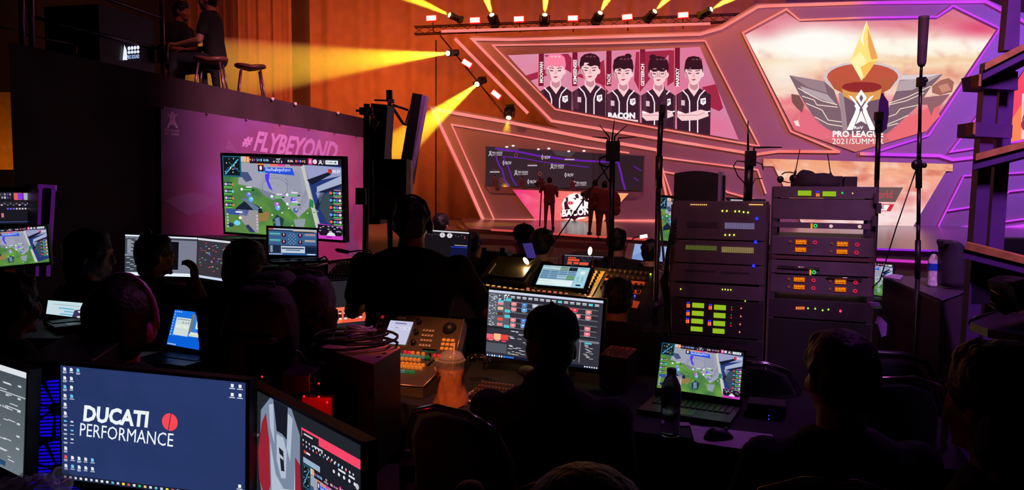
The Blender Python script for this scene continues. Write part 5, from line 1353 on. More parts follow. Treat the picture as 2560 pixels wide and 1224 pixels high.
m = MB(); m.prism([rail_pt(280, 88)+dp*.05, rail_pt(345, 60)+dp*.07, rail_pt(352, 66)+dp*.07, rail_pt(305, 90)+dp*.05], -BN*.02); m.build('blue_glint', mat('blue grey sheen', (90, 110, 170), .35, emit=(90, 115, 190), es=.5), t, world=True)  # blue glint built as a thin glowing sheet
p = P(10, 340, 11); m = MB(); m.box((p.x-.8, 11, 2.35), (2.4, .05, 1.1)); m.box((p.x-1.9, 11.04, 1.4), (.08, .06, 2.8)); m.box((p.x+.35, 11.04, 1.4), (.08, .06, 2.8)); single('added_panel', m, mat('ochre panel', (190, 130, 60), .8), 'added ochre lit sheet for the orange gap beyond the balcony, left edge', 'panel')  # added sheet, stands in for the orange lit area behind
light('added_panel_lamp', 'POINT', (p.x+.1, 10.0, 1.6), (0, 0, 0), (255, 170, 50), 22, 0)  # added lamp, only there to warm the sheet
# stools on the balcony
def stool(x, y, d, label, yaw):
    s_ = P(x, y, d); t = thing('bar_stool', label, 'stool', (s_.x, s_.y, PT), yaw); h = s_.z-PT
    m = MB(); m.loft([[Vec((.19*cx*math.cos(a), .17*cx*math.sin(a), h+z_+.03*abs(math.cos(a))*cx)) for a in [2*PI*k/20 for k in range(20)]] for cx, z_ in ((.6, -.035), (.98, -.03), (1, -.005), (.9, .012), (.4, -.01))]); m.build('seat', mat('wood seat', (120, 70, 60), .35), t)
    for sx in (-1, 1):
        for sy in (-1, 1): m = MB(); m.cyl((.11*sx, .1*sy, h-.03), (.17*sx, .15*sy, 0), .013); m.build('leg', mat('stool leg metal', (160, 110, 130), .3, .7), t)
    return t
stool(626, 168, 9.6, 'low stool with dished wooden seat in front of the yellow beam', .4)
stool(527, 150, 8.7, 'stool under the seated person at the balcony edge', .2)

# ------------------------------------------------ big television on a stand
def tvpic(cv): game(cv, 0)
t, q, N = monitor([(556, 389), (853, 398), (857, 600), (564, 579)], 5.9, tvpic, 'large television showing the battle arena game before the banner', 'television', desk=0.01, bez=(.02, .02, .022, .02), thick=.06, wa=.6, tilts=(-3, 8))
# disc jockey laptop on rack case
def dj(cv):
    cv.rect(0, 0, 1, 1, (58, 92, 140), 0); cv.rect(0, 0, 1, .045, (190, 205, 225), 1); cv.rect(0, 0, .1, .04, (225, 60, 50), 2)
    cv.rect(0, .06, .5, .03, (20, 24, 34), 1); cv.rect(.5, .06, .5, .03, (235, 200, 130), 1); cv.rect(.5, .08, .45, .04, (30, 30, 40), 1)
    for y in (.16, .4): cv.rect(.02, y, .22, .1, (70, 130, 150), 1); cv.rect(.02, y+.03, .22, .02, (110, 230, 190), 2); cv.rect(.74, y, .24, .1, (110, 130, 160), 1); cv.rect(.76, y+.02, .2, .03, (225, 130, 130) if y < .3 else (230, 190, 130), 2)
    for x in (.31, .65):
        for y in (.24, .5): cv.disc(x, y, .045, .085, (26, 26, 40), 2, 14); cv.disc(x, y, .02, .035, (220, 120, 140), 3, 10); cv.line([(x, y-.02), (x, y-.07)], .01, (240, 240, 245), 4)
    for c in range(5):
        for r in range(7): cv.rect(.4+c*.035, .18+r*.065, .022, .035, (120, 170, 205) if (c+r) % 2 else (60, 80, 110), 2)
    cv.rect(.0, .62, 1, .32, (34, 48, 76), 1); cv.rect(.25, .66, .5, .26, (190, 205, 220), 2); cv.rect(.26, .72, .47, .05, (40, 60, 90), 3); cv.rect(.35, .8, .3, .03, (40, 60, 90), 3); cv.rect(.76, .7, .22, .2, (20, 30, 60), 3)
    for k in range(7): cv.rect(.03, .66+k*.035, .05, .018, (170, 200, 215), 2); cv.rect(.1, .66+k*.035, .1+.03*(k % 3), .018, (20, 30, 46), 2)
    cv.rect(0, .94, 1, .06, (40, 90, 160), 4)
    for k in range(8): cv.rect(.01+k*.035, .95, .02, .035, (225, 235, 245), 5)
    cv.rect(.8, .95, .17, .035, (225, 235, 245), 5)
p = P(740, 660, 4.9); zl = p.z
laptop([(671, 569.5), (791.5, 575), (791.5, 638.6), (672, 636)], 4.95, dj, 'laptop running disc jockey software on a rack case', P(735, 655, 4.85).z, depth=.2, bez=(.012, .012, .016, .03), m=BLK, wa=.4, tilts=(-2, 25))
# rack flight case under it
tl, tr = P(668, 664, 4.95), P(752, 668, 4.75)
t = thing('flight_case', 'rack flight case with purple lit lid under the disc jockey laptop', 'case', (tl.x, tl.y, .76))
ztc = P(735, 662, 4.85).z
cq_ = [PZ(640, 668, ztc), PZ(756, 664, ztc), PZ(818, 659, ztc), PZ(700, 652, ztc)]
cq_ = [P(655, 668, 4.7), P(757, 668, 4.6), P(817, 655, 4.95), P(715, 655, 5.05)]
for i_ in cq_: i_.z = ztc
m = MB(); m.prism(cq_, Vec((0, 0, -(ztc-.765)))); m.build('case', mat('purple lit laminate', (110, 70, 110), .45), t, world=True)
m = MB()
for a, b in ((0, 1), (1, 2)):
    m.cyl(cq_[a], cq_[b], .009); m.cyl(cq_[a]-Vec((0, 0, ztc-.775)), cq_[b]-Vec((0, 0, ztc-.775)), .009)
for a in (0, 1, 2): m.cyl(cq_[a], cq_[a]-Vec((0, 0, ztc-.775)), .009)
m.build('edge_trim', mat('aluminium edge', (200, 170, 200), .3, .8), t, world=True)
m = MB(); f0, f1 = cq_[0].lerp(cq_[1], .05), cq_[0].lerp(cq_[1], .93); nn = Vec((0, -1, 0)); h = ztc-.765
m.prism([f0+Vec((0, -.004, -.02)), f1+Vec((0, -.004, -.02)), f1+Vec((0, -.004, -h+.02)), f0+Vec((0, -.004, -h+.02))], Vec((0, .006, 0))); m.build('front_panel', mat('dark rack front', (22, 18, 20), .4), t, world=True)
m = MB(); random.seed(31)
for k in range(9): a = Vec(P(700+k*7, 655, 4.8)); m.ball(Vec((a.x, a.y, ztc+.02+.012*random.random())), (.022, .02, .02), nu=8, nv=6)
m.tube([P(790, 660, 4.8)+Vec((0, 0, 0.02)), P(812, 652, 4.8)+Vec((0, 0, .03)), P(826, 660, 4.8)], .006, 6)
single('cable', m, mat('tan tangled cable', (96, 80, 70), .5, var=.4, scale=80), 'bunched cable and adapter on the case under the disc jockey laptop', 'cable', loc=Vec((cq_[1].x, cq_[1].y, ztc)))
# analog mixer
MQ = [P(851, 654, 4.95), P(930, 662, 4.8), P(928, 695, 4.45), P(812, 695, 4.55)]
NM = nrm(MQ); t = thing('analog_mixer', 'small analog mixer with many pale knobs right of the disc jockey laptop', 'mixer', (MQ[3].x, MQ[3].y, .77))
m = MB(); m.add(MQ+[Vec((p.x, p.y, .765)) for p in MQ], [(0, 1, 2, 3), (3, 2, 6, 7), (2, 1, 5, 6), (1, 0, 4, 5), (0, 3, 7, 4), (7, 6, 5, 4)]); m.build('body', mat('mixer panel', (52, 44, 42), .4), t, world=True)
fM = onplane(MQ, NM)
studs(t, 'knob', [fM(.08+.1*i, .12) for i in range(9)], mat('pale gold knob', (225, 195, 150), .4), lambda mb: mb.lathe([(.012, 0), (.009, .02), (.006, .022)], n=8))
studs(t, 'rotary_knob', [fM(.05+.075*i+.01*(j % 2), .28+.13*j) for i in range(12) for j in range(6)], mat('cream knob', (205, 180, 140), .45), lambda mb: mb.lathe([(.008, 0), (.006, .02), (.004, .022)], n=7))

# ------------------------------------------------ column speakers, tripod speaker, microphone
t = thing('column_speaker', 'tall slim tilted column speaker with violet lit edge', 'speaker', Vec((P(1010, 560, 6.3).x, 6.3, 0)))
q = [P(1030, 233, 6.3), P(1053, 236, 6.3), P(1024, 400, 6.3), P(998, 398, 6.3)]
m = MB(); m.prism([P(1031, 232, 6.3), P(1055, 236, 6.3), P(1020, 460, 6.3), P(992, 460, 6.3)], Vec((.03, .16, 0))); m.build('cabinet', mat('black speaker cabinet', (34, 26, 32), .5), t, world=True)
m = MB(); m.prism([P(1055, 236, 6.3), P(1066, 240, 6.36), P(1026, 460, 6.36), P(1019, 460, 6.3)], Vec((.01, .10, 0))); m.build('front_grille', mat('violet lit grille', (150, 105, 190), .35, .3), t, world=True)  # violet light along the edge is put into this colour
m = MB(); m.tube([P(1024, 278, 6.32), P(1014, 312, 6.25), P(1008, 309, 6.25), P(986, 275, 6.2), P(980, 264, 6.2)], .012, 6); m.tube([P(1020, 275, 6.3), P(1000, 268, 6.25), P(982, 262, 6.2)], .01, 6); m.build('bracket', BLKM, t, world=True)
def stand_pole(t, x0, y0, x1, y1, d, r, name='pole', m_=None, foot=True):
    a, b = P(x0, y0, d), P(x1, y1, d)
    m = MB(); m.cyl(a, Vec((b.x, b.y, .0 if foot else b.z)), r); m.build(name, m_ or BLKM, t, world=True); return a, b
def tripod_legs(t, x, y, d, hub, spread, m_=None):
    for k in range(3):
        a = k*2*PI/3+.5; m = MB(); m.cyl((x, y, hub), (x+spread*math.cos(a), y+spread*math.sin(a), .02), .012); m.build('leg', m_ or BLKM, t, world=True)
pt = P(974, 300, 6.1); t = thing('speaker_stand', 'tall black stand with clamp holding the tilted column speaker', 'stand', (pt.x, pt.y, 0))
stand_pole(t, 974, 236, 974, 600, 6.1, .016); tripod_legs(t, P(974, 500, 6.1).x, 6.1, 6.1, .6, .45)
m = MB(); m.box(P(974, 240, 6.1), (.045, .05, .09)); m.tube([P(936, 250, 6.1), P(985, 252, 6.1)], .007, 6); m.build('clamp', BLKM, t, world=True)
m = MB(); m.box(P(978, 253, 6.07), (.05, .03, .03)); m.build('clamp_jaw', mat('pink lit clamp', (225, 160, 200), .3, .6), t, world=True)
# dark column speaker on left
t = thing('column_speaker', 'dark straight column speaker left of the tilted one', 'speaker', Vec((P(945, 600, 5.7).x, 4.65, 0)))
m = MB(); m.prism([P(927, 258, 5.7), P(969, 262, 5.7), P(950, 560, 5.7), P(912, 560, 5.7)], Vec((.02, .2, 0))); m.build('cabinet', mat('black speaker cabinet', (34, 26, 32), .5), t, world=True)
pt = P(917, 300, 5.55); t = thing('speaker_stand', 'black stand with knobs left of the dark column speaker', 'stand', (pt.x, pt.y, 0))
stand_pole(t, 917, 260, 908, 700, 5.55, .022); tripod_legs(t, P(908, 500, 5.55).x, 5.55, 5.55, .6, .5)
m = MB(); m.box(P(916, 278, 5.5), (.09, .06, .05)); m.tube([P(890, 276, 5.5), P(935, 280, 5.5)], .01, 6)
m.box(P(903, 490, 5.5), (.07, .06, .12)); m.ball(P(897, 488, 5.48), .025, nu=8, nv=6); m.build('clamp', BLKM, t, world=True)
m = MB(); m.tube([P(933, 293, 5.45), P(936, 328, 5.45), P(947, 302, 5.45)], .006, 6); m.ball(P(933, 291, 5.45), .012); m.build('safety_clip', mat('pink lit clamp', (225, 160, 200), .3, .6), t, world=True)
# loudspeaker on tripod
c = P(975, 466, 5.3); t = thing('loudspeaker', 'boxy black loudspeaker on a pole behind the standing man', 'speaker', (c.x, c.y, 0))
m = MB(); m.rbox(c+Vec((0, .12, -.02)), (.245, .26, .42), .03); m.build('cabinet', mat('black speaker cabinet', (34, 26, 32), .5), t, world=True)
m = MB(); m.prism([P(1016, 397, 5.2), P(1027, 400, 5.25), P(1027, 500, 5.25), P(1015, 498, 5.2)], Vec((0, .12, 0))); m.build('front_baffle', mat('violet grey baffle', (150, 125, 165), .4), t, world=True)
a = c; m = MB(); m.cyl((a.x-.02, a.y+.12, a.z-.2), (a.x-.02, a.y+.12, 0), .02); m.build('pole', BLKM, t, world=True); tripod_legs(t, a.x-.02, a.y+.12, 0, .6, .4)
# boom microphone
p = P(855, 628, 5.0); t = thing('microphone', 'slim gooseneck microphone reaching out before the banner', 'microphone', Vec((P(905, 630, 5.2).x, 5.2, .77)))
m = MB(); m.tube([P(838, 623, 5.0), P(845, 625, 5.0), P(871, 630, 5.0), P(873, 629, 5.0)], [.006, .014, .012, .006], 10); m.build('capsule', BLK, t, world=True)
m = MB(); m.tube([P(872, 629, 5.0), P(900, 626, 5.1), P(925, 626, 5.2), P(932, 640, 5.2), P(935, 680, 5.2)], .006, 6); m.build('boom', BLKM, t, world=True)

# ------------------------------------------------ left side screens
def white_ui(cv):
    cv.rect(0, 0, 1, 1, (120, 124, 142), 0); cv.rect(0, 0, 1, .04, (225, 232, 245), 1); cv.rect(0, .04, 1, .05, (60, 62, 72), 1)
    cv.rect(0, .09, .14, .42, (66, 72, 84), 1); cv.rect(.14, .13, .6, .7, (14, 12, 18), 1); cv.rect(0, .52, .2, .4, (58, 66, 78), 2); cv.rect(0, .48, .13, .03, (140, 150, 165), 2)
    cv.rect(0, .92, 1, .08, (228, 236, 248), 2)
    for k in range(12): cv.rect(.03, .12+k*.03, .05+.03*(k % 3), .012, (205, 212, 224), 3)
    for k in range(8): cv.rect(.02+.05*(k % 3), .56+k*.04, .05, .012, (205, 212, 224), 3)
    for k in range(20): cv.rect(.01+k*.02, .06, .01, .02, (190, 196, 206), 3)
monitor([(313, 585.7), (493.5, 593.6), (490, 692), (311.7, 687)], 5.0, white_ui, 'bright editing program monitor behind the person touching their face', desk=.76, wa=.3, tilts=(-3, 10))
def node_ui(cv):
    cv.rect(0, 0, 1, 1, (58, 52, 62), 0); cv.rect(0, 0, 1, .05, (215, 215, 225), 1); cv.rect(0, .94, 1, .06, (200, 214, 238), 1)
    random.seed(12)
    for k in range(46):
        cv.rect(.05+.8*random.random(), .1+.7*random.random(), .05, .018, random.choice([(220, 70, 80), (80, 200, 120), (90, 170, 220), (200, 80, 90), (110, 90, 220), (210, 205, 160)]), 2)
monitor([(495, 594), (577, 603), (574, 705), (492, 692)], 4.85, node_ui, 'dark node graph monitor with tiny coloured blocks', desk=.76, wa=0, tilts=(-3, 8), yaws=(-50, 0))
def blue_ui(cv):
    cv.rect(0, 0, 1, 1, (20, 110, 225), 0); cv.poly([(0, .75), (.45, .7), (1, .5), (1, 1), (0, 1)], (10, 95, 215), 1)
    cv.rect(.42, .0, .58, .07, (30, 60, 160), 2); cv.rect(.38, .06, .07, .5, (100, 120, 130), 2)
    cv.rect(.08, .2, .3, .5, (205, 218, 215), 3); cv.rect(.1, .24, .26, .02, (130, 140, 150), 4); cv.text('6.3.0', .22, .3, .14, .06, (70, 80, 95), 4)
    cv.rect(.1, .4, .12, .09, (225, 232, 228), 4); cv.rect(.24, .4, .12, .09, (225, 232, 228), 4)
    cv.rect(.46, .1, .52, .45, (40, 130, 230), 3); cv.rect(.5, .18, .18, .28, (210, 222, 220), 4); cv.rect(.68, .14, .3, .2, (20, 80, 190), 4); cv.rect(.76, .18, .2, .12, (120, 170, 220), 5); cv.rect(.62, .4, .34, .05, (225, 225, 205), 5)
    cv.rect(.42, .56, .56, .08, (228, 226, 205), 4); cv.rect(.4, .6, .5, .08, (210, 215, 205), 4)
    for k in range(9): cv.rect(.02, .04+k*.08, .02, .03, (190, 215, 240), 4)
    for k in range(3): cv.rect(.06+k*.04, .03, .02, .03, (190, 215, 240), 4)
    for k in range(5): cv.rect(.02+k*.035, .95, .02, .03, (235, 240, 250), 4)
laptop([(437.5, 773.4), (560, 788), (540, 882), (416.8, 860)], 3.75, blue_ui, 'laptop with bright blue desktop between the headphone wearer and backpacks', .76, wa=.4, tilts=(5, 45), depth=.2)
def chat(cv):
    cv.rect(0, 0, 1, 1, (196, 220, 226), 0); cv.rect(.15, .2, .7, .02, (110, 130, 140), 1)
    for k, (x, y, w_) in enumerate(((.3, .38, .4), (.45, .55, .25), (.35, .72, .35))): cv.rect(x, y, w_, .07, (90, 175, 215), 1)
    cv.poly([(.72, .45), (1, .35), (1, 1), (.65, 1)], (60, 50, 90), 2); cv.poly([(.8, .5), (.92, .42), (.85, .6)], (225, 225, 240), 3); cv.poly([(.78, .8), (.9, .75), (.86, .95)], (235, 235, 240), 3)
zl5 = P(160, 806, 3.28).z; m = MB(); q5 = P(140, 806, 3.22); m.box((q5.x+.02, q5.y, (zl5-.005)/2), (.34, .5, zl5-.005)); single('road_case', m, mat('dark violet case', (34, 26, 52), .5), 'dark case holding the pale chat laptop at left', 'case')
laptop([(120, 750), (214, 757.6), (211, 802), (114, 790)], 3.3, chat, 'pale chat window on the laptop partly hidden by a dark arm', zl5, wa=.2, tilts=(5, 50), depth=.2)
def phone_ui(cv):
    cv.rect(0, 0, 1, 1, (26, 24, 32), 0); random.seed(6)
    cv.rect(.0, .32, 1, .01, (60, 60, 72), 1)
    for r in range(2):
        for k in range(14): cv.rect(.02+k*.045, .04+r*.1, .03, .07, random.choice([(190, 190, 200), (90, 60, 150), (60, 60, 70), (150, 140, 160)]), 1)
    cv.rect(.68, .03, .14, .22, (220, 100, 80), 2); cv.rect(.75, .04, .09, .2, (120, 50, 230), 2); cv.rect(.85, .03, .13, .22, (170, 170, 178), 2)
    for k in range(18): cv.rect(.1+.05*k, .34+.04*(k % 2), .035, .05, random.choice([(200, 170, 180), (120, 120, 190), (90, 90, 100)]), 1)
    for k in range(8): cv.rect(.55+.05*k, .5, .03, .05, random.choice([(220, 190, 200), (120, 100, 240), (190, 190, 210)]), 1)
    cv.rect(.45, .66, .04, .13, (205, 120, 130), 1); cv.rect(0, .93, 1, .01, (90, 120, 220), 1)
monitor([(-70, 479), (79, 480), (86, 558), (-66, 562)], 4.75, phone_ui, 'dark monitor with thumbnail strips at the upper left edge', desk=.81, wa=.2, tilts=(-3, 5), bez=(.02, .04, .03, .03))
monitor([(-62, 578), (115, 563.5), (123.5, 654), (-55, 671)], 4.4, lambda cv: game(cv, 4, False, True, False), 'lower left monitor with a battle arena view of a grey plaza', desk=.81, wa=.3, tilts=(-3, 5), yaws=(0, 40))
c = P(118, 466, 4.65); t = thing('flight_case', 'upright open flight case with purple lit aluminium edges', 'case', (c.x, c.y, .0))
m = MB(); cq = [P(98, 462, 4.65), P(139, 465, 4.65), P(124, 690, 4.65), P(90, 690, 4.65)]; m.prism(cq, Vec((-.28, .3, 0))); m.build('panel', mat('dark case panel', (26, 22, 32), .5), t, world=True)
m = MB()
for a, b, r in (((100, 464), (91, 690), .006), ((136, 467), (122, 690), .008), ((98, 464), (138, 467), .011), ((131, 472), (117, 690), .004), ((104, 472), (95, 690), .004)): m.cyl(P(*a, 4.63), P(*b, 4.63), r)
m.box(P(101, 467, 4.62), (.024, .015, .03)); m.box(P(135, 469, 4.62), (.026, .015, .03))
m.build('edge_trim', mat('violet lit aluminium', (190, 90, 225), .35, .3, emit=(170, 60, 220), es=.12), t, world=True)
# low box behind white monitors
c = P(545, 596, 5.75); m = MB(); m.rbox((c.x+.05, c.y+.2, c.z-.26), (.62, .4, .52), .02); single('equipment_box', m, mat('dark lid box', (24, 22, 26), .45), 'dark equipment box behind the node graph monitor', 'box')

# ------------------------------------------------ preview monitor with orange picture
def preview(cv):
    cv.rect(0, 0, 1, 1, (40, 36, 42), 0); cv.rect(.63, .5, .37, .3, (235, 90, 60), 1)
    cv.poly([(.63, .5), (.8, .5), (.7, .8), (.63, .8)], (245, 120, 80), 2); cv.rect(.53, .43, .07, .1, (235, 110, 120), 1)
    for k in range(5):
        x = .68+k*.055; cv.disc(x+.018, .60, .014, .03, (240, 225, 225), 4, 8); cv.disc(x+.018, .585, .015, .02, (40, 20, 24), 5, 8); cv.rect(x, .63, .038, .1, (50, 24, 34), 3); cv.rect(x+.004, .7, .03, .035, (245, 225, 225), 4); cv.rect(x+.033, .56, .006, .06, (150, 40, 40), 3)
    cv.rect(.62, .9, .3, .012, (120, 80, 90), 1)
monitor([(672, 711), (917, 698.5), (921, 826), (684, 852)], 3.95, preview, 'large dark preview monitor with an orange team picture', desk=.76, wa=.3, tilts=(-3, 10))
def dials(cv):
    cv.rect(0, 0, 1, 1, (22, 18, 24), 0); cv.rect(0, .0, 1, .05, (205, 200, 210), 1)
    for x in (.42, .58): cv.disc(x, .16, .06, .09, (215, 210, 215), 1); cv.line([(x, .2), (x, .1)], .01, (40, 40, 40), 2)
    for k in range(14): cv.rect(.05+.065*k, .13+.02*(k % 3), .03, .01, (160, 150, 160), 1)
    cv.rect(.9, .2, .03, .03, (235, 80, 60), 1); cv.rect(.62, .55, .36, .4, (16, 20, 60), 1); cv.rect(.62, .54, .36, .03, (40, 60, 200), 2); cv.rect(.7, .48, .28, .02, (190, 190, 200), 2)
monitor([(1060, 573), (1173, 580.6), (1168, 650), (1056, 642)], 6.0, dials, 'small monitor with two round dials right of the standing man', desk=.9, wa=.3, tilts=(-3, 12))
def seq(cv):
    cv.rect(0, 0, 1, 1, (34, 30, 42), 0); cv.rect(0, .02, 1, .05, (170, 165, 180), 1)
    for x, y, w_, h in ((.1, .2, .2, .1), (.1, .35, .3, .2), (.3, .35, .1, .2), (.1, .6, .12, .25), (.26, .62, .14, .2)): cv.rect(x, y, w_, h, (225, 80, 50), 2)
    cv.rect(.42, .62, .45, .25, (220, 90, 60), 2); cv.rect(.7, .62, .18, .22, (150, 80, 230), 3)
    for k in range(20): cv.rect(.02+.9*random.random(), .1+.8*random.random(), .03, .02, (150, 145, 160), 2)
laptop([(1412, 636), (1509, 641), (1502, 668), (1408, 664)], 6.6, seq, 'laptop with red sequence blocks behind the console lamps', .88, wa=.0, tilts=(0, 30), depth=.16)
def cloudy(cv):
    cv.rect(0, 0, 1, 1, (120, 150, 205), 0); cv.poly([(0, 0), (1, 0), (1, .4), (0, .8)], (140, 168, 215), 1)
p = P(1615, 640, 8.6); t = thing('lighting_desk', 'pale grey lighting desk with two tall screens behind the console', 'console', (p.x, p.y, .775))
GD = mat('pale grey desk', (150, 145, 145), .4)
lq = [P(1570, 607, 8.9), P(1688, 618, 8.6), P(1684, 655, 8.5), P(1560, 646, 8.8)]; NN = nrm(lq); m = MB(); m.prism(lq, -NN*.08); m.build('screen_wing', GD, t, world=True)
for i, qq in enumerate(([(1588, 610), (1613, 612), (1608, 652), (1580, 648)], [(1652, 616), (1674, 618), (1670, 656), (1648, 654)])):
    pp = [EYE+ray(*a)*((lq[0]-EYE).dot(NN)/ray(*a).dot(NN))+NN*.01 for a in qq]; screen_part(t, pp, cloudy, name='screen')
kq = [P(1566, 652, 8.5), P(1690, 662, 8.2), P(1680, 680, 7.9), P(1550, 672, 8.2)]; m = MB(); m.add(kq+[Vec((a.x, a.y, .775)) for a in kq], [(0, 1, 2, 3), (3, 2, 6, 7), (2, 1, 5, 6), (1, 0, 4, 5), (0, 3, 7, 4)]); m.build('key_surface', GD, t, world=True)
studs(t, 'button', [onplane(kq, nrm(kq))(.2+.07*i, .3+.2*j) for i in range(9) for j in range(2)], mat('dark keys', (40, 36, 40), .4), lambda mb: mb.box((0, 0, .01), (.03, .03, .02)))
m = MB(); m.tube([P(1578, 606, 8.8), P(1583, 595, 8.8), P(1600, 590, 8.8)], .008, 6); m.build('gooseneck', BLKM, t, world=True); m = MB(); m.tube([P(1600, 592, 8.8), P(1618, 589, 8.8)], .02, 8); m.build('lamp_bulb', glow('white desk lamp', (255, 235, 235), 2.), t, world=True)
# tall television by the stage
t, q, N = monitor([(1646, 493), (1780, 500), (1774, 607), (1644, 600)], 9.2, lambda cv: game(cv, 7, False, True, False), 'stage side television half hidden behind the tall rack', 'television', desk=.01, bez=(.02, .02, .03, .05), wa=.2, tilts=(-3, 5))
t, q, N = monitor([(1790, 494), (1912, 500), (1908, 570), (1786, 564)], 7.8, lambda cv: (cv.rect(0, 0, 1, 1, (24, 20, 30), 0), cv.rect(.05, .04, .05, .1, (220, 220, 235), 1), cv.rect(.12, .05, .1, .1, (150, 60, 70), 1), cv.rect(.3, .03, .25, .06, (190, 190, 200), 1), cv.rect(.62, .05, .2, .1, (205, 60, 180), 2), cv.rect(.9, .1, .04, .06, (240, 240, 240), 2)), 'thin strip of a screen visible above the tall rack', 'television', desk=.01, wa=.2, tilts=(-3, 5))

# ------------------------------------------------ racks
RK = mat('rack metal', (84, 68, 84), .45, .3, var=.15)
RKF = mat('rack front panel', (96, 78, 94), .5, .1, var=.12)
GLCD = glow('green display', (150, 190, 35), .95); ORD = glow('orange display', (255, 150, 10), 1.1)
def led_mat(c, s_=2.): return glow('led %s' % (c,), c, s_)
def rack(px4, d, label, units, yaw):
    m4, W_, H_, q, info = frame_on(px4, d, wa=.0, tilts=(0, 0), yaws=yaw)
    root = m4.translation.copy(); root.z = 0; mm = m4.copy(); mm.translation = root
    X = mm.col[0].to_3d(); Y = mm.col[1].to_3d(); yv = math.atan2(X.y, X.x)
    t = thing('equipment_rack', label, 'rack', root, yv); top = (q[0].z+q[1].z)/2
    o = q[3]; N = -Y
    def uv(x, y):                            # photo place -> rack face (local x, z)
        r = ray(x, y); p = EYE + r*((o-EYE).dot(N)/r.dot(N)); p = rootm(t).inverted() @ p; return p.x, p.z
    for sx in (-1, 1):
        for sy in (0, 1):
            m = MB(); m.box((sx*(W_/2-.012), .02+sy*.42, top/2), (.03, .035, top)); m.build('post', RK, t)
    m = MB(); m.box((0, .22, .05), (W_, .46, .1)); m.build('base', RK, t)
    return t, uv, W_, top
def runit(t, uv, y0, y1, xc, W_, name='rack_unit', depth=.4, inset=0., m_=None, w_=None):
    _, z1 = uv(xc, y0); _, z0 = uv(xc, y1)
    m = MB(); m.rbox((0, depth/2+inset, (z0+z1)/2), ((w_ or W_)*.985, depth, abs(z1-z0)-.004), .004); return m.build(name, m_ or RKF, t)
def mark(u, uv, x0, y0, x1, y1, m_, name='display', th=.004, off=0.):
    (a, b), (c, d) = uv(x0, y0), uv(x1, y1); m = MB(); m.box(((a+c)/2, -.002-off, (b+d)/2), (abs(c-a), th, abs(b-d))); return m.build(name, m_, u)
def led(u, uv, x, y, c, r=.004, s_=2., name='indicator'):
    a, b = uv(x, y); m = MB(); m.ball((a, -.002, b), (r, r, r*1.25), nu=8, nv=6); return m.build(name, led_mat(c, s_), u)
t, uv, W_, top = rack([(1686, 505), (1921, 521), (1908, 905), (1668, 880)], 3.9, 'tall amplifier rack on the left with eight green displays', None, (-30, -5))
YL = (215, 255, 60); BL_ = (30, 40, 255)
u = runit(t, uv, 503, 600, 1800, W_)
for x, y in ((1806, 527), (1817, 527), (1838, 528), (1848, 528), (1859, 530), (1870, 531)): led(u, uv, x, y, YL)
led(u, uv, 1892, 546, BL_, .007, 2.5)
GRL = mat('grille slot metal', (110, 95, 120), .3, .7)
def slots(u, uv, x0, x1, y0, y1, n, m_):
    (a, b), (c, d) = uv(x0, y0), uv(x1, y1); m = MB()
    for k in range(n): m.box((a+(c-a)*(k+.5)/n, -.003, (b+d)/2), (abs(c-a)/n*.45, .004, abs(b-d)))
    m.build('vent_grille', m_, u)
slots(u, uv, 1718, 1795, 553, 568, 26, GRL); slots(u, uv, 1812, 1886, 556, 573, 26, mat('bright slot', (200, 190, 225), .3, .5, emit=(190, 190, 255), es=.35))
u = runit(t, uv, 601, 660, 1800, W_)
for x in (1813, 1824, 1835): led(u, uv, x, 587, YL)
led(u, uv, 1889, 605, BL_, .007, 2.5)
slots(u, uv, 1714, 1792, 612, 626, 30, mat('olive slot', (150, 160, 110), .4, .4, emit=(150, 190, 70), es=.25)); slots(u, uv, 1804, 1884, 616, 633, 34, mat('cream slot', (210, 200, 150), .4, .4, emit=(220, 210, 120), es=.35))
u = runit(t, uv, 661, 708, 1800, W_); led(u, uv, 1884, 664, BL_, .007, 2.5)
slots(u, uv, 1710, 1788, 672, 679, 34, GRL); slots(u, uv, 1800, 1874, 677, 684, 30, GRL)
u = runit(t, uv, 712, 748, 1800, W_)
for x, y in ((1702, 722), (1806, 723), (1813, 723), (1820, 724), (1827, 724)): led(u, uv, x, y, YL, .003)
u = runit(t, uv, 750, 842, 1800, W_, m_=mat('black rack face', (52, 40, 52), .5)); led(u, uv, 1863, 752, YL, .003)
for k, (x, y) in enumerate(((1731, 756), (1730, 776), (1728.5, 795.5), (1727, 815))): mark(u, uv, x, y, x+29, y+13.5, GLCD)
for k, (x, y) in enumerate(((1785.5, 761), (1784.5, 781), (1783.5, 801), (1782, 820))): mark(u, uv, x, y, x+29, y+14, GLCD)
for x, y in ((1720, 756), (1719, 776), (1718, 795), (1775, 761), (1773, 801)):
    mark(u, uv, x-3, y+3, x, y+12, led_mat((255, 90, 50), 1.4), 'level_meter'); mark(u, uv, x+1.5, y+3, x+4.5, y+12, led_mat((255, 110, 60), 1.4), 'level_meter'); led(u, uv, x-1, y, BL_, .003); led(u, uv, x+3, y, BL_, .003)
for x, y in ((1829, 767), (1828, 787), (1827, 807)): led(u, uv, x, y, (60, 200, 90), .0025, .7); led(u, uv, x, y+6.5, (255, 30, 60), .0035, .9)
for x, y in ((1853, 770), (1852, 790), (1850.5, 810), (1849, 829.5)): led(u, uv, x, y, (255, 130, 90), .0032)
u = runit(t, uv, 844, 885, 1800, W_, m_=mat('black rack face', (52, 40, 52), .5)); slots(u, uv, 1790, 1806, 846, 853, 8, GRL); slots(u, uv, 1833, 1870, 850, 858, 14, GRL)
u = runit(t, uv, 887, 1120, 1800, W_, m_=mat('shaded lower panel', (30, 24, 30), .6))  # darker copy, shade low on the rack put into colour
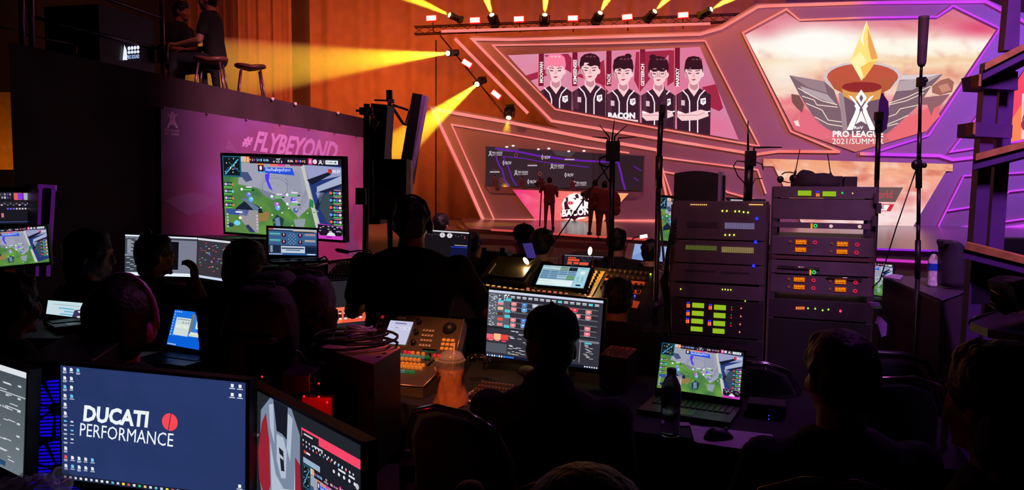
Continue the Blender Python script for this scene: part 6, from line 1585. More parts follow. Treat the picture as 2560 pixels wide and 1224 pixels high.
# flat screens on top of it
mm = rootm(t)
c = mm @ Vec((-.11, .2, top+.0)); m = MB(); rings = []
m = MB(); m.rbox((0, 0, .0), (.235, .24, .2), .02)
sp = P(1750, 465, 4.15); tt = thing('stage_monitor_speaker', 'black rounded speaker with violet edge standing on the tall rack', 'speaker', (sp.x, sp.y+.05, top), mm.to_euler().z)
h = P(1750, 424, 4.1).z-top
m = MB(); rings = []
for k in range(8):
    x = -.115+.23*k/7; rings.append([Vec((x, yy, zz)) for yy, zz in ((-.1, 0), (.14, 0), (.14, h-.02+.012*math.sin(PI*k/7)), (-.1, h-.02+.014*math.sin(PI*k/7)))])
m.loft(rings, sm=False); m.build('cabinet', mat('black speaker cabinet', (34, 26, 32), .5), tt)
m = MB(); m.rbox((.123, .0, h/2-.01), (.016, .2, h), .005); m.build('front_baffle', mat('violet grey baffle', (150, 125, 165), .4), tt); m = MB(); m.box((.137, .06, h*.45), (.012, .05, h*.8)); m.build('handle', BLKM, tt)
for x0, x1, c_ in ((1728, 1766, (255, 190, 110)), (1874, 1906, (255, 170, 110))):
    m = MB(); a, z_ = uv(x0, 511); b_, _ = uv(x1, 511)
    for k in range(9): m.ball((a+(b_-a)*k/8, -.003, z_), (.0035, .003, .003), nu=6, nv=4)
    m.build('amber_lights', glow('amber dots', c_, 1.6), t)

t2, uv2, W2, top2 = rack([(1932, 464), (2194, 471), (2178, 862), (1918, 842)], 3.75, 'open receiver rack on the right with orange displays', None, (-30, -3))
u = runit(t2, uv2, 465, 496, 2060, W2)
mark(u, uv2, 1995, 476, 2028, 489, GLCD); mark(u, uv2, 2056.6, 478, 2089.7, 490.6, GLCD)
for x in (2042, 2047): mark(u, uv2, x-1.5, 483, x+1.5, 491, led_mat((255, 120, 50), 1.5), 'level_meter'); led(u, uv2, x, 479, BL_, .003)
led(u, uv2, 2105.6, 482, (40, 200, 90), .0045, 1.2); led(u, uv2, 2131.6, 483, (255, 170, 110), .003)
u = runit(t2, uv2, 497, 550, 2060, W2)
m = MB(); a = [uv2(2190, 495), uv2(2196, 520), uv2(2186, 552)]; 
for x, z in a: m.box((x, .0, z), (.02, .05, .05))
m.build('side_latch', RK, t2)
# see-through gap with antenna bar
u = runit(t2, uv2, 557, 573, 2100, W2, depth=.03, w_=W2)
for x, y in ((2077.5, 565), (2149, 566)): a, b = uv2(x, y); m = MB(); m.cyl((a, -.001, b), (a, -.004, b), .0085, n=16); m.build('bright_hole', glow('hole seen bright', (235, 200, 195), .9), u)  # holes in the bar as glowing discs, brightness behind painted on
mark(u, uv2, 2027, 558, 2031, 571, ORD, 'level_meter')
def ringled(u, uv, x, y, c, r=.0075, s_=1.5):
    a, b = uv(x, y); m = MB(); pts = [(a+r*math.cos(k*PI/6), -.003, b+r*math.sin(k*PI/6)) for k in range(13)]; m.tube(pts, .0022, 6); m.build('ring_light', led_mat(c, s_), u)
ringled(u, uv2, 2038.5, 564, (40, 220, 110))
def receiver(y0, y1, disp, rings_, small, xo=0):
    u = runit(t2, uv2, y0, y1, 2060, W2)
    for x, y in disp:
        mark(u, uv2, x, y, x+28, y+13, mat('amber screen ground', (120, 50, 5), .4, emit=(200, 90, 5), es=.6))
        for k in range(6): mark(u, uv2, x+2+k*4.3, y+2+(k % 2), x+4.6+k*4.3, y+7, ORD, 'readout', .001, .003)
        mark(u, uv2, x+1, y+9, x+18, y+11, ORD, 'readout', .001, .003); mark(u, uv2, x+22, y+9, x+26, y+11, ORD, 'readout', .001, .003)
    for x, y in rings_: ringled(u, uv2, x, y, (255, 40, 80), .0075, .9)
    for x, y in small: ringled(u, uv2, x, y, (150, 80, 60), .004, .6)
    return u
receiver(592, 640, [(1988.6, 598), (2092, 603), (1987.6, 617), (2091, 622)], [(2037, 605.6), (2142.8, 611), (2141, 631)], [(1976, 603), (2080, 608), (2078, 628)])
u = runit(t2, uv2, 641, 652, 2060, W2, 'drawer', m_=mat('reddish drawer', (96, 60, 66), .45))
u = runit(t2, uv2, 653, 688, 2060, W2); mark(u, uv2, 2024, 674, 2028, 687, ORD, 'level_meter'); ringled(u, uv2, 2035, 680, (40, 220, 110))
m = MB()
for a, b in (((1944, 664), (2050, 670)), ((2066, 690), (2155, 697))): (x0, z0), (x1, z1) = uv2(*a), uv2(*b); m.cyl((x0, -.012, z0), (x1, -.012, z1), .0035)
m.build('handle_rod', CHROME, t2)
receiver(690, 737, [(1984, 691.5), (2087, 697.5), (1984, 710.5), (2087, 716.5)], [(2034, 700), (2033, 719.6), (2139, 706), (2137.6, 727)], [(1973, 697), (1972, 716), (2076, 702), (2075, 722)])
u = runit(t2, uv2, 752, 800, 2060, W2, m_=mat('black rack face', (52, 40, 52), .5))
for k in range(5): x = 1991+k*4.6; mark(u, uv2, x-1.3, 766, x+1.3, 773, led_mat((255, 120, 60), 1.5), 'level_meter')
for x, y in ((2020, 770), (2038, 771), (2056.5, 775), (2071, 773)): led(u, uv2, x, y, (150, 235, 70), .0038)
led(u, uv2, 2101, 777, (255, 60, 90), .0055, 2.)
u = runit(t2, uv2, 802, 1080, 2060, W2, m_=mat('shaded lower panel', (30, 24, 30), .6))  # shade at the rack foot put into the panel colour
# things on top of the right rack: headset, bag, boxes, two whip antennas
mm2 = rootm(t2); mt = mm2 @ Vec((0, .2, top2))
def at2(x, y, dy=0.): r = ray(x, y); o = mm2 @ Vec((0, .15+dy, 0)); N = -(mm2.col[1].to_3d()); return EYE + r*((o-EYE).dot(N)/r.dot(N))
m = MB(); m.tube([at2(1954, 436), at2(1962, 431), at2(1975, 430), at2(1988, 433)], .0035, 6); m.ball(at2(1951, 448), (.018, .012, .018)); m.ball(at2(1985, 446), (.022, .03, .022)); m.tube([at2(1955, 452), at2(1970, 456), at2(1988, 456)], .003, 6)
single('headset', m, BLK, 'headset with round microphone lying on the right rack', 'headset')
m = MB(); rings = []; random.seed(21)
pr = [(1976, 459, .3), (1985, 440, .8), (2000, 424, 1), (2016, 426, 1), (2026, 434, 1), (2050, 432, .9), (2066, 434, .8), (2078, 445, .6), (2082, 460, .3)]
for x, y, k in pr: 
    p = at2(x, y); h = max(.01, p.z-top2); rings.append([Vec((p.x, p.y-.04+.11*math.cos(a)*k, top2+h*max(0, math.sin(a)))) for a in [PI*j/8 for j in range(9)]])
m.loft(rings); single('cloth_bundle', m, mat('dark bundled cloth', (44, 30, 42), .9, bump=.4), 'dark bundled pouch in the middle of the right rack top', 'bag', loc=Vec((at2(2030, 460).x, at2(2030, 460).y, top2)))
for i, (x0, x1, y, lb) in enumerate(((2080, 2116, 440, 'dark box on the right rack beside the bundled pouch'), (2117, 2152, 441, 'right one of the two dark boxes on the right rack top'))):
    p, p2 = at2(x0, y), at2(x1, y); h = p.z-top2; m = MB(); m.rbox(((p.x+p2.x)/2, p.y+.03, top2+h/2), ((p2-p).length*.98, .1, h), .006, Ez(mm2.to_euler().z)); single('equipment_box', m, mat('dark plum box', (48, 34, 48), .5), lb, 'box')
for i, (a, b, lb) in enumerate((((1981, 462), (2000, 373), 'left whip antenna leaning on the right rack'), ((2082, 460), (2069, 384), 'right whip antenna on the right rack'))):
    p0, p1 = at2(*a), at2(*b); p0.z = top2; m = MB(); m.tube([p0, p0.lerp(p1, .42), p0.lerp(p1, .45), p1], [.0085, .006, .0028, .0022], 8); single('whip_antenna', m, BLK, lb, 'antenna', loc=p0)

# ------------------------------------------------ antennas and stands in mid hall
def pole_stand(pts, d, radii, label, legs=.45, name='light_stand'):
    p0 = P(*pts[0], d); pb = P(*pts[-1], d); t = thing(name, label, 'stand', (pb.x, d, 0)); w_ = [P(x, y, d) for x, y in pts]
    for k in range(len(w_)-1):
        m = MB(); m.cyl(w_[k], w_[k+1], radii[k]); m.build('pole', BLKM, t, world=True)
    m = MB(); m.cyl(w_[-1], (pb.x, d, 0), radii[-1]); m.build('pole', BLKM, t, world=True)
    if legs: tripod_legs(t, pb.x, d, d, .55, legs)
    return t
t = pole_stand([(1655, 262), (1652, 300), (1648, 390), (1646, 470)], 4.6, [.014, .016, .022, .016], 'black stand left of the tall rack carrying a small receiver')
m = MB(); m.box(P(1655, 272, 4.6), (.036, .03, .045)); m.build('receiver', BLK, t, world=True)
def paddle(pts, d, label, col):
    m = MB(); m.prism([P(x, y, d) for x, y in pts], Vec((0, .012, 0))); return single('paddle_antenna', m, col, label, 'antenna')
PADM = mat('grey violet paddle', (120, 100, 125), .5)
paddle([(1661, 215), (1668, 245), (1668, 300), (1662, 322), (1656, 325), (1656, 285), (1662, 270), (1655, 262)], 4.62, 'grey paddle antenna in front of the fourth player', PADM)
t = pole_stand([(2198, 280), (2196, 330), (2192, 450), (2189, 560)], 4.4, [.02, .014, .013, .013], 'black stand in front of the league title carrying a receiver')
m = MB(); m.box(P(2197, 291, 4.38), (.042, .03, .05)); m.build('receiver', BLK, t, world=True)
paddle([(2206, 232), (2221, 254), (2222, 286), (2217, 322), (2205, 332), (2203, 300), (2206, 282), (2198, 280), (2200, 254)], 4.42, 'violet paddle antenna over the league title screen', mat('violet paddle', (90, 50, 170), .4))
t = pole_stand([(2304, 160), (2302, 195), (2301, 215), (2299, 330), (2297, 400), (2297, 470), (2296, 560), (2295, 600), (2294, 695)], 3.3, [.006, .012, .007, .009, .013, .008, .008, .012, .010], 'tall black stand on the right rising in front of the torch screen')
m = MB(); m.loft([[P(2304, 160, 3.3)+Vec((r*math.cos(a), r*math.sin(a), z)) for a in [2*PI*k/12 for k in range(12)]] for r, z in ((.012, -.01), (.016, .0), (.018, .01), (.021, .19), (.0215, .2))]); m.build('sleeve', mat('violet grey sleeve', (96, 72, 96), .6), t, world=True)
m = MB(); m.box(P(2303, 205, 3.28), (.028, .03, .04)); m.ball(P(2314, 201, 3.27), .01); m.ball(P(2290, 412, 3.27), (.02, .015, .022)); m.ball(P(2310, 413, 3.27), .012); m.build('clamp', BLKM, t, world=True)
m = MB(); m.tube([P(2290, 425, 3.3), P(2240, 570, 3.32), P(2200, 700, 3.35), P(2180, 720, 3.4)], .0028, 5); single('cable', m, BLK, 'thin black cable hanging from the right stand to the rack', 'cable')
def router(c, w_, h, ants, label, d, pole_to, rz=0.):
    p = P(c[0], c[1], d); t = thing('wireless_unit', label, 'antenna', (p.x, d, 0))
    m = MB(); m.rbox((p.x, d, p.z), (w_, .05, h), .008); m.build('housing', BLK, t, world=True)
    for a in ants: m = MB(); m.tube([P(x, y, d) for x, y in a], [.007]*(len(a)-1)+[.003], 6); m.build('antenna', BLK, t, world=True)
    m = MB(); b = P(*pole_to, d); m.cyl((p.x, d+.02, p.z-h/2), (b.x, d+.02, b.z), .024); m.cyl((b.x, d+.02, b.z), (b.x, d+.02, 0), .022); m.build('pole', BLKM, t, world=True); return t, p
t, p = router((1532, 378), .11, .165, [[(1523, 352), (1523, 342), (1498, 312)], [(1530, 352), (1531, 340), (1536, 300)], [(1536, 352), (1537, 340), (1568, 312)], [(1519, 352), (1518, 345), (1480, 342)], [(1545, 352), (1546, 345), (1590, 342)]], 'wireless unit with five antennas fanned out on a dark pole', 6.2, (1528, 640))
m = MB(); m.tube([P(1515, 390, 6.15), P(1500, 395, 6.1), P(1498, 410, 6.1), P(1520, 418, 6.15)], .008, 6); m.tube([P(1500, 410, 6.2), P(1524, 455, 6.2)], .006, 5); m.tube([P(1525, 412, 6.2), P(1500, 440, 6.2), P(1350, 655, 6.4)], .006, 5); m.build('cable', BLK, t, world=True)
t, p = router((1876, 396), .055, .085, [[(1870, 376), (1870, 302)], [(1884, 376), (1886, 368), (1955, 368)]], 'small wireless unit with two antennas above the tall rack', 4.3, (1872, 500))
m = MB(); m.tube([P(1864, 404, 4.3), P(1842, 402, 4.3), P(1834, 415, 4.3), P(1845, 440, 4.3), P(1866, 463, 4.3)], .0035, 5); m.tube([P(1888, 405, 4.3), P(1905, 410, 4.3), P(1908, 425, 4.3)], .0035, 5); m.tube([P(1880, 463, 4.3), P(1888, 446, 4.3), P(1905, 446, 4.3)], .003, 5); m.build('cable', BLK, t, world=True)
# cables down the left side of the tall rack
m = MB(); random.seed(15)
for k in range(7): m.tube([P(1690, 550+9*k, 3.9), P(1680-k, 562+9*k, 3.82), P(1673-1.5*k, 600+8*k, 3.8), P(1671-1.5*k, 650+5*k, 3.8), P(1668-3*k, 700, 3.8), P(1675, 760+8*k, 3.8), P(1678, 860, 3.85), P(1678, 1100, 3.9)], .006, 5)
m.tube([P(1684, 575, 3.8), P(1674, 590, 3.8), P(1682, 610, 3.8)], .005, 5); m.tube([P(1646, 480, 4.4), P(1652, 560, 4.3), P(1662, 680, 4.2), P(1664, 800, 4.1)], .007, 5)
single('cable', m, BLK, 'bundle of black cables hanging down the left side of the tall rack', 'cable')
# open case silhouette beside the monitor with dials
c = P(1230, 660, 6.5); m = MB(); m.prism([P(1205, 625, 6.5), P(1264, 630, 6.5), P(1270, 640, 6.5), P(1262, 690, 6.5), P(1190, 690, 6.5)], Vec((.05, .12, 0)))
for x in (1210, 1256): m.box(P(x, 624, 6.5), (.04, .05, .04))
single('open_case', m, mat('dark green grey case', (36, 34, 28), .5), 'lid of an open dark case behind the console', 'case')

# ------------------------------------------------ right side
c = P(2205, 700, 4.2)
laptop([(2150, 652), (2233, 661), (2228, 742), (2140, 730)], 4.3, lambda cv: game(cv, 9, False, True, False), 'dim laptop showing the arena game right of the open rack', P(2190, 752, 4.2).z, wa=.3, tilts=(0, 30), depth=.2)
lz = P(2190, 752, 4.2).z
m = MB(); q0 = P(2190, 752, 4.15); m.box((q0.x, q0.y, lz/2), (.34, .42, lz-.01), Ez(VYAW)); single('road_case', m, mat('black road case', (24, 20, 28), .6), 'black road case under the dim laptop', 'case')
# slanted road case with bottle
zc = P(2331, 716, 3.5).z
tp = [PZ(2205, 688, zc), PZ(2288, 692, zc), PZ(2420, 722, zc), PZ(2352, 756, zc)]
t = thing('road_case', 'large dark road case with violet lit top, small bottle standing on it', 'case', (tp[3].x, tp[3].y, 0))
m = MB(); m.prism([Vec((p.x, p.y, 0)) for p in [PZ(2208, 690, zc), PZ(2352, 754, zc), PZ(2440, 716, zc), PZ(2290, 690, zc)]], Vec((0, 0, zc))); m.build('body', mat('plum case', (92, 62, 92), .5, var=.15), t, world=True)
m = MB(); m.tube([p+Vec((0, 0, .0)) for p in [PZ(2208, 690, zc), PZ(2352, 754, zc), PZ(2440, 716, zc)]], .008, 6); m.build('edge_trim', mat('violet edge', (110, 80, 150), .4), t, world=True)
m = MB(); m.prism([PZ(2208, 690, zc+.01), PZ(2235, 684, zc+.01), PZ(2258, 688, zc+.01), PZ(2250, 698, zc+.01)], Vec((0, 0, -.008))); m.build('corner_plate', mat('lavender plate', (190, 140, 230), .4), t, world=True)
c = P(2384, 650, 3.45); m = MB(); rings = []
for k, (y, w_, dx) in enumerate(((715, .062, 0), (700, .068, 0), (660, .066, .0), (620, .054, -.005), (606, .045, -.02), (600, .025, -.03))):
    p = P(2384, y, 3.45); rings.append([Vec((p.x+dx+w_*(.94+.06*math.cos(5*a))*math.cos(a), p.y+.07*math.sin(a), max(p.z, zc+.001))) for a in [2*PI*j/16 for j in range(16)]])
m.loft(rings); m.box(P(2364, 605, 3.4), (.03, .02, .012)); single('black_bag', m, mat('black nylon', (58, 40, 66), .6, bump=.3), 'dark drawstring bag standing right of the small bottle', 'bag', loc=Vec((c.x, c.y, zc)))
# tower of dark posts with wooden edged shelves
DP = mat('violet lit post', (120, 70, 150), .45, .2, var=.1); WD = mat('orange wood edge', (240, 150, 85), .5, var=.3, scale=25)  # violet light on the posts is put into their colour
d = 2.55; t = thing('shelf_tower', 'dark tower of slanted posts with three wood edged shelves, cropped right', 'shelf', (P(2440, 900, d).x, d, 0))
def quadpost(x0, y0, x1, y1, w0, w1, name='post', dd=0., to_floor=False, m_=None):
    a = [P(x0, y0, d+dd), P(x0+w0, y0, d+dd), P(x1+w1, y1, d+dd), P(x1, y1, d+dd)]
    if to_floor: a[2] = Vec((a[2].x, a[2].y, 0.01)); a[3] = Vec((a[3].x, a[3].y, .01))
    m = MB(); m.prism(a, Vec((.01, .05, 0))); return m.build(name, m_ or DP, t, world=True)
quadpost(2465, 155, 2413, 620, 34, 32, to_floor=True); quadpost(2505, 150, 2452, 760, 36, 40, dd=.03, to_floor=True)
quadpost(2523, -20, 2510, 125, 30, 38, dd=.1)
m = MB(); m.prism([P(x, y, d-.02) for x, y in [(2448, 185), (2545, 178), (2545, 225), (2452, 220)]], Vec((0, .1, 0))); m.build('cross_plate', DP, t, world=True); m = MB(); m.prism([P(x, y, d-.02) for x, y in [(2438, 305), (2532, 312), (2530, 345), (2436, 340)]], Vec((0, .1, 0))); m.build('cross_plate', DP, t, world=True)
for (a, b, c_, e_) in (((2463, 158), (2600, 88), 16, 'upper'), ((2440, 384), (2600, 342), 14, 'middle'), ((2414, 606), (2600, 652), 14, 'lower')):
    m = MB(); p0, p1 = P(*a, d-.06), P(*b, d-.1); m.prism([p0, p1, p1+Vec((0, 0, -.022)), p0+Vec((0, 0, -.022))], Vec((.04, .05, 0))); m.build('shelf_edge', WD, t, world=True)
    m = MB(); p0, p1 = p0+Vec((0, .01, -.022)), p1+Vec((0, .01, -.022)); m.prism([p0, p1, p1+Vec((0, 0, -.03)), p0+Vec((0, 0, -.03))], Vec((.08, .1, 0))); m.build('shelf_board', DP, t, world=True)
for x, y, y2 in ((2450, 185, 215), (2436, 305, 335)):
    m = MB(); m.prism([P(x-2, y, d-.05), P(x+4, y, d-.05), P(x+3, y2, d-.05), P(x-4, y2, d-.05)], Vec((0, .04, 0))); m.build('wooden_cap', WD, t, world=True)
m = MB(); m.prism([P(2430, 640, d), P(2620, 690, d), P(2620, 760, d), P(2428, 760, d)], Vec((.2, .3, 0))); m.build('lower_bin', mat('dark plum bin', (40, 24, 50), .6), t, world=True)
# devices at the right edge
m = MB(); m.rbox(P(2540, 615, 3.2), (.2, .1, .07), .01); m.cyl(P(2540, 625, 3.2), (P(2540, 625, 3.2).x, 3.2, 0), .02); single('stage_box', m, mat('near black box', (22, 14, 28), .5), 'black rounded box seen above the lower wooden shelf', 'box')
zs = P(2520, 790, 1.95).z
m = MB(); m.prism([PZ(2425, 805, zs), PZ(2500, 778, zs), PZ(2700, 800, zs), PZ(2700, 880, zs), PZ(2560, 838, zs), PZ(2470, 822, zs)], Vec((0, 0, -.02)))
m.tube([PZ(2426, 806, zs-.01), PZ(2440, 795, zs-.01), PZ(2500, 778, zs-.01)], .006, 6)
bb = PZ(2600, 830, zs); m.cyl((bb.x, bb.y, zs-.02), (bb.x, bb.y, 0), .03); single('side_tray', m, mat('violet lit tray', (60, 40, 120), .35), 'violet lit tray at the right edge below the shelf tower', 'tray')
t = thing('tool_box', 'metal trimmed brown box on the violet tray', 'box', PZ(2510, 790, zs)); 
bx = [P(2478, 722, 1.92), P(2523, 748, 1.88), P(2516, 785, 1.88), P(2474, 760, 1.92)]
m = MB(); m.prism(bx, Vec((.16, .12, 0))); m.build('body', mat('brown box', (90, 62, 62), .5), t, world=True)
m = MB(); m.cyl(bx[0], bx[1], .004); m.cyl(bx[3], bx[2], .004); m.cyl(bx[3].lerp(bx[0], .25), bx[2].lerp(bx[1], .25), .003); m.build('metal_trim', mat('copper trim', (225, 170, 150), .3, .7), t, world=True)
m = MB(); m.prism([P(2530, 712, 1.85), P(2560, 700, 1.85), P(2600, 700, 1.85), P(2600, 760, 1.85), P(2545, 760, 1.85)], Vec((0, .1, 0))); single('paper_roll', m, mat('dark box shell', (60, 50, 52), .6), 'dark box cropped by the right edge above the brown box', 'box')  # one dark colour over the whole box
m = MB(); m.prism([P(2531, 704, 1.84), P(2558, 698, 1.84), P(2600, 700, 1.84), P(2560, 712, 1.84)], Vec((0, .04, 0))); single('card', m, mat('ivory card', (215, 205, 180), .6), 'ivory card lying on the dark box at the right edge', 'card')
# violet lit cloth pieces behind the open rack
for q, lb in (([(2195, 810), (2202, 792), (2218, 808), (2216, 838), (2204, 842)], 'violet lit cable bag hanging beside the open rack'), ([(2176, 757), (2200, 757), (2200, 765), (2176, 765)], 'violet lit strip under the dim laptop')):
    m = MB(); m.prism([P(x, y, 3.45) for x, y in q], Vec((0, .03, 0))); single('cloth_scrap', m, mat('violet lit cloth', (170, 110, 225), .7), lb, 'cloth')
m = MB(); p0 = PZ(1890, 1040, DZ); m.rbox(p0+Vec((.05, .03, .025)), (.14, .1, .05), .01, Ez(VYAW)); single('network_switch', m, BLK, 'small black box with two blue lights right of the laptop', 'device')
m = MB()
for y in (1038, 1047): m.ball(P(1922, y, 2.72), .0025, nu=8, nv=6)
single('blue_indicator', m, glow('blue led', (40, 40, 255), 2.5), 'pair of tiny blue lights right of the laptop', 'light')
# ------------------------------------------------ people
TEX = bpy.data.textures.new('hair clumps', 'CLOUDS'); TEX.noise_scale = .02
def vox(o, size, disp=0., smooth=2):
    r = o.modifiers.new('remesh', 'REMESH'); r.mode = 'VOXEL'; r.voxel_size = size; r.use_smooth_shade = True
    s_ = o.modifiers.new('smooth', 'SMOOTH'); s_.iterations = smooth; s_.factor = .6
    if disp:
        d_ = o.modifiers.new('disp', 'DISPLACE'); d_.texture = TEX; d_.strength = disp; d_.mid_level = .5; d_.texture_coords = 'LOCAL'
    return o
def caps(m, a, b, r0, r1):
    a, b = Vec(a), Vec(b); m.cyl(a, b, r0, r1, n=14); m.ball(a, r0, nu=14, nv=8); m.ball(b, r1, nu=14, nv=8)
def hand(m, w, dirv, palmn, side, s=1., curl=.5):
    """palm, four bent fingers of unequal length, thumb from the side of the palm"""
    d_ = Vec(dirv).normalized(); n = Vec(palmn); n = (n-d_*n.dot(d_)).normalized(); sd = d_.cross(n)*side
    R = Mat(((sd.x, d_.x, n.x), (sd.y, d_.y, n.y), (sd.z, d_.z, n.z)))
    w = Vec(w); c = w+d_*.045*s
    m.ball(c, (.040*s, .052*s, .016*s), R=R); m.cyl(w-d_*.03*s, w+d_*.02*s, .024*s, .028*s)
    for k, (o, L) in enumerate(((-.028, .062), (-.0095, .074), (.0095, .078), (.028, .070))):
        p = c+sd*o*s+d_*.04*s; ang = curl*.35
        for j in range(3):
            ang += curl*.55; q = p+(d_*math.cos(ang)+n*math.sin(ang))*(L*s*(.45, .32, .23)[j]); caps(m, p, q, (.0088-.0008*j)*s, (.0084-.0009*j)*s); p = q
    p = w+d_*.018*s+sd*.03*s; q = p+(sd*.75+d_*.65+n*.25*curl).normalized()*.036*s; r = q+(d_*.9+sd*.15+n*.4*curl).normalized()*.030*s
    caps(m, p, q, .0115*s, .0095*s); caps(m, q, r, .0095*s, .0085*s)
def person(label, hx, hy, d, facing=0., seated=True, lean=.15, hyaw=0., hpitch=0., s=1., fat=1., hair='short', arms=None, shirt=None, skin=None, trousers=None, long_sleeve=False, headphones=None, vx=.012, group=None, cap=None, floor=0., legs=True, eyes=True):
    Hc = P(hx, hy, d) if not isinstance(hx, Vec) else hx
    Rz_ = Ez(facing); sp = .52*s
    off = Rz_ @ Vec((0, sp*math.sin(lean)+.02, 0)); zp = Hc.z-(sp*math.cos(lean)+.128*s)
    root = Vec((Hc.x, Hc.y, floor))-off
    t = thing('person', label, 'person', root, facing, group)
    zp -= floor
    pel = Vec((0, 0, zp)); up = Vec((0, math.sin(lean), math.cos(lean))); fwd = Vec((0, math.cos(lean), -math.sin(lean)))
    def sp_(t_, x=0., y=0.): return pel + up*(t_*s) + Vec((x*s, 0, 0)) + fwd*(y*s)
    head = Vec((0, sp*math.sin(lean)+.02, Hc.z-floor))
    RH = Mat.Rotation(hyaw, 3, 'Z') @ Mat.Rotation(-hpitch, 3, 'X')
    H = lambda x, y, z: head + RH @ (Vec((x, y, z))*s)
    def hb(m, c, r): m.ball(H(*c), tuple(v*s for v in r), nu=16, nv=12, R=RH)
    m = MB()
    hb(m, (0, -.012, .028), (.076, .095, .092)); hb(m, (0, .022, -.02), (.063, .068, .085)); hb(m, (0, .045, -.078), (.042, .038, .032)); hb(m, (0, .02, -.06), (.056, .055, .045))
    hb(m, (0, .082, .022), (.052, .012, .014)); hb(m, (0, .097, -.018), (.010, .014, .026)); hb(m, (0, .103, -.034), (.015, .014, .011)); hb(m, (0, .084, -.063), (.024, .011, .006)); hb(m, (0, .082, -.073), (.020, .011, .007)); hb(m, (0, .078, -.1), (.018, .014, .012))
    for sx in (-1, 1): hb(m, (.077*sx, -.006, -.012), (.009, .019, .031)); hb(m, (.04*sx, .06, -.03), (.022, .024, .026))
    caps(m, sp_(.48, 0, -.01), H(0, -.015, -.05), .064*s*(.5+.5*fat), .058*s)
    # arms
    A = arms or [((-.26, .10, .16), (-.17, .36, .12), (.3, .95, -.1), (0, 0, -1)), ((.26, .10, .16), (.17, .36, .12), (-.3, .95, -.1), (0, 0, -1))]
    sh = [sp_(.44, -.185*fat), sp_(.44, .185*fat)]
    arm_pts = []
    for k in range(2):
        if A[k] is None: arm_pts.append(None); continue
        e = pel + Vec(A[k][0])*s; w_ = pel + Vec(A[k][1])*s
        arm_pts.append((sh[k], e, w_))
        if not long_sleeve: caps(m, e, w_, .041*s, .027*s); caps(m, sh[k].lerp(e, .5), e, .044*s, .041*s)
        else: caps(m, e.lerp(w_, .8), w_, .03*s, .027*s)
        hand(m, w_, A[k][2], A[k][3], -1 if k == 0 else 1, s, A[k][4] if len(A[k]) > 4 else .5)
    vox(m.build('body', skin or SKIN, t), min(vx, .0075) if arms or vx < .011 else vx)
    # shirt
    m = MB(); rings = []
    for t_, a_, b_, y_ in ((-.05, .17, .125, 0), (.05, .165, .12, 0), (.18, .158, .115, 0), (.3, .172, .122, 0), (.39, .187, .118, -.005), (.45, .185, .1, -.01), (.49, .145, .088, -.01), (.53, .075, .07, -.008)):
        rings.append([sp_(t_, a_*fat*math.cos(q), b_*(.6+.4*fat)*math.sin(q)+y_) for q in [2*PI*k/20 for k in range(20)]])
    m.loft(rings)
    for k in range(2):
        if arm_pts[k] is None: continue
        a, e, w_ = arm_pts[k]; m.ball(a+Vec((0, 0, -.005)), .066*s*(.7+.3*fat), nu=14, nv=10)
        if long_sleeve: caps(m, a, e, .06*s, .05*s); caps(m, e, e.lerp(w_, .9), .05*s, .036*s)
        else: caps(m, a, a.lerp(e, .68), .062*s, .058*s)
    if long_sleeve: m.ball(sp_(.49, 0, -.055), (.11*s, .075*s, .06*s), nu=14, nv=10); m.ball(sp_(.54, 0, -.06), (.085*s, .05*s, .05*s), nu=14, nv=10)
    o = vox(m.build('shirt', shirt or SHIRTB, t), max(vx, .013), .01, 3)
    # legs
    if legs:
        m = MB(); hipz = zp
        for sx in (-1, 1):
            if seated:
                a = Vec((.09*sx*s, .0, zp-.03*s)); kn = Vec((.14*sx*s, .42*s, max(zp-.02*s, .3))); an = Vec((.14*sx*s, .46*s, .10))
            else: a = Vec((.09*sx*s, 0, zp-.02*s)); kn = Vec((.11*sx*s, .03, zp*.53)); an = Vec((.12*sx*s, -.02, .10))
            caps(m, a, kn, .085*s, .06*s); caps(m, kn, an, .058*s, .042*s)
        m.ball(pel+Vec((0, -.01, -.02*s)), (.16*s*fat, .12*s, .10*s)); vox(m.build('trousers', trousers or JEANS, t), .016, .008, 3)
        for sx in (-1, 1):
            m = MB(); ay = .46*s if seated else -.02; m.rbox((.13*sx*s, ay+.06, .045), (.09, .27, .085), .04); m.build('shoe', BLK, t)
    # hair
    if hair:
        m = MB(); random.seed(int(hx if not isinstance(hx, Vec) else 3)+11)
        if hair == 'bob': hb(m, (0, -.02, .04), (.096, .112, .094)); hb(m, (0, -.045, -.03), (.098, .085, .105)); hb(m, (0, -.05, -.10), (.092, .07, .07))
        elif hair == 'long': hb(m, (0, -.02, .04), (.096, .112, .094)); hb(m, (0, -.055, -.05), (.1, .08, .12)); hb(m, (0, -.07, -.17), (.105, .06, .12)); hb(m, (0, -.075, -.30), (.095, .05, .12))
        elif hair == 'big': hb(m, (0, -.02, .045), (.11, .125, .105)); hb(m, (0, -.05, -.02), (.108, .09, .1))
        elif hair == 'knot': hb(m, (0, -.015, .04), (.086, .105, .09)); hb(m, (0, -.045, -.01), (.083, .07, .08)); hb(m, (-.05, -.03, .135), (.03, .025, .03)); hb(m, (-.07, -.06, -.07), (.03, .03, .05))
        else: hb(m, (0, -.014, .042), (.084, .104, .088)); hb(m, (0, -.042, 0), (.082, .07, .08))
        hb(m, (0, .04, .088), (.066, .045, .032))
        for k in range(14):
            a = random.uniform(0, 2*PI); z = random.uniform(.0, .11); r_ = math.sqrt(max(0, 1-((z-.03)/.1)**2)); y = -.015+.095*r_*math.sin(a)
            if y > .05 and z < .08: continue
            hb(m, (.074*r_*math.cos(a), y*.95, z), (.022, .022, .022))
        vox(m.build('hair', HAIR, t), max(vx*.8, .009), .006, 3)
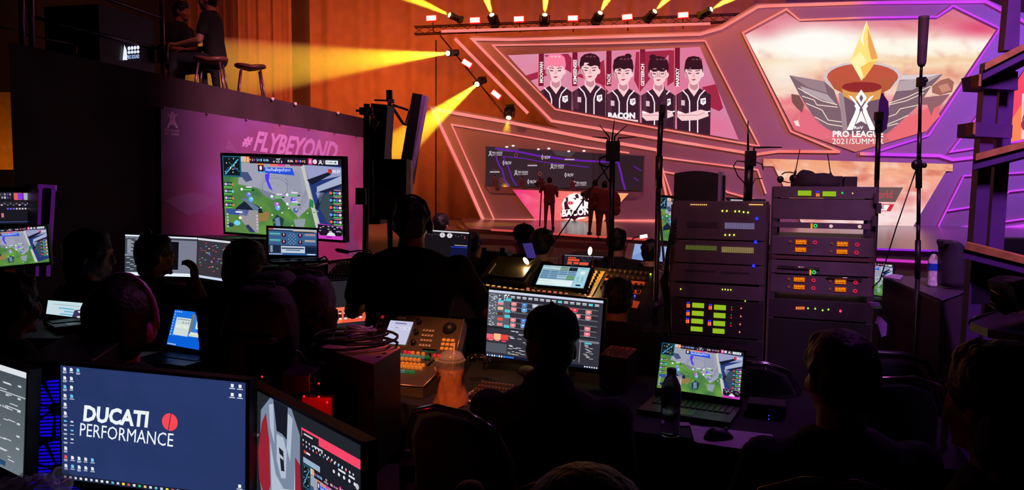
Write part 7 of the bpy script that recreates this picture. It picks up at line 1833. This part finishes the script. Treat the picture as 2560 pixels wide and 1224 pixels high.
    if cap:
        m = MB(); m.loft([[H(rr*.092*math.cos(a), -.01+rr*.108*math.sin(a), .05+zz) for a in [2*PI*k/20 for k in range(20)]] for rr, zz in ((1.02, -.01), (1.0, .02), (.88, .06), (.6, .085), (.1, .097))]); m.ball(H(0, -.01, .148), .008*s)
        m.prism([H(-.07, .085, .045), H(-.05, .15, .035), H(0, .168, .032), H(.05, .15, .035), H(.07, .085, .045), H(0, .09, .05)], RH @ Vec((0, 0, .008))); m.build('cap', cap, t)
    if headphones:
        m = MB(); pts = [H(.114*math.sin(a), .005, .01+.158*math.cos(a)) for a in [-1.7+3.4*k/16 for k in range(17)]]; m.tube(pts, .011*s, 8); m.build('headband', headphones, t)
        for sx in (-1, 1):
            m = MB(); m.ball(H(.094*sx, -.005, -.015), (.02*s, .036*s, .042*s), R=RH); m.build('ear_cup', headphones, t)
    if eyes and vx < .011:
        for sx in (-1, 1): m = MB(); m.ball(H(.03*sx, .078, .0), .0125*s); m.build('eye', mat('eye white', (190, 185, 185), .2, var=0), t)
    return t, sp_, H
def chair(x, y, yaw, label, seat=.46, back=.86, hoop=CHROME, sc=1.):
    t = thing('chair', label, 'chair', (x, y, 0), yaw)
    m = MB(); m.rbox((0, 0, seat-.03), (.42, .42, .07), .06); m.build('seat', CLOTHB, t)
    pts = [(-.21, -.22, seat-.1), (-.215, -.25, seat+.12), (-.2, -.28, back-.12), (-.15, -.3, back-.03), (-.06, -.305, back), (.06, -.305, back), (.15, -.3, back-.03), (.2, -.28, back-.12), (.215, -.25, seat+.12), (.21, -.22, seat-.1)]
    m = MB(); m.tube(pts, .0115, 8); m.build('back_frame', hoop, t)
    m = MB(); m.loft([[Vec((wd*math.cos(a)*.93, yy+.022*math.sin(a), z)) for a in [2*PI*k/16 for k in range(16)]] for wd, yy, z in ((.19, -.235, seat+.08), (.2, -.255, seat+.2), (.19, -.275, back-.12), (.14, -.29, back-.05), (.06, -.295, back-.025))]); m.build('backrest', CLOTHB, t)
    for sx in (-1, 1):
        for sy in (-1, 1): m = MB(); m.cyl((.17*sx, .16*sy, seat-.06), (.2*sx, .2*sy, 0), .011); m.build('leg', hoop, t)
    return t
def chair_under(t, label, back=.84, **k):
    mx = rootm(t); return chair(mx.translation.x, mx.translation.y, mx.to_euler().z, label, back=back, **k)
R_ = math.radians
FWD = VYAW
PHM = mat('violet lit headphone', (235, 170, 240), .3, .1)
# near and middle rows
p1, _, _ = person('person in profile facing right, left of the white editing screen', 228, 638, 3.75, R_(-35), lean=.1, hyaw=R_(-48), vx=.009, hair='bob', shirt=mat('grey brown shirt', (60, 50, 54), .9), s=1.02)
p2, sp2, H2 = person('person with raised hand at mouth before the white editing screen', 390, 640, 4.15, R_(-20), lean=.12, hyaw=R_(-30), vx=.009, hair='knot', s=.95,
    arms=[((-.26, .12, .14), (-.1, .34, .1), (.3, .95, -.1), (0, 0, -1)), ((.30, .20, .22), (.17, .20, .50), (-.35, .25, .9), (-.3, -.9, 0), .9)])
p3, _, _ = person('person seen from behind with bobbed hair, right of the blue laptop', 617, 664, 3.6, R_(-10), lean=.1, vx=.011, hair='bob', shirt=mat('dark plum hoodie', (36, 27, 33), .95, bump=.4), long_sleeve=True, fat=.98,
    arms=[((-.215, .10, .16), (-.12, .34, .14), (.3, .95, -.1), (0, 0, -1)), ((.27, .1, .16), (.18, .34, .14), (-.3, .95, -.1), (0, 0, -1))])
p4, _, H4 = person('person with violet lit headphones and big hair, nearest at left', 308, 812, 2.55, R_(-5), lean=.12, vx=.011, hair='big', headphones=PHM, shirt=mat('navy black shirt', (18, 18, 28), .9), fat=1.05, s=1.02)
p5, _, _ = person('person at the left edge raising a bare forearm by the pale laptop', 28, 765, 2.8, R_(-30), lean=.1, vx=.011, hair='short', fat=1.1, shirt=mat('navy black shirt', (18, 18, 28), .9),
    arms=[((-.26, .1, .15), (-.15, .33, .12), (.3, .95, -.1), (0, 0, -1)), ((.25, .16, .22), (.13, .38, .34), (-.2, .8, .5), (0, -.4, -1), .8)])
p7, _, H7 = person('big standing person in black t-shirt working at the mixing console', 1032, 558, 3.85, R_(-14), seated=False, lean=.16, vx=.011, hair='short', fat=1.32, s=1.05, hyaw=R_(4), hpitch=-.1,
    arms=[((-.32, .10, .20), (-.26, .32, .26), (.2, .95, -.2), (0, 0, -1)), ((.37, .16, .20), (.36, .44, .20), (.0, .98, -.2), (0, 0, -1))])
m = MB(); m.tube([H7(.09*math.sin(a), -.01, .02+.118*math.cos(a)) for a in [-1.6+3.2*k/12 for k in range(13)]], .006, 6); m.ball(H7(-.085, 0, -.015), (.018, .03, .035)); m.ball(H7(.085, 0, -.015), (.018, .03, .035)); m.tube([H7(-.09, .01, -.03), H7(-.085, .06, -.07), H7(-.05, .1, -.08)], .003, 5)
m.build('headset', BLK, p7)
p12, _, H12 = person('person in dark cap and hoodie directly before the middle monitor', 1380, 868, 2.5, R_(-12), lean=.16, vx=.011, hair='short', fat=1.12, shirt=mat('charcoal hoodie', (30, 25, 32), .95, bump=.5), long_sleeve=True, cap=mat('dark cap', (22, 20, 26), .8))
m = MB(); 
for k in range(5):
    a = H12(-.035+.014*k, -.115, .075-.002*abs(k-2)); m.ball(a, (.004, .002, .005), nu=6, nv=4)
m.build('cap_badge', mat('pale cap stitching', (170, 165, 170), .5), p12)
p11, _, _ = person('seated person with round dark hair between middle monitor and tall rack', 1545, 748, 3.95, R_(-25), lean=.2, vx=.011, hair='short', s=.96, fat=1.15)
p13, _, _ = person('seated person seen from behind on the right, facing the racks', 2098, 945, 1.95, R_(-5), lean=.14, vx=.011, hair='short', s=1.02, hyaw=R_(12), shirt=mat('black violet shirt', (22, 18, 28), .9), fat=1.0)
p14, _, _ = person('long haired person cropped by the lower right corner', 2492, 1010, 1.5, R_(25), lean=.1, vx=.011, hair='long', shirt=mat('dark violet jacket', (28, 20, 34), .9), long_sleeve=True)
p15, _, _ = person('person at the bottom edge with only hair showing', 1465, 1378, 1.2, R_(-10), lean=.1, vx=.011, hair='big', s=1.0)
m = MB(); m.tube([P(2426+16+16*math.cos(a)*-1, 876-13*math.sin(a), 1.42) for a in [PI*k/10 for k in range(11)]], .0028, 6); m.build('hair_clip', mat('cream clip', (235, 205, 190), .4), p14, world=True)
# people behind the console and beyond
person('seated person with round head right of the violet sheet', 1357, 612, 5.9, R_(-30), lean=.15, hair='short', s=1.04, vx=.014)
t, _, _ = person('seated person wearing a cap turned left, holding the violet lit sheet', 1308, 600, 6.3, R_(-10), lean=.1, hyaw=R_(50), hair='short', s=.95, vx=.014, cap=mat('dark cap', (22, 20, 26), .8))
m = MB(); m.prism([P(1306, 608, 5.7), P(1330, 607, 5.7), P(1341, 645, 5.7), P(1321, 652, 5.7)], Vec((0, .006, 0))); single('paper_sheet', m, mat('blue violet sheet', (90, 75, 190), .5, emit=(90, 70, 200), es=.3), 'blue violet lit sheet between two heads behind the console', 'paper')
person('person with tall dark hair right of the sequence laptop', 1543, 606, 6.5, R_(-25), lean=.1, hair='short', s=1.0, vx=.014)
person('person before the grey lighting desk screens', 1628, 632, 6.1, R_(-20), lean=.15, hair='short', s=.92, vx=.014)
person('person partly behind the dials monitor, facing away', 1180, 610, 7.2, R_(-20), lean=.1, hair='short', vx=.014)
person('person with dark hair just above the dials monitor', 1102, 562, 8.0, R_(-20), lean=.1, hair='short', vx=.014)
# people seated on the balcony
person('left one of two people seated on the balcony, smaller', 455, 30, 9.4, R_(-100), lean=.12, hair='short', floor=PT, s=.98, vx=.014)
person('right one of two people on the balcony, sitting on a stool', 520, 2, 9.0, R_(95), lean=.1, hair='short', floor=PT, s=1.02, vx=.014)
# camera crew on the stage
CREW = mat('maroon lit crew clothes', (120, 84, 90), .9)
def videocam(x, y, d, label, yaw):
    p = P(x, y, d); t = thing('video_camera', label, 'camera', p, yaw)
    m = MB(); m.rbox((0, 0, .0), (.14, .36, .18), .02); m.build('camera_body', CREW, t); m = MB(); m.cyl((0, .18, 0), (0, .34, 0), .06, .07, n=14); m.build('lens', BLK, t)
    m = MB(); m.rbox((0, -.05, .14), (.1, .14, .08), .01); m.build('viewfinder', CREW, t); return t
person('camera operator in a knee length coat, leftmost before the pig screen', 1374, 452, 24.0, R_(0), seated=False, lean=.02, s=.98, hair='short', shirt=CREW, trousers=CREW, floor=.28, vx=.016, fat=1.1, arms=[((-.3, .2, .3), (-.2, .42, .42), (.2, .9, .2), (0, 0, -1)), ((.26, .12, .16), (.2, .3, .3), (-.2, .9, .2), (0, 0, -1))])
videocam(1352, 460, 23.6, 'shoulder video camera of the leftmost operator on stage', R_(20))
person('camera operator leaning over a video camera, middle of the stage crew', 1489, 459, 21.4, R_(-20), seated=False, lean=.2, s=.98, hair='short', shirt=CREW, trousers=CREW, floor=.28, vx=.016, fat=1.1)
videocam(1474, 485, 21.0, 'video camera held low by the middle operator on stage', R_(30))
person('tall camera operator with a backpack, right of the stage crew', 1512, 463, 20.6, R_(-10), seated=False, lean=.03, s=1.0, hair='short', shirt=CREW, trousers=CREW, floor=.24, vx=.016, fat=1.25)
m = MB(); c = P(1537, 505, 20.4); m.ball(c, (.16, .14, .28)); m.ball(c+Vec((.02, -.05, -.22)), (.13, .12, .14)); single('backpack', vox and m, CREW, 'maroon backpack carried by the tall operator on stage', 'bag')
p_ = P(1356, 560, 23.5); m = MB(); m.cyl(P(1354, 470, 23.5), P(1349, 566, 23.5), .02); single('monopod', m, CREW, 'thin camera monopod standing left of the leftmost operator', 'stand')
# seated players behind the booth glass
for k, (x, y) in enumerate(((1237, 441), (1305, 444), (1347, 446), (1432, 450))):
    q = S(x, y, .27); person(['player at the left end of the glass booth', 'player second from left in the glass booth', 'player in the middle of the glass booth', 'player right of the leftmost stage operator in the booth'][k], Vec((q.x, q.y, q.z)), 0, 0, R_(170), lean=.05, hair='short', s=.6, vx=.016, shirt=CREW, headphones=mat('grey headset', (130, 120, 125), .4), legs=False, arms=[None, None], eyes=False)

# ------------------------------------------------ chairs
LITH = mat('warm lit chrome', (215, 190, 180), .15, 1., var=0)  # chrome copy with orange and pink light put into its colour
def chair_px(x, y, d, yaw, label, hoop=CHROME):
    p = P(x, y, d); return chair(p.x - .30*math.sin(-yaw)*-1*0, p.y+.30, yaw, label, back=p.z, hoop=hoop)
chair_px(1275, 1040, 2.18, R_(-35), 'chair with shiny chrome hoop under the capped person', CHROME)
chair_px(1925, 908, 3.15, R_(-15), 'chair hoop seen between right laptop and seated person', CHROME)
chair_px(2100, 1203, 1.72, R_(-5), 'chair with chrome hoop at the bottom edge under the right person', CHROME)
chair_px(1330, 1212, 1.75, R_(12), 'chair with orange lit hoop at the bottom centre edge', LITH)
chair_px(2250, 883, 3.0, R_(-10), 'dark rounded chair back right of the seated person', BLKM)
chair_px(2214, 947, 2.5, R_(8), 'chair with short pink lit bar right of the seated person', LITH)
chair_px(665, 860, 2.75, R_(-5), 'chair holding the black backpacks', BLKM)
# backpacks piled on chairs
def backpack(c, w_, h, d_, m_, label, rx=0., rz=0., accent=None):
    t = thing('backpack', label, 'bag', Vec(c)-Vec((0, 0, h/2)), rz)
    R = Ey(rx); m = MB(); rings = []
    for k in range(9):
        z = -.5+k/8; sc = (1-abs(2*z)**4*.45); rings.append([Vec((0, 0, h/2)) + R @ Vec((w_/2*sc*(abs(math.cos(a))**.7)*(1 if math.cos(a) > 0 else -1), d_/2*sc*(abs(math.sin(a))**.7)*(1 if math.sin(a) > 0 else -1), z*h)) for a in [2*PI*j/22 for j in range(22)]])
    m.loft(rings); o = m.build('bag_body', m_, t); vox(o, .014, .012, 2)
    m = MB(); m.rbox(Vec((0, 0, h/2)) + R @ Vec((0, -d_*.5, -.1*h)), (w_*.7, .05, h*.4), .03, R); vox(m.build('front_pocket', accent or m_, t), .012, .006, 2)
    m = MB(); m.tube([Vec((0, 0, h/2)) + R @ Vec((x, 0, z)) for x, z in ((-.04, h*.47), (-.035, h*.53), (.035, h*.53), (.04, h*.47))], .009, 6); m.build('top_handle', m_, t)
    m = MB(); m.tube([Vec((0, 0, h/2)) + R @ Vec((w_*.5*math.cos(a)*.98, -d_*.3, h*.46*math.sin(a))) for a in [-.6+PI*1.4*k/14 for k in range(15)]], .005, 5); m.build('piping', mat('violet piping', (90, 60, 120), .4), t)
    return t
BPM = mat('black bag nylon', (30, 24, 34), .7, var=.3, scale=20, bump=.4); BPV = mat('violet lit bag nylon', (52, 38, 74), .6, var=.3, scale=20, bump=.4)
backpack(P(775, 800, 2.95), .19, .36, .16, BPV, 'violet lit backpack with piping, right end of the pile', .08, -.2, BPV)
backpack(P(690, 790, 3.0), .24, .36, .2, BPM, 'black backpack in the middle of the pile', -.06, .1)
backpack(P(655, 850, 2.75), .26, .40, .2, BPM, 'large black backpack at the front left of the pile', .05, .0)
backpack(P(735, 728, 3.1), .14, .10, .12, BPM, 'small black pouch on top of the backpacks', .0, .1)
m = MB(); c = P(824, 800, 2.9); m.ball(c, (.03, .03, .07)); m.tube([P(818, 772, 2.9), P(828, 770, 2.9), P(841, 776, 2.9), P(842, 795, 2.9), P(830, 830, 2.9)], .007, 6); single('bag_strap', m, BPM, 'black bag strap looped before the orange picture', 'strap')
m = MB(); m.tube([P(660, 740, 2.95), P(664, 722, 2.95)], .0025, 6); m.tube([P(664, 722, 2.95), P(674, 727, 2.95)], .0025, 6); single('tag_cord', m, mat('blue violet cord', (60, 40, 230), .4, emit=(50, 30, 220), es=.5), 'tiny blue lit cord on the backpack pile', 'cord')
# hand light cream heart shape: a resting hand is on the arm of the bobbed person; orange glass on the long table
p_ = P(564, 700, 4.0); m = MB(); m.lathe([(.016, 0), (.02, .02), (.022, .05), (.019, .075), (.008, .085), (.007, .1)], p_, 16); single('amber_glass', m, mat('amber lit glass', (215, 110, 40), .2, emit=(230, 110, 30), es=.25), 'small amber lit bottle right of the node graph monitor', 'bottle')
m = MB(); c = P(1175, 1222, 1.35); m.ball(c, (.026, .03, .014)); m.ball(c+Vec((-.012, -.01, .003)), (.015, .015, .01)); vox_o = single('cloth_pouch', m, mat('violet pink lit pouch', (180, 90, 200), .6), 'small violet pink lit pouch at the bottom edge', 'pouch')  # pink violet light put into the pouch colour
# ------------------------------------------------ groups of like things
GR = {'moving_head_lamp': 'yellow beam lamps around the stage wall', 'strobe_block': 'red strobe blocks around the stage wall', 'led_strip': 'glowing light strips on the stage', 'led_screen': 'picture screens of the stage wall',
      'chair': 'banquet chairs in the control area', 'backpack': 'backpacks piled on the chair', 'screw_cap': 'pale dots on the balcony edge', 'equipment_rack': 'equipment racks', 'column_speaker': 'column speakers', 'whip_antenna': 'whip antennas on the right rack',
      'stage_drape': 'brown curtains left of the stage', 'paddle_antenna': 'paddle antennas on stands', 'water_bottle': 'water bottles', 'video_camera': 'video cameras of the stage crew', 'light_stand': 'black stands in the hall', 'bar_stool': 'stools on the balcony', 'paper_sheet': 'paper sheets on the tables', 'wireless_unit': 'wireless units on poles'}
for o in list(SC.objects):
    if o.parent is None and o.get('category') and not o.get('group'):
        k = o.name.split('.')[0]
        if k in GR: o['group'] = GR[k]
        elif k == 'person':
            l = o['label']; o['group'] = 'players in the glass booth' if 'player' in l else 'camera crew on the stage' if 'operator' in l else 'people on the balcony' if 'balcony' in l else 'technicians in the control area'
